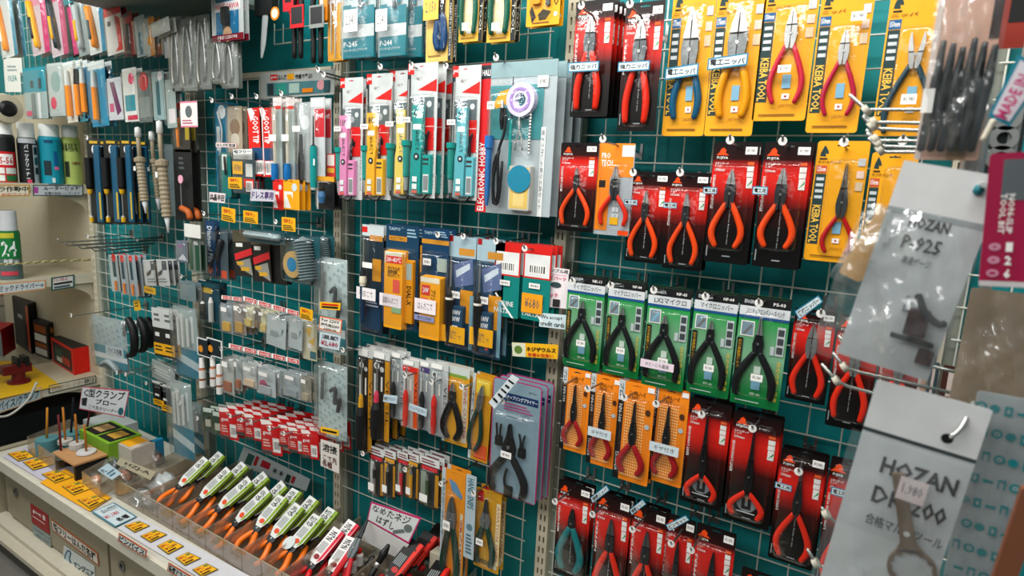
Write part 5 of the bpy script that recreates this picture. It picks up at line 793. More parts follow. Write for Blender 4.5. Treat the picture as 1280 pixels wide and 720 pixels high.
lp(28, 86, 56, 148, 'clear blade pack with a bright teal top and square holes', '9fb0ae', [('r', 0, 0, 1, .48, '168c9c'), ('r', .3, .25, .45, .4, '22444c'), ('r', .65, .22, .8, .42, '22444c'), ('r', .3, .5, .5, 1, '6c7a7a'), ('r', .6, .5, .72, 1, 'dfe2e0'), ('r', .05, .85, .3, .95, 'd83a6a')], roll=0)
lp(58, 80, 78, 145, 'clear pack with a small pink oval window', 'b4beba', [('d', .5, .35, .3, '86a4a0'), ('d', .3, .75, .18, 'd83a5a')], roll=0)
for x0, y0, x1, yb, c, s_ in ((78, 78, 94, 153, 'dcd6c6', 'white-topped and broad'), (91, 76, 103, 152, '3b8ca0', 'with a black collar'), (100, 76, 109, 148, '2c6f8e', 'narrow, on a blue card'), (109, 78, 130, 158, '2a86a8', 'largest, with a blue right edge')):
    lp(x0, y0, x1, yb, 'orange-handled cutter pack, second row, '+s_, c, [('r', .0, .0, 1, .12, 'd0d8d4')], [('lathe', 'handle', .45, .01, [(.15, .008, K_ if 'collar' in s_ else mat('c9cdc8')), (.4, .012, 'f0881a'), (.9, .013, 'f0881a')])], roll=-3)
for x0, y0, x1, yb, c, it, s_ in ((133, 98, 151, 150, 'c8ccd0', [('p', [(.2, .1), (.5, .1), (.9, .8), (.6, .9)], '6a2a58'), ('r', .1, .6, .4, .8, 'c84a7a')], 'white pack with a slanted purple tool, second row'), (152, 86, 170, 152, 'dfe0da', [('d', .6, .2, .2, 'e8406a'), ('r', .1, .5, .8, .8, '2a8c98'), ('r', .2, .88, .9, .97, 'c8284a')], 'white pack with a pink disc and teal picture'), (170, 90, 187, 153, '5c6664', [('d', .5, .2, .35, 'c41c24'), ('r', .1, .5, .9, .9, '7a8480')], 'dark pack with a red disc, second row'), (189, 90, 204, 150, '8ea8a8', [('r', .3, .2, .6, .9, '2e5f68'), ('d', .7, .1, .2, 'e8e0e0')], 'pale blue-green pack right of the red disc'), (206, 100, 218, 160, '99a8a4', [('r', .2, .6, .9, .9, 'd8d0d0')], 'grey-green pack with a white label, right end of the second row')):
    lp(x0, y0, x1, yb, s_, c, it, roll=-2)
lp(216, 129, 236, 190, 'pack with an orange driver and red cap next to the upright', '3c3a36', [('r', .1, .0, .5, .15, 'd8342a'), ('r', .7, .45, .95, .75, 'b09a30')], [('lathe', 'driver', .4, .01, [(.15, .005, K_), (.3, .008, 'e8801c'), (.9, .005, 'e8801c')])], roll=0, d=.18)
lp(225, 127, 246, 159, 'white paper card with a pink edge and a small grey ring picture', 'e6dcd8', [('r', 0, 0, 1, .06, 'd87a98'), ('r', 0, .94, 1, 1, 'd87a98'), ('d', .5, .4, .2, '5a6266'), ('l', .1, .7, .8, .9, 2, 'b86a80')], roll=0, d=.23, blis=False, back=0, name='paper_card', cat='card')
# third row: blue and yellow saws, beige caulking tools
for x0, x1, s_ in ((108, 125, 'nearest the shelves'), (129, 147, 'in the middle'), (149, 164, 'next to the beige tools')):
    lp(x0, 176, x1, 280, 'blue and black saw pack with yellow ends, '+s_, '15191c', [('r', .2, 0, .8, .03, 'c8a02a'), ('d', .5, .1, .15, 'e8e4e4')], [('lathe', 'black_handle', .25, .012, [(.2, .014, K_), (.55, .014, K_), (.58, .011, 'd8a820'), (.63, .008, 'd8a820'), (.65, .003, CHROME), (.9, .003, CHROME), (.92, .009, 'd8a820'), (.98, .008, 'd8a820')]), ('box', 'saw_card', .55, .05, .95, .98, .006, '11506e', [('r', .6, .6, .9, .95, 'c8a82a')])], roll=0, blis=False, back=2, d=.2)
def beige(x0, y0, x1, yb, label, d=.2, r=.017):
    p0 = at((x0+x1)/2, y0, d); p1 = at((x0+x1)/2+(6 if x0 < 200 else 3), yb, d); rt_ = empty('caulking_tool', p0, label, 'caulking tool', None); L = (p1-p0).length
    B = mat('93866f', .45); b = MB(); n = 24; P = [(0, 0, -L*.1), (.004, 0, -L*.35)]; b.tube(P, .008, B, 10, 1, 1, curve=False); b.obj('plunger', rt_)
    b = MB(); b.tube([(.004+.02*i/n, 0, -L*(.35+.5*i/n)) for i in range(n+1)], [r*(1.25 if i < 3 else (.86 if i % 2 else 1)) for i in range(n+1)], B, 12, 1, 1, curve=False, smooth=False); b.obj('barrel', rt_)
    b = MB(); b.tube([(0, 0, 0), (0, 0, -L*.1)], [.011, .012], mat('cfd0cc'), 10, 1, 1, curve=False); b.obj('cap', rt_); b = MB(); b.tube([(.024, 0, -L*.86), (.027, 0, -L*.93), (.029, 0, -L)], [.011, .006, .003], mat('c4c8c8'), 10, 1, 1, curve=False); b.obj('nozzle', rt_)
    b = MB(); b.box(-.008, .006, -.02, -.0185, -L*.5, -L*.45, W_); b.obj('price_sticker', rt_)
beige(160, 192, 170, 275, 'slim beige caulking tool beside the blue saws', .17, .012); beige(166, 160, 178, 266, 'beige caulking tool with a white cap, second from the saws', .21)
beige(186, 165, 193, 262, 'narrow beige caulking tool between two thicker ones', .16, .011); beige(193, 152, 205, 290, 'long ribbed beige caulking tool nearest the upright', .21, .019)
lp(216, 186, 239, 276, 'black tool pack with a pink round tag and an orange handle foot', '1b1d1e', [('l', .3, .1, .6, .3, 3, '4a5050')], [('lathe', 'rod', .5, .01, [(.45, .002, CHROME), (.8, .002, CHROME)]), ('tube', 'orange_handle', [(.5, .82, .01), (.9, .86, .014), (1.0, .95, .014)], .012, 'b0561c')], roll=0, d=.18, blis=False)
b = MB(); b.lathe(0, 0, [(0, .016, mat('e0a0b4')), (.002, .016, mat('e0a0b4'))], 18); o = b.obj('round_tag'); o.matrix_world = Matrix.Translation(at(226, 224, .2)) @ Matrix.Rotation(PI/2, 4, 'X'); tag(o, 'small pink oval tag on the black tool pack beside the upright', 'tag')
for x0, y0, x1, yb, c, s_ in ((205, 180, 216, 270, '5d6a6c', 'grey-blue pack behind the long beige tool'), (230, 279, 250, 297, 'dedcd6', 'plain white card hanging in front of the upright')):
    lp(x0, y0, x1, yb, s_, c, roll=0, d=.12 if x0 < 210 else .22, blis=False, back=0)
# fourth row: the bundle of long hooks and packs below
for i in range(9): hook(72+8.5*i, 300+1.7*i+(3 if i % 2 else 0), .42-.034*i, 'long dark hook of the bundle beside the shelf bracket, %s' % ('longest', 'second longest', 'third longest', 'fourth longest', 'fifth longest', 'fourth shortest', 'third shortest', 'second shortest', 'shortest')[i], dz=.02, clip=i == 8, disc=False, r=.003)
for x0, y0, x1, yb, c, s_ in ((135, 317, 148, 364, 'b9c8c8', 'first'), (146, 318, 158, 368, 'a8b4b8', 'second'), (157, 318, 168, 370, '98a4a8', 'third')):
    lp(x0, y0, x1, yb, 'slim clear pack with a dark tool and orange tip, %s of three' % s_, c, [('r', .3, .1, .6, .6, '1d4450'), ('d', .5, .08, .2, 'd8342a')], [('lathe', 'orange_tip', .6, .008, [(.7, .005, 'e8802a'), (.97, .004, 'e8802a')])], d=.18, roll=-6, back=2)
lp(168, 320, 178, 372, 'teal slim pack behind the grey tags', '127f90', roll=-5, d=.15); 
for x0, s_ in ((178, 'left one'), (192, 'right one')): lp(x0, 323, x0+17, 357, 'grey tag pack with a barcode and black shape, '+s_, 'b9bcba', [('r', .55, .05, .9, .4, '4a5052'), ('p', [(.2, .5), (.6, .35), (.5, .55), (.2, .65)], '2a2e30'), ('l', .2, .7, .9, .9, 2, '7a8080')], d=.17, roll=-7, back=2)
lp(180, 357, 194, 367, 'small dull yellow tag under the grey tag packs', 'c99a24', [('l', .1, .3, .9, .7, 2, '6a4a18')], d=.17, roll=0, blis=False, back=0, name='price_card', cat='price card')
lp(166, 374, 174, 388, 'yellow tag hanging below the teal slim pack', 'd8a820', [('l', .2, .2, .8, .7, 2, '6a4a18')], d=.16, roll=-12, blis=False, back=0, name='price_card', cat='price card')
lp(220, 300, 236, 328, 'small clear bag with violet and grey tips', '6b7480', [('r', .1, .2, .5, .3, '8a4a8a'), ('p', [(.1, .9), (.5, .6), (.9, .9)], 'c8ccd0')], d=.2, roll=0); lp(234, 296, 250, 340, 'clear bag with two dark green rods beside the upright', '6c7a72', [('r', .15, .15, .4, .95, '1d4a34'), ('r', .6, .2, .9, .95, '1d4a34'), ('r', .5, .1, .8, .2, 'd0d0d0')], d=.2, roll=0)
lp(224, 350, 244, 376, 'small grey clear bag below the green rods', '6e8084', d=.17, roll=0)
# fifth and sixth rows
gp('tool_bag', 116, 391, 156, 462, .2, 'silver patterned bag with a grey label and teal foot beside the red box', 'tool bag', 'a3b4b6', [('r', ((i*37) % 100)/104, ((i*61) % 50)/100, ((i*37) % 100)/104+.05, ((i*61) % 50)/100+.02, '8aa2a6') for i in range(40)]+[('r', 0, .55, 1, .95, '137e90'), ('r', 0, .7, 1, .8, 'd5dcdc'), ('r', .35, .52, .9, .72, 'b9c6cc'), ('t', 'バイス各種', .42, .56, .85, .67, '2a3034')], [('blis', 0, 0, 1, 1, .03, BAG), ('tube', 'clamp', [(.3, .9, .02), (.6, .8, .03), (.8, .95, .02)], .012, '8a9496')], slot=False, roll=-3)
for i, (x, s_) in enumerate(((152, 'largest, at the front'), (166, 'in the middle'), (176, 'furthest back'))):
    P0 = at(x+8, 398, .2-.05*i); rt_ = empty('clamp_tool', P0, 'black clamp with a chrome screw, '+s_, 'clamp', 'black clamps'); b = MB()
    s = .9-.1*i; b.tube([(0, 0, 0), (.03*s, 0, -.03*s), (.05*s, 0, -.1*s), (.03*s, 0, -.17*s), (-.02*s, 0, -.19*s)], [.012, .014, .016, .014, .01], K_, 8, 1.2, 4); b.obj('frame', rt_)
    b = MB(); b.tube([(-.03*s, 0, -.02), (-.04*s, 0, -.09*s)], .009, CHROME, 8, 1, 1, curve=False); b.obj('screw', rt_); b = MB(); b.tube([(-.01, 0, .0), (.035*s, 0, -.05*s)], .004, CHROME, 6, 1, 1, curve=False); b.obj('bar', rt_)
for x0, y0, yb, s_ in ((189, 383, 445, 'upper pair, left'), (202, 385, 448, 'upper pair, right'), (190, 474, 508, 'lower pair, left'), (200, 478, 516, 'lower pair, right')):
    lp(x0, y0, x0+13, yb, 'black pack with a white top and yellow tag, '+s_, '191b1c', [('r', 0, 0, 1, .4 if y0 < 400 else .1, 'c4c8c4'), ('l', .2, .1, .8, .3, 2, '5a6060'), ('r', .2, .5, .6, .58, 'd8d8d4'), ('r', 0, .72, 1, .95, 'e0a418'), ('l', .1, .76, .9, .9, 2, '3a2a10')], d=.17, roll=-3, blis=False, back=1)
def bigbag(x0, y0, x1, yb, label, d=.2):
    return gp('clear_bag', x0, y0, x1, yb, d, label, 'clear bag', '98a8a6', [('r', 0, .6, 1, 1, '17748a'), ('p', [(0, .66), (1, .78), (1, .9), (0, .78)], 'b8cacc'), ('r', .2, .1, .4, .55, 'c2c8c6'), ('r', .5, .15, .65, .55, 'b4bcba'), ('r', .72, .12, .84, .5, 'c8ccca')],
      [('lathe', 'stick', .3, .012, [(.15, .006, 'cfd2cc'), (.55, .006, 'cfd2cc')]), ('lathe', 'stick', .5, .014, [(.12, .006, 'cfd2cc'), (.56, .006, 'cfd2cc')]), ('lathe', 'stick', .7, .012, [(.16, .006, 'cfd2cc'), (.54, .006, 'cfd2cc')]), ('blis', 0, 0, 1, 1, .03, BAG)], slot=False, roll=-2)
bigbag(216, 380, 245, 470, 'clear bag of white sticks with a teal foot, upper of the two large ones', .15); bigbag(212, 472, 238, 570, 'clear bag of white sticks with a teal foot, lower of the two large ones', .2); bigbag(237, 500, 252, 566, 'narrow clear bag with a teal foot behind the green braid packs', .1)
lp(190, 450, 218, 478, 'grey folded clear bag above the lower yellow-tagged packs', '98a29e', [('l', .1, .3, .9, .8, 3, 'c4cac6')], d=.16, roll=4)
for x, y, L, s_ in ((86, 393, .33, 'pointing at the red power tool box'), (143, 465, .3, 'left one of two below the silver patterned bag'), (154, 467, .29, 'right one of two below the silver patterned bag'), (107, 294, .2, 'at the shelf bracket'), (180, 478, .2, 'by the lower yellow-tagged packs'), (169, 298, .12, 'behind the caulking tools'), (106, 170, .3, 'in front of the blue saws'), (134, 87, .2, 'above the purple tool pack'), (141, 108, .2, 'in the second row beside the teal picture pack'), (224, 344, .14, 'under the violet tips')):
    hook(x, y, L, 'dark steel hook '+s_, dz=.02)
# ------------------------------------------------------------------ shelves on the left
XS = -3.6; IV = mat('bfb59c', .55)
b = MB(); b.box(-4.84, XS-.01, -.0, .04, 0, ZB4, IV); o = b.obj('wall_recess'); struct(o)
def shelf(z, label, lip=.045, arch=True):
    rt_ = empty('display_shelf', (XS, 0, z), label, 'shelf', None); b = MB(); b.box(-.45, 0, -1.3, -.002, -.02, 0, IV); b.obj('board', rt_)
    b = MB(); b.box(0, .006, -1.3, -.002, -lip, .002, mat('cfc7b2', .5)); b.obj('front_lip', rt_)
    if arch:
        b = MB(); n = 10; pts = [(-.002, -lip), (-.002, -.14)]+[(-.012-.24*(1-math.cos(PI/2*i/n)), -.14+(.14-lip)*math.sin(PI/2*i/n)) for i in range(n+1)]
        v0 = [(-.02, y, z_) for y, z_ in pts]; v1 = [(-.008, y, z_) for y, z_ in pts]; N = len(pts)
        b.add(v0+v1, [tuple(range(N)), tuple(reversed(range(N, 2*N)))]+[(i, N+i, N+(i+1) % N, (i+1) % N) for i in range(N)], IV); b.obj('arched_bracket', rt_)
Z1, Z2, Z3 = atx(60, 230, XS).z, atx(60, 347, XS).z, atx(60, 484, XS).z
shelf(Z1, 'white display shelf carrying the spray cans'); shelf(Z2, 'white display shelf carrying the green and white can'); shelf(Z3, 'white display shelf with yellow sheet, carrying the red box')
def xs(name, x0, y0, x1, y1, x2, y2, x3, y3, label, base, items, border=None, X=XS+.01): return sign(name, (x0, y0), (x1, y1), (x2, y2), (x3, y3), X, label, 'label', base, items, border, .1, plane='x')
xs('shelf_label', -2, 231, 37, 231, 37, 245, -2, 246, 'shelf label with an orange edge about a camera in operation', mat('e8dfc6'), [('t', 'ラ作動中', .02, .12, .95, .62, K_), ('t', '防犯カメラ', .1, .7, .9, .9, RED, 0)], mat('c9962c'))
xs('shelf_label', 41, 231, 104, 231, 104, 245, 41, 245, 'grey shelf label about router bits with a pink mark', mat('c9ccd0'), [('r', .02, .2, .1, .75, mat('b04a9a')), ('t', 'ルータービット', .2, .12, .9, .5, K_), ('t', '各種お取扱いございます', .22, .62, .92, .88, K_, 0)], mat('4a5a5c'))
xs('shelf_label', -4, 355, 57, 350, 57, 361, -4, 369, 'orange-edged shelf label with a black arrow about drivers', mat('cfd6d8'), [('t', 'ミックドライバー→', .05, .2, .95, .8, K_)], mat('d8904a'))
xs('shelf_label', 64, 347, 93, 343, 93, 359, 64, 364, 'small dark-edged label with pink and black print, right of the driver label', mat('d6d2cc'), [('t', 'ドレス防止', .1, .1, .7, .35, mat('b83a5a')), ('l', 0) if 0 else ('r', .1, .45, .9, .6, K_), ('r', .1, .7, .8, .85, mat('4a5a6a'))], mat('2a5048'))
xs('shelf_label', -5, 502, 52, 483, 52, 498, -5, 518, 'pale blue shelf label about vices and clamps under the yellow sheet', mat('a9bcc4'), [('t', 'バイス/クランプ', .05, .15, .95, .85, K_)], mat('c9a88a'))
xs('shelf_label', 61, 482, 120, 469, 120, 478, 61, 492, 'cream shelf label with faded red print below the red box', mat('d6cdb8'), [('t', 'マイクロドリル・ルーター', .05, .2, .7, .8, mat('a8604a'), 0), ('t', '電動工具', .74, .2, .96, .8, K_, 0)], mat('3a3a34'))
def can(x0, x1, yt, yb, X, label, body, cap, prof='spray', cf=.12, items=()):
    c = atx((x0+x1)/2, yb, X); top = atx((x0+x1)/2, yt, X); r = abs(atx(x1, yb, X).y-atx(x0, yb, X).y)/2*.9; h = top.z-c.z
    rt_ = empty('spray_can', (c.x-.0, c.y, c.z), label, 'spray can'); b = MB(); z1 = h*(1-cf)
    b.lathe(0, 0, [(0, r*.96, CHROME), (h*.02, r, body), (z1*.94, r, body), (z1, r*.86, CHROME)], 22); b.obj('body', rt_)
    b = MB(); b.lathe(0, 0, [(z1, r*.86, cap), (h*.99, r*.84, cap), (h, r*.78, cap)], 20); b.obj('cap', rt_)
    # label print wraps the side facing the shop
    for it in items:
        b = MB(); ang0 = math.atan2(CAM.y-c.y, CAM.x-c.x); f = lambda u, v, k: Vector(((r+.0008+.0004*k)*math.cos(ang0+(u-.5)*2.4), (r+.0008+.0004*k)*math.sin(ang0+(u-.5)*2.4), z1*(1-v)))
        for k, i_ in enumerate(it[1]):
            if i_[0] == 'r':
                n = 8; u0, v0, u1, v1 = i_[1:5]; vs = [f(u0+(u1-u0)*j/n, v, k) for j in range(n+1) for v in (v0, v1)]; b.add(vs, [(2*j, 2*j+1, 2*j+3, 2*j+2) for j in range(n)], mat(i_[5], .4), True)
            else: vs, fs = text_mesh(i_[1], .02); u0, v0, u1, v1 = i_[2:6]; b.add([f(u0+(u1-u0)*x, v1+(v0-v1)*y, k) for x, y in vs], fs, mat(i_[6], .4))
        b.obj(it[0], rt_)
CW_ = mat('eceeea', .35)
can(-6, 24, 153, 229, XS-.05, 'black and red spray can with 56 on it at the left edge', mat('17181a'), CW_, cf=.2, items=[('label', [('r', .1, .35, .95, .98, 'c41a20'), ('r', .15, .4, .8, .62, 'e8e0dc'), ('t', '5-56', .3, .46, .78, .6, 'b01a24'), ('r', .15, .68, .45, .8, 'd8dcd4'), ('r', .5, .68, .9, .8, 'd0d8d0'), ('r', .15, .83, .45, .95, 'd0d8d0'), ('r', .5, .83, .9, .95, '2a6a3a')])])
can(24, 51, 154, 230, XS-.04, 'black parts cleaner can with vertical white writing', mat('1b1c1e'), CW_, cf=.24, items=[('label', [('r', .1, .02, .9, .12, 'c9ccd0'), ('t', 'パ\nー\nツ\nク\nリ\nー\nナ\nー', .38, .15, .55, .88, 'e8e8e8'), ('r', .42, .9, .6, .97, 'd84a6a')]), ('picture_strip', [('r', .72, .15, .98, .98, 'b9bec2'), ('r', .76, .2, .94, .36, '1d2a2e'), ('r', .76, .42, .94, .58, '1d5a5a'), ('r', .76, .64, .94, .78, '1d2a2e')])])
can(50, 82, 156, 231, XS-.03, 'teal spray can with a dark picture and a pink heart mark', mat('1590a4'), CW_, cf=.2, items=[('label', [('r', .25, .08, .75, .96, '1893a8'), ('r', .3, .08, .6, .14, '0f4a72'), ('r', .25, .5, .5, .8, '20343a'), ('r', .6, .3, .72, .6, '1a5f9a'), ('r', .6, .62, .75, .68, 'e86a9a'), ('r', .5, .85, .6, .95, 'd8e8e8')])])
can(79, 104, 157, 232, XS-.02, 'light green spray can with black writing, next to the upright', mat('b7c86a'), CW_, cf=.2, items=[('label', [('r', .05, .1, .85, .85, 'b4c468'), ('t', '金属用防錆', .1, .12, .8, .3, '1d2a1c'), ('r', .2, .5, .4, .82, '26301f'), ('t', '水置換性', .5, .5, .9, .56, '7a2a2a')])])
can(-2, 31, 263, 350, XS-.06, 'green and white cleaner can with big 24 behind the twisted rope', mat('5d706e'), mat('d3d6d8', .3), cf=.28, items=[('label', [('r', 0, 0, 1, .55, '1d7a3c'), ('r', .15, .04, .7, .14, 'c9c23a'), ('t', '24', .25, .2, .75, .5, 'e8eceb'), ('r', .15, .8, .75, .88, 'd84a5a'), ('t', '作業 W', .3, .55, .8, .68, 'e8eceb')])])
# white dome of a camera and its bracket
rt_ = empty('round_fitting', atx(6, 136, XS), 'round cream fitting with a black centre at the left edge', 'fitting'); b = MB(); b.lathe(0, 0, [(0, .068, IV), (.03, .062, IV), (.034, .036, K_), (.045, .02, K_)], 20); b.obj('shell', rt_, Matrix.Rotation(PI/2, 4, 'Y'))
# twisted rope
P = [atx(-8, 331, XS+.02), atx(30, 329, XS+.02), atx(70, 326, XS+.02), atx(113, 325, XS+.02)]; o0 = P[0]; b = MB(); Q = catmull([p-o0 for p in P], 24)
for ph in (0, PI): b.tube([(q.x, q.y, q.z+0) for q in [Vector((v.x+.003*math.cos(i*.9+ph), v.y, v.z+.003*math.sin(i*.9+ph))) for i, v in enumerate(Q)]], .0028, mat('c9c08a' if ph else '8a7a4a', .8), 6, 1, 1, curve=False)
o = b.obj('twisted_rope'); o.location = o0; tag(o, 'twisted cream rope stretched in front of the green and white can', 'rope')
# red and black power tool boxes, yellow sheet, vice, cable
def boxat(name, xl, xm, xr, yb_l, yb_m, yb_r, h, label, cf, cs, items=(), sitems=(), top=None, X=None, z=None):
    z = z or Z3; A = atz(xl, yb_l, z+.001); B = atz(xm, yb_m, z+.001); D = atz(xr, yb_r, z+.001); u = B-A; v = D-B; rt_ = empty(name, B, label, 'box'); up = Vector((0, 0, h))
    b = MB(); E = A+v; vs = [A-B, Vector((0, 0, 0)), D-B, E-B]; vs = vs+[p+up for p in vs]; b.add(vs, [(3, 2, 1, 0)], cf); b.add(vs, [(4, 5, 6, 7)], top or cs); b.add(vs, [(0, 1, 5, 4), (2, 3, 7, 6), (3, 0, 4, 7)], cf); b.add(vs, [(1, 2, 6, 5)], cs); b.obj('carton', rt_)
    for nm, o_, ax, its in (('front_print', A-B, u, items), ('side_print', Vector((0, 0, 0)), v, sitems)):
        if its:
            n = ax.cross(up).normalized(); b = MB()
            if n.dot(CAM-B) < 0: n = -n
            f = lambda s_, t_, k: o_+ax*s_+up*(1-t_)+n*(.001+.0004*k)
            for k, i_ in enumerate(its):
                if i_[0] == 'r': b.quad(f(i_[1], i_[4], k), f(i_[3], i_[4], k), f(i_[3], i_[2], k), f(i_[1], i_[2], k), mat(i_[5], .4))
                else: vs_, fs_ = text_mesh(i_[1], .02); b.add([f(i_[2]+(i_[4]-i_[2])*x, i_[5]+(i_[3]-i_[5])*y, k) for x, y in vs_], fs_, mat(i_[6], .4))
            b.obj(nm, rt_)
b = MB(); pts = [atz(-6, 500, Z3), atz(76, 482, Z3), atz(32, 452, Z3), atz(-20, 452, Z3)]; o0 = pts[0]; b.add([p-o0+Vector((0, 0, .001)) for p in pts]+[p-o0+Vector((0, 0, .003)) for p in pts], [(0, 1, 2, 3), (4, 5, 6, 7), (0, 1, 5, 4), (1, 2, 6, 5), (2, 3, 7, 6), (3, 0, 4, 7)], mat('d8ac1c', .5)); o = b.obj('yellow_sheet'); o.location = o0; tag(o, 'yellow sheet lying on the lowest left shelf', 'sheet')
boxat('power_tool_box', 66, 93, 119, 452, 469, 463, .145, 'bright red power tool box with a dark picture window, at the shelf corner', RED, RED, [('r', .06, .12, .92, .92, '151718'), ('r', .2, .3, .5, .6, '1e4a3c'), ('r', .5, .5, .85, .8, 'a83224'), ('r', .25, .62, .5, .8, 'c8c8b8')], top=mat('1b1a1a'))
boxat('mini_tool_box', 44, 62, 98, 443, 450, 436, .21, 'tall black and orange box with yellow lettering behind the red box', K_, K_, [('r', .1, .1, .9, .3, '8a4a1c'), ('r', .1, .35, .9, .55, 'c8c8c0'), ('r', .1, .6, .9, .72, '8a4a1c'), ('r', .1, .75, .9, .93, 'b8b8b0')], [('t', 'BABY ROOT', .1, .12, .8, .28, 'd8902c')])
boxat('black_tool_case', 20, 40, 74, 429, 443, 429, .3, 'large black case standing behind the orange-lettered box', K_, mat('101112'), [('r', .3, .3, .6, .38, '8a8a8a'), ('r', .85, .05, .97, .95, 'b8481c')])
boxat('red_edged_box', -20, 4, 20, 444, 446, 436, .16, 'red-edged box with a grey face at the left edge', mat('8a8f90'), mat('a81c20'), [('r', 0, 0, 1, .12, 'a81c20'), ('r', .15, .35, .8, .9, '6f7678')])
boxat('striped_carton', -14, 16, 30, 425, 422, 412, .33, 'pale carton with faded print standing behind the red-edged box', mat('8f8878'), mat('7a7264'), [('t', 'EARTH MAN', .2, .1, .9, .18, '8a3a34'), ('r', .1, .35, .9, .37, '3c3a36')])
v0 = atz(24, 478, Z3+.002); rt_ = empty('bench_vice', v0, 'dark red bench vice with black jaws standing on the yellow sheet', 'vice'); b = MB(); VR = mat('5e1517', .35)
b.lathe(0, 0, [(0, .05, VR), (.012, .048, VR), (.02, .03, VR), (.06, .028, VR)], 16); b.obj('base', rt_); b = MB(); b.box(-.03, .03, -.07, .05, .055, .1, VR); b.obj('body', rt_); b = MB(); b.box(-.035, .035, -.012, .0, .09, .135, K_); b.box(-.035, .035, .02, .04, .09, .135, K_); b.obj('jaw', rt_); b = MB(); b.tube([(0, -.07, .075), (0, -.13, .075)], .008, CHROME, 8, 1, 1, curve=False); b.tube([(-.05, -.12, .06), (.05, -.12, .09)], .004, CHROME, 6, 1, 1, curve=False); b.obj('screw', rt_)
P = [atx(x, y, XS+.06) for x, y in ((-8, 521), (8, 520), (22, 512), (36, 498), (46, 478))]; o0 = P[0]; b = MB(); b.tube([p-o0 for p in P], .0055, mat('b4b4ac', .4), 8, 1, 6); o = b.obj('white_cable'); o.location = o0; tag(o, 'white cable drooping in front of the vice label', 'cable')
b = MB(); b.box(-.42, -.04, -1.2, -.03, 0, .1, mat('101314', .6)); b.box(-.42, -.06, -1.2, -.03, .1, Z3-.46-.12 if Z3-.58 > .12 else .2, mat('14181a', .6)); o = b.obj('dark_void_filler'); o.location = (XS, 0, .3); tag(o, 'black storage case in the dark space under the lowest shelf', 'case')  # added black box, stands in for the dark void below the shelf
# ------------------------------------------------------------------ counter with pliers bins
ZC = ZO-1.47; CT = mat('c6c2b4', .45)
rt_ = empty('counter_cabinet', (-3.44, -.5, 0), 'cream display counter cabinet running along the foot of the wall', 'cabinet')
IVc = mat('9c937c', .45)
b = MB(); b.box(0, 3.4, .0, .495, .1, ZC-.02, IVc); b.obj('body', rt_)
b = MB(); b.box(0, 3.4, -.04, .496, ZC-.02, ZC, CT); b.box(0, 3.4, -.05, -.035, ZC-.045, ZC+.004, mat('d2ccbb', .4)); b.obj('worktop', rt_)
for i in range(3):
    b = MB(); x0 = .06+i*.92; b.box(x0, x0+.9, -.012, -.002, .14, ZC-.055, mat('938a73', .45)); dr = b.obj('sliding_door', rt_)
    b = MB(); b.ring(0, 0, .012, .02, -.018, -.012, mat('7a7a74', .3, .6)); b.disc(0, 0, .012, -.013, mat('2a2c2c')); b.obj('lock', dr, Matrix.Translation((x0+.09, 0, ZC-.15)))
b = MB(); b.box(-.05, 3.4, -.06, .0, .1, .125, mat('c2bba8')); b.box(-.05, 3.4, -.1, -.06, .085, .105, mat('bdb6a2')); b.box(-.05, 3.4, -.04, .49, 0, .1, mat('3a3a36')); b.obj('rail', rt_)
b = MB(); b.box(-.06, -.02, -.04, .49, .09, ZC, IVc); b.obj('end_panel', rt_)
fp = .514
sign('wall_sticker', (38, 629), (60, 644), (62, 668), (40, 653), fp, 'dark red square sticker with white writing on the cabinet door', 'sticker', mat('98181e'), [('t', 'goot', .12, .2, .6, .42, W_), ('r', .7, .15, .85, .4, mat('d8c8c0')), ('r', .1, .55, .8, .62, mat('d8b0a8'))])
sign('wall_sticker', (40, 655), (63, 671), (64, 684), (42, 668), fp, 'grey-blue lettering sticker below the dark red one', 'sticker', mat('8e9a98'), [('t', 'Soldering Tools', .05, .1, .95, .45, mat('2a4a58'), 0), ('t', 'since 1961', .2, .55, .9, .85, mat('2a4a58'), 0)])
sign('wall_sticker', (64, 648), (122, 691), (124, 708), (66, 663), fp, 'long brown-orange edged sticker about lead free solder', 'sticker', mat('d3cbbf'), [('t', '鉛フリーはんだ各種', .04, .15, .96, .85, K_, .03)], mat('a85a2a'), .12)
sign('wall_sticker', (80, 682), (118, 708), (119, 722), (78, 704), fp, 'blue sticker with a seated seal-like emblem and white lettering', 'sticker', mat('c3c9c6'), [('p', [(.05, .95), (.05, .5), (.12, .1), (.22, .02), (.27, .15), (.24, .5), (.3, .8), (.35, .98)], mat('2b5a6c')), ('p', [(.09, .9), (.1, .5), (.15, .18), (.21, .1), (.22, .2), (.2, .5), (.25, .9)], mat('a9c0c8')), ('t', 'エンジニア', .36, .5, .98, .98, mat('1f4656'), .04)])
for q, t, s_, c in ((((149, 666), (184, 688), (182, 697), (147, 676)), 'ピンバイス', 'orange-edged label on the counter rim under the first white strip', 'c9562a'), (((211, 703), (244, 723), (242, 733), (209, 713)), '精密ドライバー', 'orange-edged label on the counter rim at the bottom of the photo', 'c9562a')):
    sign('shelf_label', *q, .556, s_, 'label', mat('cfd8d2'), [('t', t, .05, .15, .95, .85, K_, .03)], mat(c), .14)
zt = ZC+.0045
def flat(name, q, label, cat, base, items, border=None, z=None): return sign(name, *q, z or zt, label, cat, base, items, border, .07, th=.0012, plane='z')
flat('price_strip', ((4, 571), (37, 557), (103, 592), (62, 606)), 'lavender-white paper strip under the first yellow price cards', 'paper strip', mat('bdb9c8'), [])
flat('price_strip', ((50, 603), (82, 586), (139, 622), (112, 639)), 'yellow paper strip beside the clear tray', 'paper strip', mat('eda61c'), [], None, ZC+.006)
flat('price_strip', ((146, 660), (174, 646), (316, 722), (285, 744)), 'white paper strip in front of the acrylic bins', 'paper strip', mat('c8c8cc'), [])
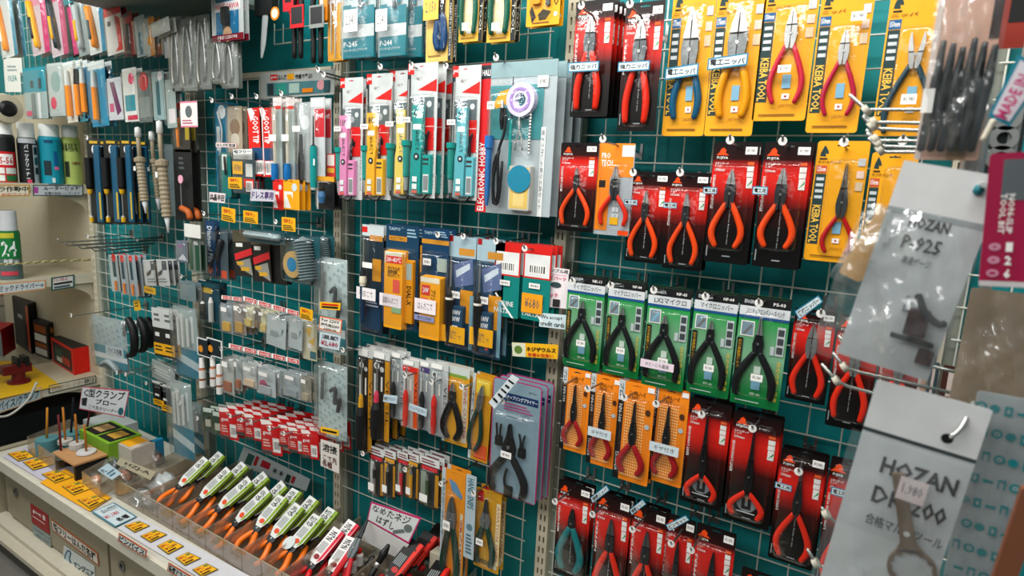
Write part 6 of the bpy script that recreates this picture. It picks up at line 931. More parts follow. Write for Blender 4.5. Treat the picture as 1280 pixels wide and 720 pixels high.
tg = [(9, 567, 31, 562.5, 44, 571, 22.5, 576.6), (28, 577.5, 46, 572, 65, 581, 41, 588), (51.5, 592.5, 71, 587, 92, 596, 69, 604), (77, 608, 97.5, 602, 116, 610, 92, 619), (96.5, 625, 120, 619, 133, 625, 112.5, 636), (155, 657, 174, 651, 187.5, 657, 168, 665.6), (175, 670, 194, 662, 209, 668, 188, 678), (196, 682.5, 213, 674, 230, 682.5, 210, 693), (219, 697.5, 235, 690, 251.5, 697.5, 231, 707), (240, 712, 258, 704, 273, 711.5, 252, 721)]
nm_ = ['first from the left end of the counter', 'second from the left end of the counter', 'where the lavender strip meets the yellow one', 'in the middle of the yellow strip', 'last on the yellow strip', 'first on the white strip', 'second on the white strip', 'third on the white strip', 'fourth on the white strip', 'fifth on the white strip']
for i, t in enumerate(tg): flat('price_card', ((t[0], t[1]), (t[2], t[3]), (t[4], t[5]), (t[6], t[7])), 'yellow price card lying on the counter, '+nm_[i], 'price card', mat('edb01c'), [('t', '特価', .1, .12, .6, .4, mat('b8401c')), ('r', .65, .12, .9, .3, mat('6a7a3a')), ('t', '¥%d80' % (5+i), .12, .48, .85, .7, mat('8a3a1c')), ('r', .1, .8, .6, .9, K_)], mat('7a6a2c'), ZC+.009)
flat('notice_card', ((114, 640), (142.5, 628), (171.5, 646), (143.5, 659)), 'white notice card with a blue edge and red numbers on the counter', 'card', mat('c3d0d4'), [('t', 'はんだ付け', .25, .1, .9, .3, K_), ('t', '¥1,180', .1, .4, .7, .6, mat('b83a4a')), ('t', '各種', .3, .7, .8, .9, K_)], mat('4a7c8c'), ZC+.008)
# acrylic bins
bx = [at(x, y, .41).x for x, y in ((215, 638), (235.6, 650), (255, 665), (279, 679), (302, 690), (328, 705))]; zb = at(250, 658.5, .41).z
stp = (bx[4]-bx[0])/4
for i in range(-4, 11):
    X = bx[0]+stp*i; rt_ = empty('acrylic_bin', (X, -.41, ZC+.001), ('clear acrylic bin holding parts bags, %s left of the orange pliers' % ('fourth', 'third', 'second', 'first')[i+4]) if i < 0 else 'clear acrylic bin, %s of the row of pliers bins' % ('first', 'second', 'third', 'fourth', 'fifth', 'sixth', 'seventh', 'eighth', 'ninth', 'tenth', 'eleventh')[i], 'bin')
    W = stp-.003; h0 = zb-ZC; h1 = h0+.035; b = MB(); t = .0025; e = .0
    b.box(0, W, 0, t, 0, h0, ACRY); b.obj('front_panel', rt_)
    for x in (0, W-t):
        b = MB(); b.add([(x, t, 0), (x, .34, 0), (x, .34, h1), (x, t, h0), (x+t, t, 0), (x+t, .34, 0), (x+t, .34, h1), (x+t, t, h0)], [(0, 1, 2, 3), (7, 6, 5, 4), (3, 2, 6, 7), (1, 5, 6, 2), (0, 3, 7, 4), (0, 4, 5, 1)], ACRY); b.obj('side_panel', rt_)
    b = MB(); b.box(t, W-t, t, .34, 0, .002, mat('6b5a48', .4)); b.obj('base', rt_)
    b = MB(); b.box(0, W, -.0006, t, h0-.0012, h0+.0012, mat('a09884', .2)); b.obj('rim', rt_)
def nipper(tx, ty, bx_, by, label, card='d4d6d2', stripe='7f9c1e', oval='d8481c', txt='GA-150', grip='ee7414', back=1, d0=None, d1=.16, hd=.57, wd=.056, badge=None, vial=False):
    A, B = at(tx, ty, d1), (at(bx_, by, .375) if d0 is None else at(bx_, by, d0)); A = A+(B-A)*.16; L = (A-B).length; z = (A-B).normalized(); x = Vector((1, 0, 0)); x = (x-z*x.dot(z)).normalized(); y = z.cross(x); M = Matrix((( x.x, y.x, z.x, A.x), (x.y, y.y, z.y, A.y), (x.z, y.z, z.z, A.z), (0, 0, 0, 1)))
    rt_ = empty('boxed_pliers', (0, 0, 0), label, 'pliers', 'pliers standing in the bins'); rt_.matrix_world = M
    W = wd; H = L*hd; b = MB(); b.prism([(-W/2, -H*.78), (-W*.22, -H), (W*.3, -H), (W/2, -H*.8), (W/2, 0), (-W/2, 0)], -.016, -.0145, mat(card)); 
    b.add([(W*.24, -.0163, -H*.95), (W*.42, -.0163, -H*.85), (W*.5, -.0163, 0), (W*.24, -.0163, 0)], [(0, 1, 2, 3)], mat(stripe))
    b.text(txt, -W*.4, W*.16, -H*.36, -H*.08, -.0166, K_, 90, .03)
    for i in range(5): b.rect(-W*.38+i*W*.11, -W*.32+i*W*.11, -H*.72, -H*.42, -.0166, mat('8a9090'))
    b.add([(W*.0+W*.22*math.cos(2*PI*i/14), -.0169, -H*.83+H*.07*math.sin(2*PI*i/14)) for i in range(14)], [tuple(range(14))], mat(oval)); b.disc(W*.3, -H*.2, W*.06, -.0168, K_, 10); b.obj('card', rt_)
    b = MB(); b.box(W*.5, W*.5+.001, -.016, -.004, -H*.8, 0, mat(stripe)); b.box(-W*.48, W*.5, -.004, -.002, -H*.9, 0, mat('3b3f44')); b.obj('card_side', rt_)
    G = mat(grip, .3); pliers(rt_, 0, -H*.72, -H*1.04, -L, .016, .03, .02, 'nipper', STEEL, DARKST, G, .0088, y=-.008)
    if badge:
        b = MB(); b.disc(-W*.35, -H*.98, W*.42, -.02, mat('c9cfce'), 18); b.obj('round_badge', rt_)
    for k in range(back):
        r_ = dup(rt_, (0, 0, 0), short(label), 'pliers standing in the bins'); r_.matrix_world = Matrix.Translation(y*.03*(k+1)+z*.05*(k+1)+Vector((.004, 0, 0))) @ M
N = nipper
N(272, 566, 201, 634, 'orange-handled pliers under a white card, leftmost bin'); N(301, 579, 226, 650, 'orange-handled pliers under a white card with a crumpled top, second bin')
N(328, 592, 247, 662, 'orange-handled pliers with a half faded white card, third bin'); N(351, 603, 268, 682, 'orange-handled pliers under a wide green-striped card, fourth bin', wd=.052)
N(366, 612, 300, 690, 'orange-handled pliers with black marks over its white card, fifth bin'); N(388, 622, 316, 704, 'orange-handled pliers with a red and white oval, sixth bin', wd=.056, txt='GA-200')
N(411, 636, 342, 716, 'orange-handled pliers with a round grey badge at the jaws, seventh bin', wd=.056, txt='GS-175', badge=True)
R_ = dict(card='e6e2e0', stripe='d8203c', oval='8a1c24', grip='d41a20', txt='N-206')
N(437, 652, 366, 738, 'red-handled pliers under a white and crimson card beside the orange ones', **R_); N(452, 662, 392, 750, 'red-handled pliers partly behind the grey needle pliers', back=0, **R_)
for i, (tx, ty, bx_, by, s_) in enumerate(((461, 650, 430, 716, 'tallest'), (452, 668, 424, 726, 'shorter'))):
    A, B = at(tx, ty, .18), at(bx_, by, .3); L = (A-B).length; z = (A-B).normalized(); x = Vector((1, 0, 0)); x = (x-z*x.dot(z)).normalized(); y = z.cross(x)
    r_ = empty('needle_pliers', (0, 0, 0), 'dark grey needle pliers standing jaws up in a bin, %s one' % s_, 'pliers'); r_.matrix_world = Matrix(((x.x, y.x, z.x, A.x), (x.y, y.y, z.y, A.y), (x.z, y.z, z.z, A.z), (0, 0, 0, 1)))
    pliers(r_, 0, 0, -L*.55, -L*1.5, .014, .03, .02, 'long', mat('3c4042', .35, .6), mat('6d7274', .35, .6), mat('c01c22'), .008)
for i, (x, y, s_) in enumerate(((428, 712, 'nearest the bottom'), (441, 698, 'in the middle'), (449, 689, 'furthest up'))):
    v0 = at(x, y+16, .24-.02*i); r_ = empty('white_bottle', v0, 'small white bottle with a red cap among the needle pliers, '+s_, 'bottle'); b = MB(); b.lathe(0, 0, [(0, .014, W_), (.035, .014, W_), (.042, .008, W_)], 14); b.obj('body', r_); b = MB(); b.lathe(0, 0, [(.042, .009, RED), (.056, .008, RED)], 12); b.obj('cap', r_)
for i, (tx, ty, bx_, by, s_) in enumerate(((486, 681, 460, 726, 'upper'), (467, 695, 444, 738, 'lower'))):
    A, B = at(tx, ty, .2), at(bx_, by, .27); r_ = empty('black_handled_tool', A, 'black-handled tool with a silver collar standing handle up, %s one' % s_, 'tool'); D = B-A
    b = MB(); b.tube([(0, 0, 0), D*.25, D*.5], [.006, .014, .01], mat('18191b', .3), 10, 1, 4); b.obj('handle', r_); b = MB(); b.tube([D*.5, D*.62], [.011, .011], CHROME, 10, 1, 1, curve=False); b.obj('collar', r_); b = MB(); b.tube([D*.62, D*1.2], [.01, .008], K_, 10, 1, 1, curve=False); b.obj('shaft', r_)
for i, (tx, ty, bx_, by, s_) in enumerate(((530, 671, 486, 728, 'left one beside the sign'), (560, 702, 534, 740, 'right one at the bottom'))):
    nipper(tx, ty, bx_, by, 'red and black bit card with a bright red edge, '+s_, card='1d1718', stripe='e02a1c', oval='b8302c', txt='PB-12', grip='8a1418', back=2, d0=.26, d1=.12, hd=.9, wd=.06)
# white box with the pink edged sign
sign('paper_sign', (464, 627), (527, 647), (511, 680), (459, 650), .17, 'pink-edged white sign with black Japanese writing and a grey screw drawing', 'sign', mat('dadfde'), [('t', 'なめたネジ', .06, .1, .84, .42, K_, .01), ('t', 'はずし', .2, .5, .6, .85, K_, .01), ('p', [(.62, .95), (.6, .82), (.78, .6), (.84, .68)], mat('6a7472')), ('o', .86, .5, .08, .14, mat('6a7472'))], mat('c8326e'), .07)
sign('white_board', (460, 652), (511, 681), (500, 699), (453, 675), .175, 'blank white board under the pink-edged sign', 'board', mat('d0cfcb'), [])
b = MB(); a = at(450, 700, .17); b.box(0, .2, 0, .12, 0, a.z-ZC-.0, mat('9a978c')); o = b.obj('cardboard_box'); o.location = (a.x, -.165, ZC+.002); tag(o, 'grey cardboard box supporting the white board', 'box')
b = MB(); a = at(548, 700, .12); b.box(-.02, .02, -.02, .02, 0, a.z-ZC+.03, mat('b8b09c')); o = b.obj('eraser_block'); o.location = (a.x, -.12, ZC+.002); tag(o, 'cream block left of the red edged bit card', 'block')
# grey sign behind the orange pliers
sign('paper_sign', (305, 558), (388, 599), (383, 614), (296, 580), .05, 'white backing sign with small tool pictures behind the orange pliers', 'sign', mat('aebcbc'), [('r', .1, .2, .2, .8, mat('2a5a50')), ('r', .22, .15, .27, .7, mat('a02a34')), ('r', .32, .2, .45, .6, mat('a81c2c')), ('t', '＊＊', .5, .3, .66, .7, K_), ('r', .7, .35, .76, .9, mat('1d4438')), ('r', .78, .3, .82, .8, mat('a82a30'))])
# sign of clamps, green box, discs on sticks, trays
sign('paper_sign', (103, 483), (162, 488), (155, 522), (99, 511), .3, 'red-edged white sign with black Japanese writing about clamps', 'sign', mat('c9ced2'), [('t', 'C型クランプ', .06, .06, .94, .4, K_, .02), ('t', 'ブロー', .36, .44, .8, .66, K_, .02), ('t', 'こて先クリーナー', .22, .74, .86, .9, K_, 0), ('p', [(.04, .5), (.16, .45), (.16, .8), (.06, .8)], mat('23282a')), ('o', .92, .78, .05, .14, mat('1d5a66'))], mat('b84a5c'), .04)
def cbox(name, px, py, sx, sy, h, label, m, top=None, extra=None, z=None, rz=0):
    v0 = atz(px, py, (z or ZC)+.001); r_ = empty(name, (v0.x, v0.y, (z or ZC)+.001), label, 'box', None, (0, 0, math.radians(rz))); b = MB(); b.box(-sx/2, sx/2, -sy/2, sy/2, 0, h-.001, m); b.obj('carton', r_)
    if top: b = MB(); top(b, h, sx, sy); b.obj('lid_print', r_)
    return r_
cbox('white_box', 140, 555, .22, .14, .12, 'plain white box behind the green box', mat('a9aeac'), None)
def gtop(b, h, sx, sy): b.box(-sx/2, sx/2, -sy/2, sy/2, h-.001, h, mat('7fae2a')); b.box(-sx*.45, -sx*.02, -sy*.4, sy*.4, h, h+.001, K_); b.box(sx*.03, sx*.45, -sy*.4, sy*.4, h, h+.001, K_); b.box(-sx*.38, -sx*.1, -sy*.2, sy*.25, h+.001, h+.002, mat('c9a06a')); b.box(sx*.1, sx*.38, -sy*.2, sy*.25, h+.001, h+.002, mat('c99a3a'))
cbox('green_box', 140, 573, .26, .14, .13, 'lime green box with two picture panels on its lid', mat('6f9a26'), gtop)
def ytop(b, h, sx, sy): b.box(-sx*.45, sx*.3, -sy*.4, sy*.4, h, h+.002, YEL); b.box(sx*.3, sx*.48, -sy*.4, sy*.4, h, h+.002, mat('c8b8a8'))
cbox('display_box', 168, 583, .17, .1, .12, 'white and red box with a yellow top, right of the lime green box', mat('b8b0a4'), ytop); cbox('blue_carton', 190, 583, .025, .1, .12, 'narrow bright blue box against the wire grid', mat('1d7ca4'))
def disc_stick(px, py, n, label, dc, sc_, z=None, tx=0, ty=0, L=.16, r=.03):
    z = z or ZC+.02; v0 = atz(px, py, z); r_ = empty('disc_stick', v0, label, 'disc'); b = MB()
    for i in range(n): b.lathe(0, 0, [(i*.009, r*.95, mat('4a5a5c')), (i*.009+.002, r, mat(dc)), (i*.009+.008, r*.97, mat(dc))], 22)
    b.obj('disc', r_); b = MB(); tp = at(px+tx, py-ty, -CAM.y-(CAM.y-v0.y)*0+0) if 0 else None; a = Vector((tx, 0, L)); b.tube([(0, 0, n*.009), (tx, .0, n*.009+L)], [.005, .0045], mat(sc_, .5), 8, 1, 1, curve=False); b.obj('stick', r_)
DB = '4f8288'
tray_z = ZC
def tray(q, h, label, m=ACRY, name='clear_tray'):
    P = [atz(x, y, ZC+.006) for x, y in q]; c = P[0].copy(); P = [p-c for p in P]; r_ = empty(name, c, label, 'tray'); t = Vector((0, 0, h))
    for i in range(4):
        a, e = P[i], P[(i+1) % 4]; n = (e-a).cross(Vector((0, 0, 1))).normalized()*.002; b = MB(); b.add([a, e, e+t, a+t, a+n, e+n, e+n+t, a+n+t], [(0, 1, 2, 3), (7, 6, 5, 4), (3, 2, 6, 7), (0, 4, 5, 1), (1, 5, 6, 2), (0, 3, 7, 4)], m); b.obj('side_panel', r_)
    b = MB(); b.add(P, [(0, 1, 2, 3)], m); b.obj('base', r_)
tray(((36, 565), (70, 590), (120, 562), (88, 542)), .075, 'clear tray of grinding discs at the left end of the counter')
disc_stick(60, 566, 8, 'tall stack of blue-green discs with a yellow stick, left in the tray', DB, 'c9862a', tx=.03, L=.15, r=.045); disc_stick(77, 572, 3, 'blue-green disc stack with a dark red stick', '7d9aa0', '6a1c20', tx=0, L=.17, r=.035, z=ZC+.05); disc_stick(90, 556, 7, 'far blue-green disc stack with a black stick leaning right', DB, '15181a', tx=.05, L=.18, r=.04); disc_stick(108, 560, 6, 'far blue-green disc stack with a red stick leaning right', DB, '5a1a20', tx=.07, L=.17, r=.04)
r_ = empty('wooden_stand', atz(100, 588, ZC), 'small wooden stand with black legs carrying pale discs', 'stand'); b = MB(); b.box(-.09, .11, -.065, .065, .075, .083, mat('b98a5c')); b.obj('top', r_)
for sx in (-.085, .09): b = MB(); b.box(sx, sx+.015, -.06, .06, .001, .075, K_); b.obj('leg', r_)
zS = ZC+.084
disc_stick(82, 554, 2, 'pale disc pair with an orange stick, back of the wooden stand', 'b9b4ae', 'b8742a', z=zS, L=.15, r=.03); disc_stick(97, 560, 3, 'stack of pale discs with a brown stick, middle of the wooden stand', 'bdb8b2', 'a8641e', z=zS, L=.13, r=.032); disc_stick(108, 566, 1, 'single pale disc with a brown stick, front of the wooden stand', 'c9c6c6', 'a8641e', z=zS, L=.12, r=.038)
tray(((104, 606), (126, 622), (170, 596), (152, 580)), .06, 'clear tray of bagged parts beside the yellow strip')
def crumple(px, py, z, sx, sy, h, label, m, inner, seed=0, items=None):
    v0 = atz(px, py, z); r_ = empty('crumpled_bag', v0, label, 'bag'); rr = random.Random(seed); n = 9; vs = []; 
    for i in range(n):
        for j in range(n): u, v = i/(n-1)-.5, j/(n-1)-.5; e = max(0, 1-4*(u*u+v*v)); vs.append((u*sx, v*sy, h*e**.5+rr.uniform(-.3, .3)*h*(.3+e)))
    F_ = [(i*n+j, (i+1)*n+j, (i+1)*n+j+1, i*n+j+1) for i in range(n-1) for j in range(n-1)]; b = MB(); b.add(vs, F_, m, True); b.obj('film', r_); b = MB()
    b.tube([(-sx*.25, 0, h*.3), (0, sy*.1, h*.45), (sx*.25, 0, h*.3)], [h*.3, h*.42, h*.3], mat(inner), 10, 1, 4); b.obj('contents', r_)
crumple(120, 602, ZC+.02, .1, .07, .03, 'small bag with a pale orange part in the clear tray', BAG, 'c98a5c', 1); crumple(155, 600, ZC+.045, .14, .09, .05, 'clear crumpled bag with copper-brown parts', BAG, '9a5c34', 2); crumple(142, 585, ZC+.055, .11, .07, .04, 'black and white bagged tool with a blue label in the tray', BAG, '22282a', 3)
crumple(196, 578, ZC+.03, .07, .06, .05, 'small clear bag of rust-brown bits near the wire grid', BAG, '5a3018', 4); crumple(180, 622, ZC+.05, .12, .12, .03, 'clear film bag with white strips in the large tray', BAG, 'b9bcb8', 5); crumple(205, 606, ZC+.05, .12, .1, .04, 'milky film bag heap between tray and first pliers', MILK, 'a9a89e', 6)
flat('notice_card', ((122, 588), (135, 579), (152, 592), (140, 600)), 'tilted pale blue label card on the bagged tool', 'card', mat('a8bcc4'), [('t', 'PL', .1, .1, .4, .4, K_), ('r', .15, .5, .85, .6, mat('4a6a7a')), ('r', .15, .7, .7, .8, mat('4a6a7a'))], None, ZC+.12)
flat('notice_card', ((150, 572), (195, 590), (188, 600), (145, 580)), 'long beige printed strip lying over the tray', 'card', mat('a39a82'), [('t', 'HZJ-A', .2, .25, .9, .75, mat('3a362c'))], None, ZC+.1)
# ------------------------------------------------------------------ things hanging close to the camera at the right
def rails(spec, d, label):
    for i, (pts, lb) in enumerate(spec):
        P = [at(x, y, d) for x, y in pts]; o0 = P[-1]; r_ = empty('rail_hook', o0, label+', '+lb, 'hook', None); b = MB()
        b.tube([p-o0 for p in P], .0026, mat('a9aca8', .25, .8), 8, 1, 1, curve=False); b.obj('rod', r_); q = P[1]-o0; b = MB(); b.lathe(0, 0, [(-.004, .008, mat('b8b4a4')), (.004, .008, mat('b8b4a4'))], 12)
        b.obj('collar', r_, Matrix.Translation(q) @ Matrix.Rotation(math.radians(50), 4, 'Y'))
rails([([(1062, 118), (1083, 138), (1090, 137), (1178, 137), (1243, 139)], 'topmost'), ([(1080, 143), (1093, 153), (1160, 154), (1216, 155), (1240, 156)], 'second from the top'), ([(1079, 145), (1090, 158), (1100, 161), (1216, 166), (1240, 167)], 'third from the top'),
       ([(1083, 162), (1095, 174), (1102, 176), (1212, 177), (1240, 178)], 'fourth from the top'), ([(1084, 166), (1098, 180), (1106, 183), (1160, 185), (1240, 188)], 'fifth from the top'), ([(1086, 172), (1100, 188), (1108, 190), (1150, 190), (1236, 196)], 'lowest of the upper bundle')], .5, 'pale rail hook pointing left over the yellow packs')
rails([([(1048, 420), (1063, 434), (1100, 443), (1178, 461), (1243, 477)], 'above the ring spanner bag, upper'), ([(1041, 441), (1056, 459), (1070, 464), (1096, 470), (1243, 503)], 'above the ring spanner bag, middle'), ([(1027, 455), (1046, 476), (1060, 483), (1090, 491), (1243, 529)], 'above the ring spanner bag, lower')], .5, 'pale steel rail hook in front of the angled cutters')
rails([([(1027, 634), (1033, 643), (1048, 656), (1066, 663), (1243, 712)], 'upper'), ([(1009, 686), (1020, 704), (1030, 709), (1062, 717), (1243, 768)], 'lower')], .5, 'pale steel rail hook at the foot of the ring spanner bag')
b = MB(); P0 = at(1243, 300, .5); b.box(-.006, .006, -.006, .006, -1.2, 1.2, mat('a9aca8', .3, .6)); o = b.obj('upright_bar'); o.location = P0; tag(o, 'pale steel bar carrying the rail hooks behind the clear bags', 'bar')
b = MB(); P0 = at(1165, 165, .49); b.tube([(0, 0, 0), at(1163, 196, .49)-P0], .0024, mat('a9aca8', .25, .8), 6, 1, 1, curve=False); o = b.obj('upright_wire'); o.location = P0; tag(o, 'thin upright wire crossing the upper rail hooks', 'wire')
def film(root, name, W, H, cx, zt, m, seed, dep=.012, y0=-.004, nx=16, nz=22, bulge=.5, shape=None):
    rr = random.Random(seed); vs = []; ph = [rr.uniform(0, 6) for _ in range(6)]
    for j in range(nz+1):
        for i in range(nx+1):
            u, v = i/nx, j/nz; e = math.sin(PI*min(1, max(0, u)))**.6*math.sin(PI*min(1, .04+v*.96))**.5
            y = y0-dep*e*(bulge+.5*math.sin(9*u+4*v+ph[0])*math.sin(6*v-5*u+ph[1])+.3*math.sin(21*u-13*v+ph[2])+.18*math.sin(34*v+17*u+ph[3])+.12*rr.uniform(-1, 1))
            x = cx+(u-.5)*W*(shape(v) if shape else 1); vs.append((x, min(y, y0*.5), zt-v*H))
    F_ = [(j*(nx+1)+i, j*(nx+1)+i+1, (j+1)*(nx+1)+i+1, (j+1)*(nx+1)+i) for j in range(nz) for i in range(nx)]; b = MB(); b.add(vs, F_, m, True); return b.obj(name, root)
LG = mat('c3c9cb', .45); HD = mat('d6d8d8', .4)
# bag of gauges
DB_ = .70
p = Pack('gauge_bag', 1128, 209, 1262, 470, DB_, 'clear bag with a white header and dark brown gauge blocks', 'tool bag', None, roll=9.5, card=LG, slot=False, th=.002)
p.r(.0, .0, 1, .22, HD); p.r(0, .22, 1, .245, mat('8f999b')); p.t('HOZAN', .26, .245, .67, .3, K_, 0, .03); p.t('P-925', .26, .335, .66, .405, mat('2d3538'), 0, .02); p.t('導通ゲージ', .32, .435, .62, .475, mat('5a6668'), 0, .01)
p.r(.5, .62, .68, .7, mat('6f7b7e')); p.r(.53, .64, .65, .68, mat('b6c0c2')); p.card()
bp = MB(); bp.box(p.X(.48), p.X(.70), -.012, -.002, p.Z(.80), p.Z(.67), mat('3a1c20')); bp.obj('gauge_block', p.root, Matrix.Rotation(math.radians(-3), 4, 'Y')); bp = MB(); bp.box(p.X(.80), p.X(.96), -.012, -.002, p.Z(.92), p.Z(.85), mat('3a1c20')); bp.obj('gauge_block', p.root)
bp = MB(); bp.box(p.X(.47), p.X(.92), -.014, -.004, p.Z(.83), p.Z(.81), mat('17191a')); bp.obj('gauge_bar', p.root); bp = MB(); bp.tube([(p.X(.6), -.01, p.Z(.60)), (p.X(.72), -.012, p.Z(.67)), (p.X(.88), -.01, p.Z(.71)), (p.X(.95), -.01, p.Z(.70))], .004, mat('17191a'), 8, 1, 4); bp.obj('lead', p.root)
film(p.root, 'film', p.W*1.32, p.H*.8, p.X(.36), p.Z(.22), FILM, 11, .03, -.016, shape=lambda v: 1-.25*max(0, .25-v)*4*.5)
bp = MB(); bp.tube([(p.X(.86), -.03, p.Z(.06)), (p.X(.8), -.005, p.Z(.05)), (p.X(.88), .02, p.Z(.03))], .0028, CHROME, 8, 1, 4); bp.tube([(p.X(.8), -.004, p.Z(.06)), (p.X(.79), -.004, p.Z(.09))], .005, mat('1a6a74'), 8, 1, 1, curve=False); bp.obj('clip', p.root)
# yellowish folded bag beside it
q = Pack('small_bag', 1098, 262, 1132, 358, .69, 'crumpled amber clear bag between the needle-nose pack and the gauge bag', 'small bag', None, roll=22, card=mat('d9a65a'), slot=False); q.card(); film(q.root, 'film', q.W*1.5, q.H*1.1, 0, 0, FILM, 5, .02, -.004, 8, 12)
# ring spanner bag
p = Pack('spanner_bag', 1095, 480, 1248, 800, .72, 'clear bag holding a brown ring spanner, white header above', 'tool bag', None, roll=6, card=LG, slot=False, th=.002)
p.r(0, 0, 1, .19, HD); p.r(0, .19, 1, .205, mat('3a4244')); p.r(0, .6, 1, 1, mat('ccd2d3')); p.t('HOZAN', .25, .28, .93, .35, K_, 0, .035); p.t('DR-200', .25, .4, .92, .475, K_, 0, .025); p.t('合格マルチツール', .25, .52, .96, .565, mat('3a4446'), 0, .01); p.card()
BR = mat('8a7258', .35, .5); b = MB(); cx, cz, ro = p.X(.77), p.Z(.67), .225*p.W; n = 48
vo = [(cx+ro*math.cos(2*PI*i/n), cz+ro*math.sin(2*PI*i/n)) for i in range(n)]; ri = ro*.82; vi = [(cx+ri*(1+.05*(1 if i % 4 < 2 else -1))*math.cos(2*PI*i/n), cz+ri*(1+.05*(1 if i % 4 < 2 else -1))*math.sin(2*PI*i/n)) for i in range(n)]
b.prism(vo, -.009, -.003, BR, vi); b.obj('ring', p.root); b = MB(); hw = .07*p.W; b.prism([(cx-hw*1.8, cz+ro*.86), (cx+hw*1.8, cz+ro*.86), (cx+hw, cz+ro*1.3), (cx+hw*.85, cz+.37*p.H), (cx-hw*.85, cz+.37*p.H), (cx-hw, cz+ro*1.3)], -.009, -.003, BR); sp_ = b.obj('shank', p.root, Matrix.Translation((cx, 0, cz)) @ Matrix.Rotation(math.radians(-20), 4, 'Y') @ Matrix.Translation((-cx, 0, -cz)))
b = MB(); b.disc(cx, cz+ro*1.75, hw*.42, -.0093, mat('d8dada'), 14); b.obj('hole', sp_)
p.sticker(.44, .32, .69, .41, -.0125, mat('ead9d9'), '1,980'); film(p.root, 'film', p.W*1.12, p.H*.8, p.X(.46), p.Z(.2), FILM, 21, .012, -.014)
b = MB(); b.tube([(p.X(.72), -.02, p.Z(.12)), (p.X(.8), -.006, p.Z(.08)), (p.X(.86), .015, p.Z(.0))], .003, CHROME, 8, 1, 4); b.disc(p.X(.7), p.Z(.125), .006, -.021, K_); b.obj('hook', p.root)
q = Pack('paper_tag', 1068, 690, 1100, 760, .66, 'white paper corner with a teal pen behind the ring spanner bag', 'card', None, roll=12, card=HD, slot=False); q.card(); b = MB(); b.tube([(q.X(.1), -.012, q.Z(.05)), (q.X(.9), -.012, q.Z(.22))], .0045, mat('1a6a86'), 8, 1, 1, curve=False); b.obj('pen', q.root)
# patterned bag at the right edge
it = []; sh_ = [('d', .06), ('r',), ('u',)]
p = Pack('patterned_bag', 1222, 488, 1310, 780, .66, 'grey bag patterned with teal round and square symbols at the right edge', 'tool bag', None, roll=0, card=mat('a7b0b2'), slot=False); TP = mat('1f868c')
for i in range(5):
    for j in range(9):
        u = .1+.2*i+(.1 if j % 2 else 0); v = .06+.1*j; k = (i*3+j*2) % 5
        if u > .95: continue
        if k == 0: p.disc(u, v, .09, TP); p.disc(u, v, .045, mat('a7b0b2')); p.disc(u, v, .02, TP)
        elif k == 1: p.r(u-.06, v-.02, u+.06, v+.02, TP); p.r(u-.02, v-.008, u+.02, v+.008, mat('a7b0b2'))
        elif k == 2: p.r(u-.06, v-.02, u-.035, v+.02, TP); p.r(u+.035, v-.02, u+.06, v+.02, TP); p.r(u-.06, v-.02, u+.06, v-.01, TP)
        elif k == 3: p.disc(u, v, .08, TP)
        else: p.r(u-.08, v-.005, u+.08, v+.007, TP)
p.r(.0, .8, .3, 1, mat('128498')); p.r(.3, .82, 1, 1, mat('c9c4c8')); p.card(); film(p.root, 'film', p.W, p.H*.97, 0, 0, BAG, 31, .01, -.004)
# beige bag behind, with brown strip
p = Pack('beige_bag', 1214, 360, 1330, 545, .56, 'crumpled clear bag with beige paper inside, between the gauge and spanner bags', 'bag', None, roll=1, card=mat('9a866e'), slot=False); p.card(); film(p.root, 'film', p.W, p.H, 0, 0, BAG, 41, .03, -.004)
p = Pack('brown_card', 1278, 610, 1310, 760, .78, 'brown edge of a card at the lower right corner', 'card', None, roll=5, card=mat('7a4a34'), slot=False, th=.01); p.card()
# crimson card with numbers
p = Pack('number_card', 1238, 190, 1300, 357, .74, 'crimson hanging card with white writing and the numbers 1 2 6', 'card', None, roll=-4, card=mat('9c1240'), slot=False); p.r(.3, .05, 1, .35, mat('586064')); p.t('NON-SLIP\nTOOL BIT', .3, .3, .6, .6, W_, -90)
for i, t in enumerate('126'): p.disc(.27, .7+.1*i, .13, mat('c98aa4'), .1); p.t('+' if i < 2 else '-', .2, .69+.1*i, .33, .71+.1*i, mat('9c1240')); p.t(t, .5, .665+.1*i, .64, .735+.1*i, W_, 0, .04)
p.r(0, .96, 1, 1, mat('c8c4c4')); p.card()
sign('origin_tag', (1273, 68), (1312, 88), (1262, 158), (1235, 145), .76, 'white tag with a teal edge and pink MADE IN lettering, tilted', 'tag', mat('d8d4dc'), [('t', 'MADE IN', .1, .15, .9, .85, mat('c0306e'))] if 0 else [], mat('1b7f96'), .12)
b = MB(); P = [at(x, y, .775) for x, y in ((1262, 112), (1243, 145), (1258, 150), (1279, 117))]
o0 = P[0]; A, D, E_ = P[1]-P[0], P[3]-P[0], P[0]-o0; vs, fs = text_mesh('MADE IN', .03); b.add([(P[1]-o0)+(P[0]-P[1])*u*1.0*1.6+(P[2]-P[1])*(1-v) for u, v in vs], fs, mat('c0306e')); o = b.obj('tag_lettering'); o.location = o0
tg_ = bpy.data.objects.get('origin_tag'); o.parent = tg_; o.location = o0-tg_.location
b = MB(); P0 = at(1242, 150, .76); b.tube([(0, 0, 0), at(1236, 162, .76)-P0, at(1229, 175, .76)-P0], .003, mat('c8c2b0', .4), 8, 1, 4); o = b.obj('tag_loop'); o.location = P0; tag(o, 'short cream loop under the tilted teal-edged tag', 'loop')
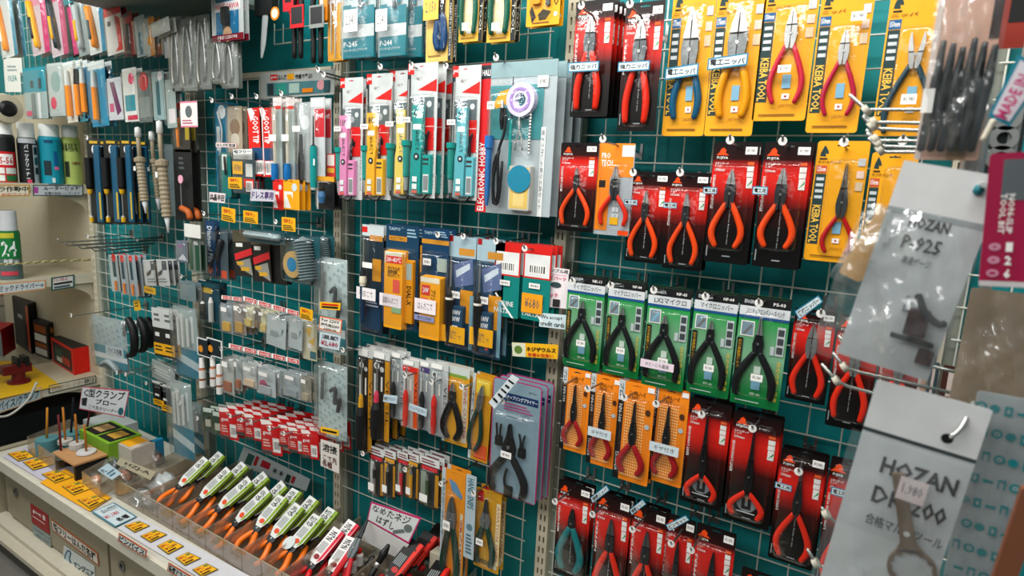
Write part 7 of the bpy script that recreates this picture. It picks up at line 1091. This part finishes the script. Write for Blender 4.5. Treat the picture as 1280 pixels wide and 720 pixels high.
# bag of black handled tools
p = Pack('black_tool_bag', 1178, -30, 1262, 200, .62, 'clear bag of black handled tools with a pink-orange card, top right', 'tool bag', None, roll=0, card=mat('c9a08c'), slot=False); p.r(.0, .0, .1, 1, mat('d4c4bc')); p.r(.85, 0, 1, .35, mat('2a1a18')); p.r(.5, .6, .8, 1, mat('a07a58')); p.card()
for i in range(6): b = MB(); u = .1+.155*i; b.tube([(p.X(u+.08), -.012-.003*(i % 2), p.Z(.36+.02*(i % 3))), (p.X(u+.05), -.014, p.Z(.6)), (p.X(u-.02), -.012, p.Z(.95))], [.003, .0058, .0045], mat('1b2022', .3), 8, 1, 4); b.obj('tool_handle', p.root)
b = MB(); b.box(p.X(-.02), p.X(.16), -.024, -.0235, p.Z(.75), p.Z(.62), W_); b.obj('price_sticker', p.root); film(p.root, 'film', p.W*1.1, p.H, 0, 0, BAG, 51, .022, -.02)
p = Pack('red_cutter_pack', 1258, -20, 1310, 60, .5, 'dark red and black pack edge at the top right corner', 'tool pack', None, card=mat('8a2a1c'), slot=False); p.r(.2, .1, .9, .6, K_); p.card()
p = Pack('steel_rod_pack', 1212, 130, 1244, 262, .58, 'grey-blue clear pack of steel rods behind the gauge bag header', 'rod pack', None, card=mat('66787c'), slot=False); p.card()
for i in range(3): b = MB(); b.lathe(p.X(.25+.25*i), -.01, [(p.Z(.02), .006, CHROME), (p.Z(.98), .006, CHROME)], 10); b.obj('rod', p.root)
p.blister(0, 0, 1, 1, .02, BAG)
p = Pack('chrome_tool_pack', 1246, 118, 1290, 240, .5, 'dark pack with chrome rings at the right edge', 'tool pack', None, card=mat('2f3a3a'), slot=False); p.card()
for i in range(3): b = MB(); b.ring(p.X(.4), p.Z(.25+.2*i), .008, .016, -.012, -.002, CHROME, 18); b.obj('ring', p.root)
# small packs seen between the two clear bags
for x0, y0, x1, yb, c, s_ in ((1148, 447, 1162, 492, 'c9a08c', 'narrow orange-edged pack between the gauge bag and the spanner bag'), (1164, 452, 1176, 496, '3a4a54', 'narrow dark blue pack between the gauge bag and the spanner bag'), (1180, 456, 1206, 500, '4a2a24', 'dark brown pack between the gauge bag and the spanner bag')):
    gp('small_pack', x0, y0, x1, yb, .03, s_, 'small pack', c, [('r', .3, .1, .6, .9, 'd8c8c0')], slot=False)
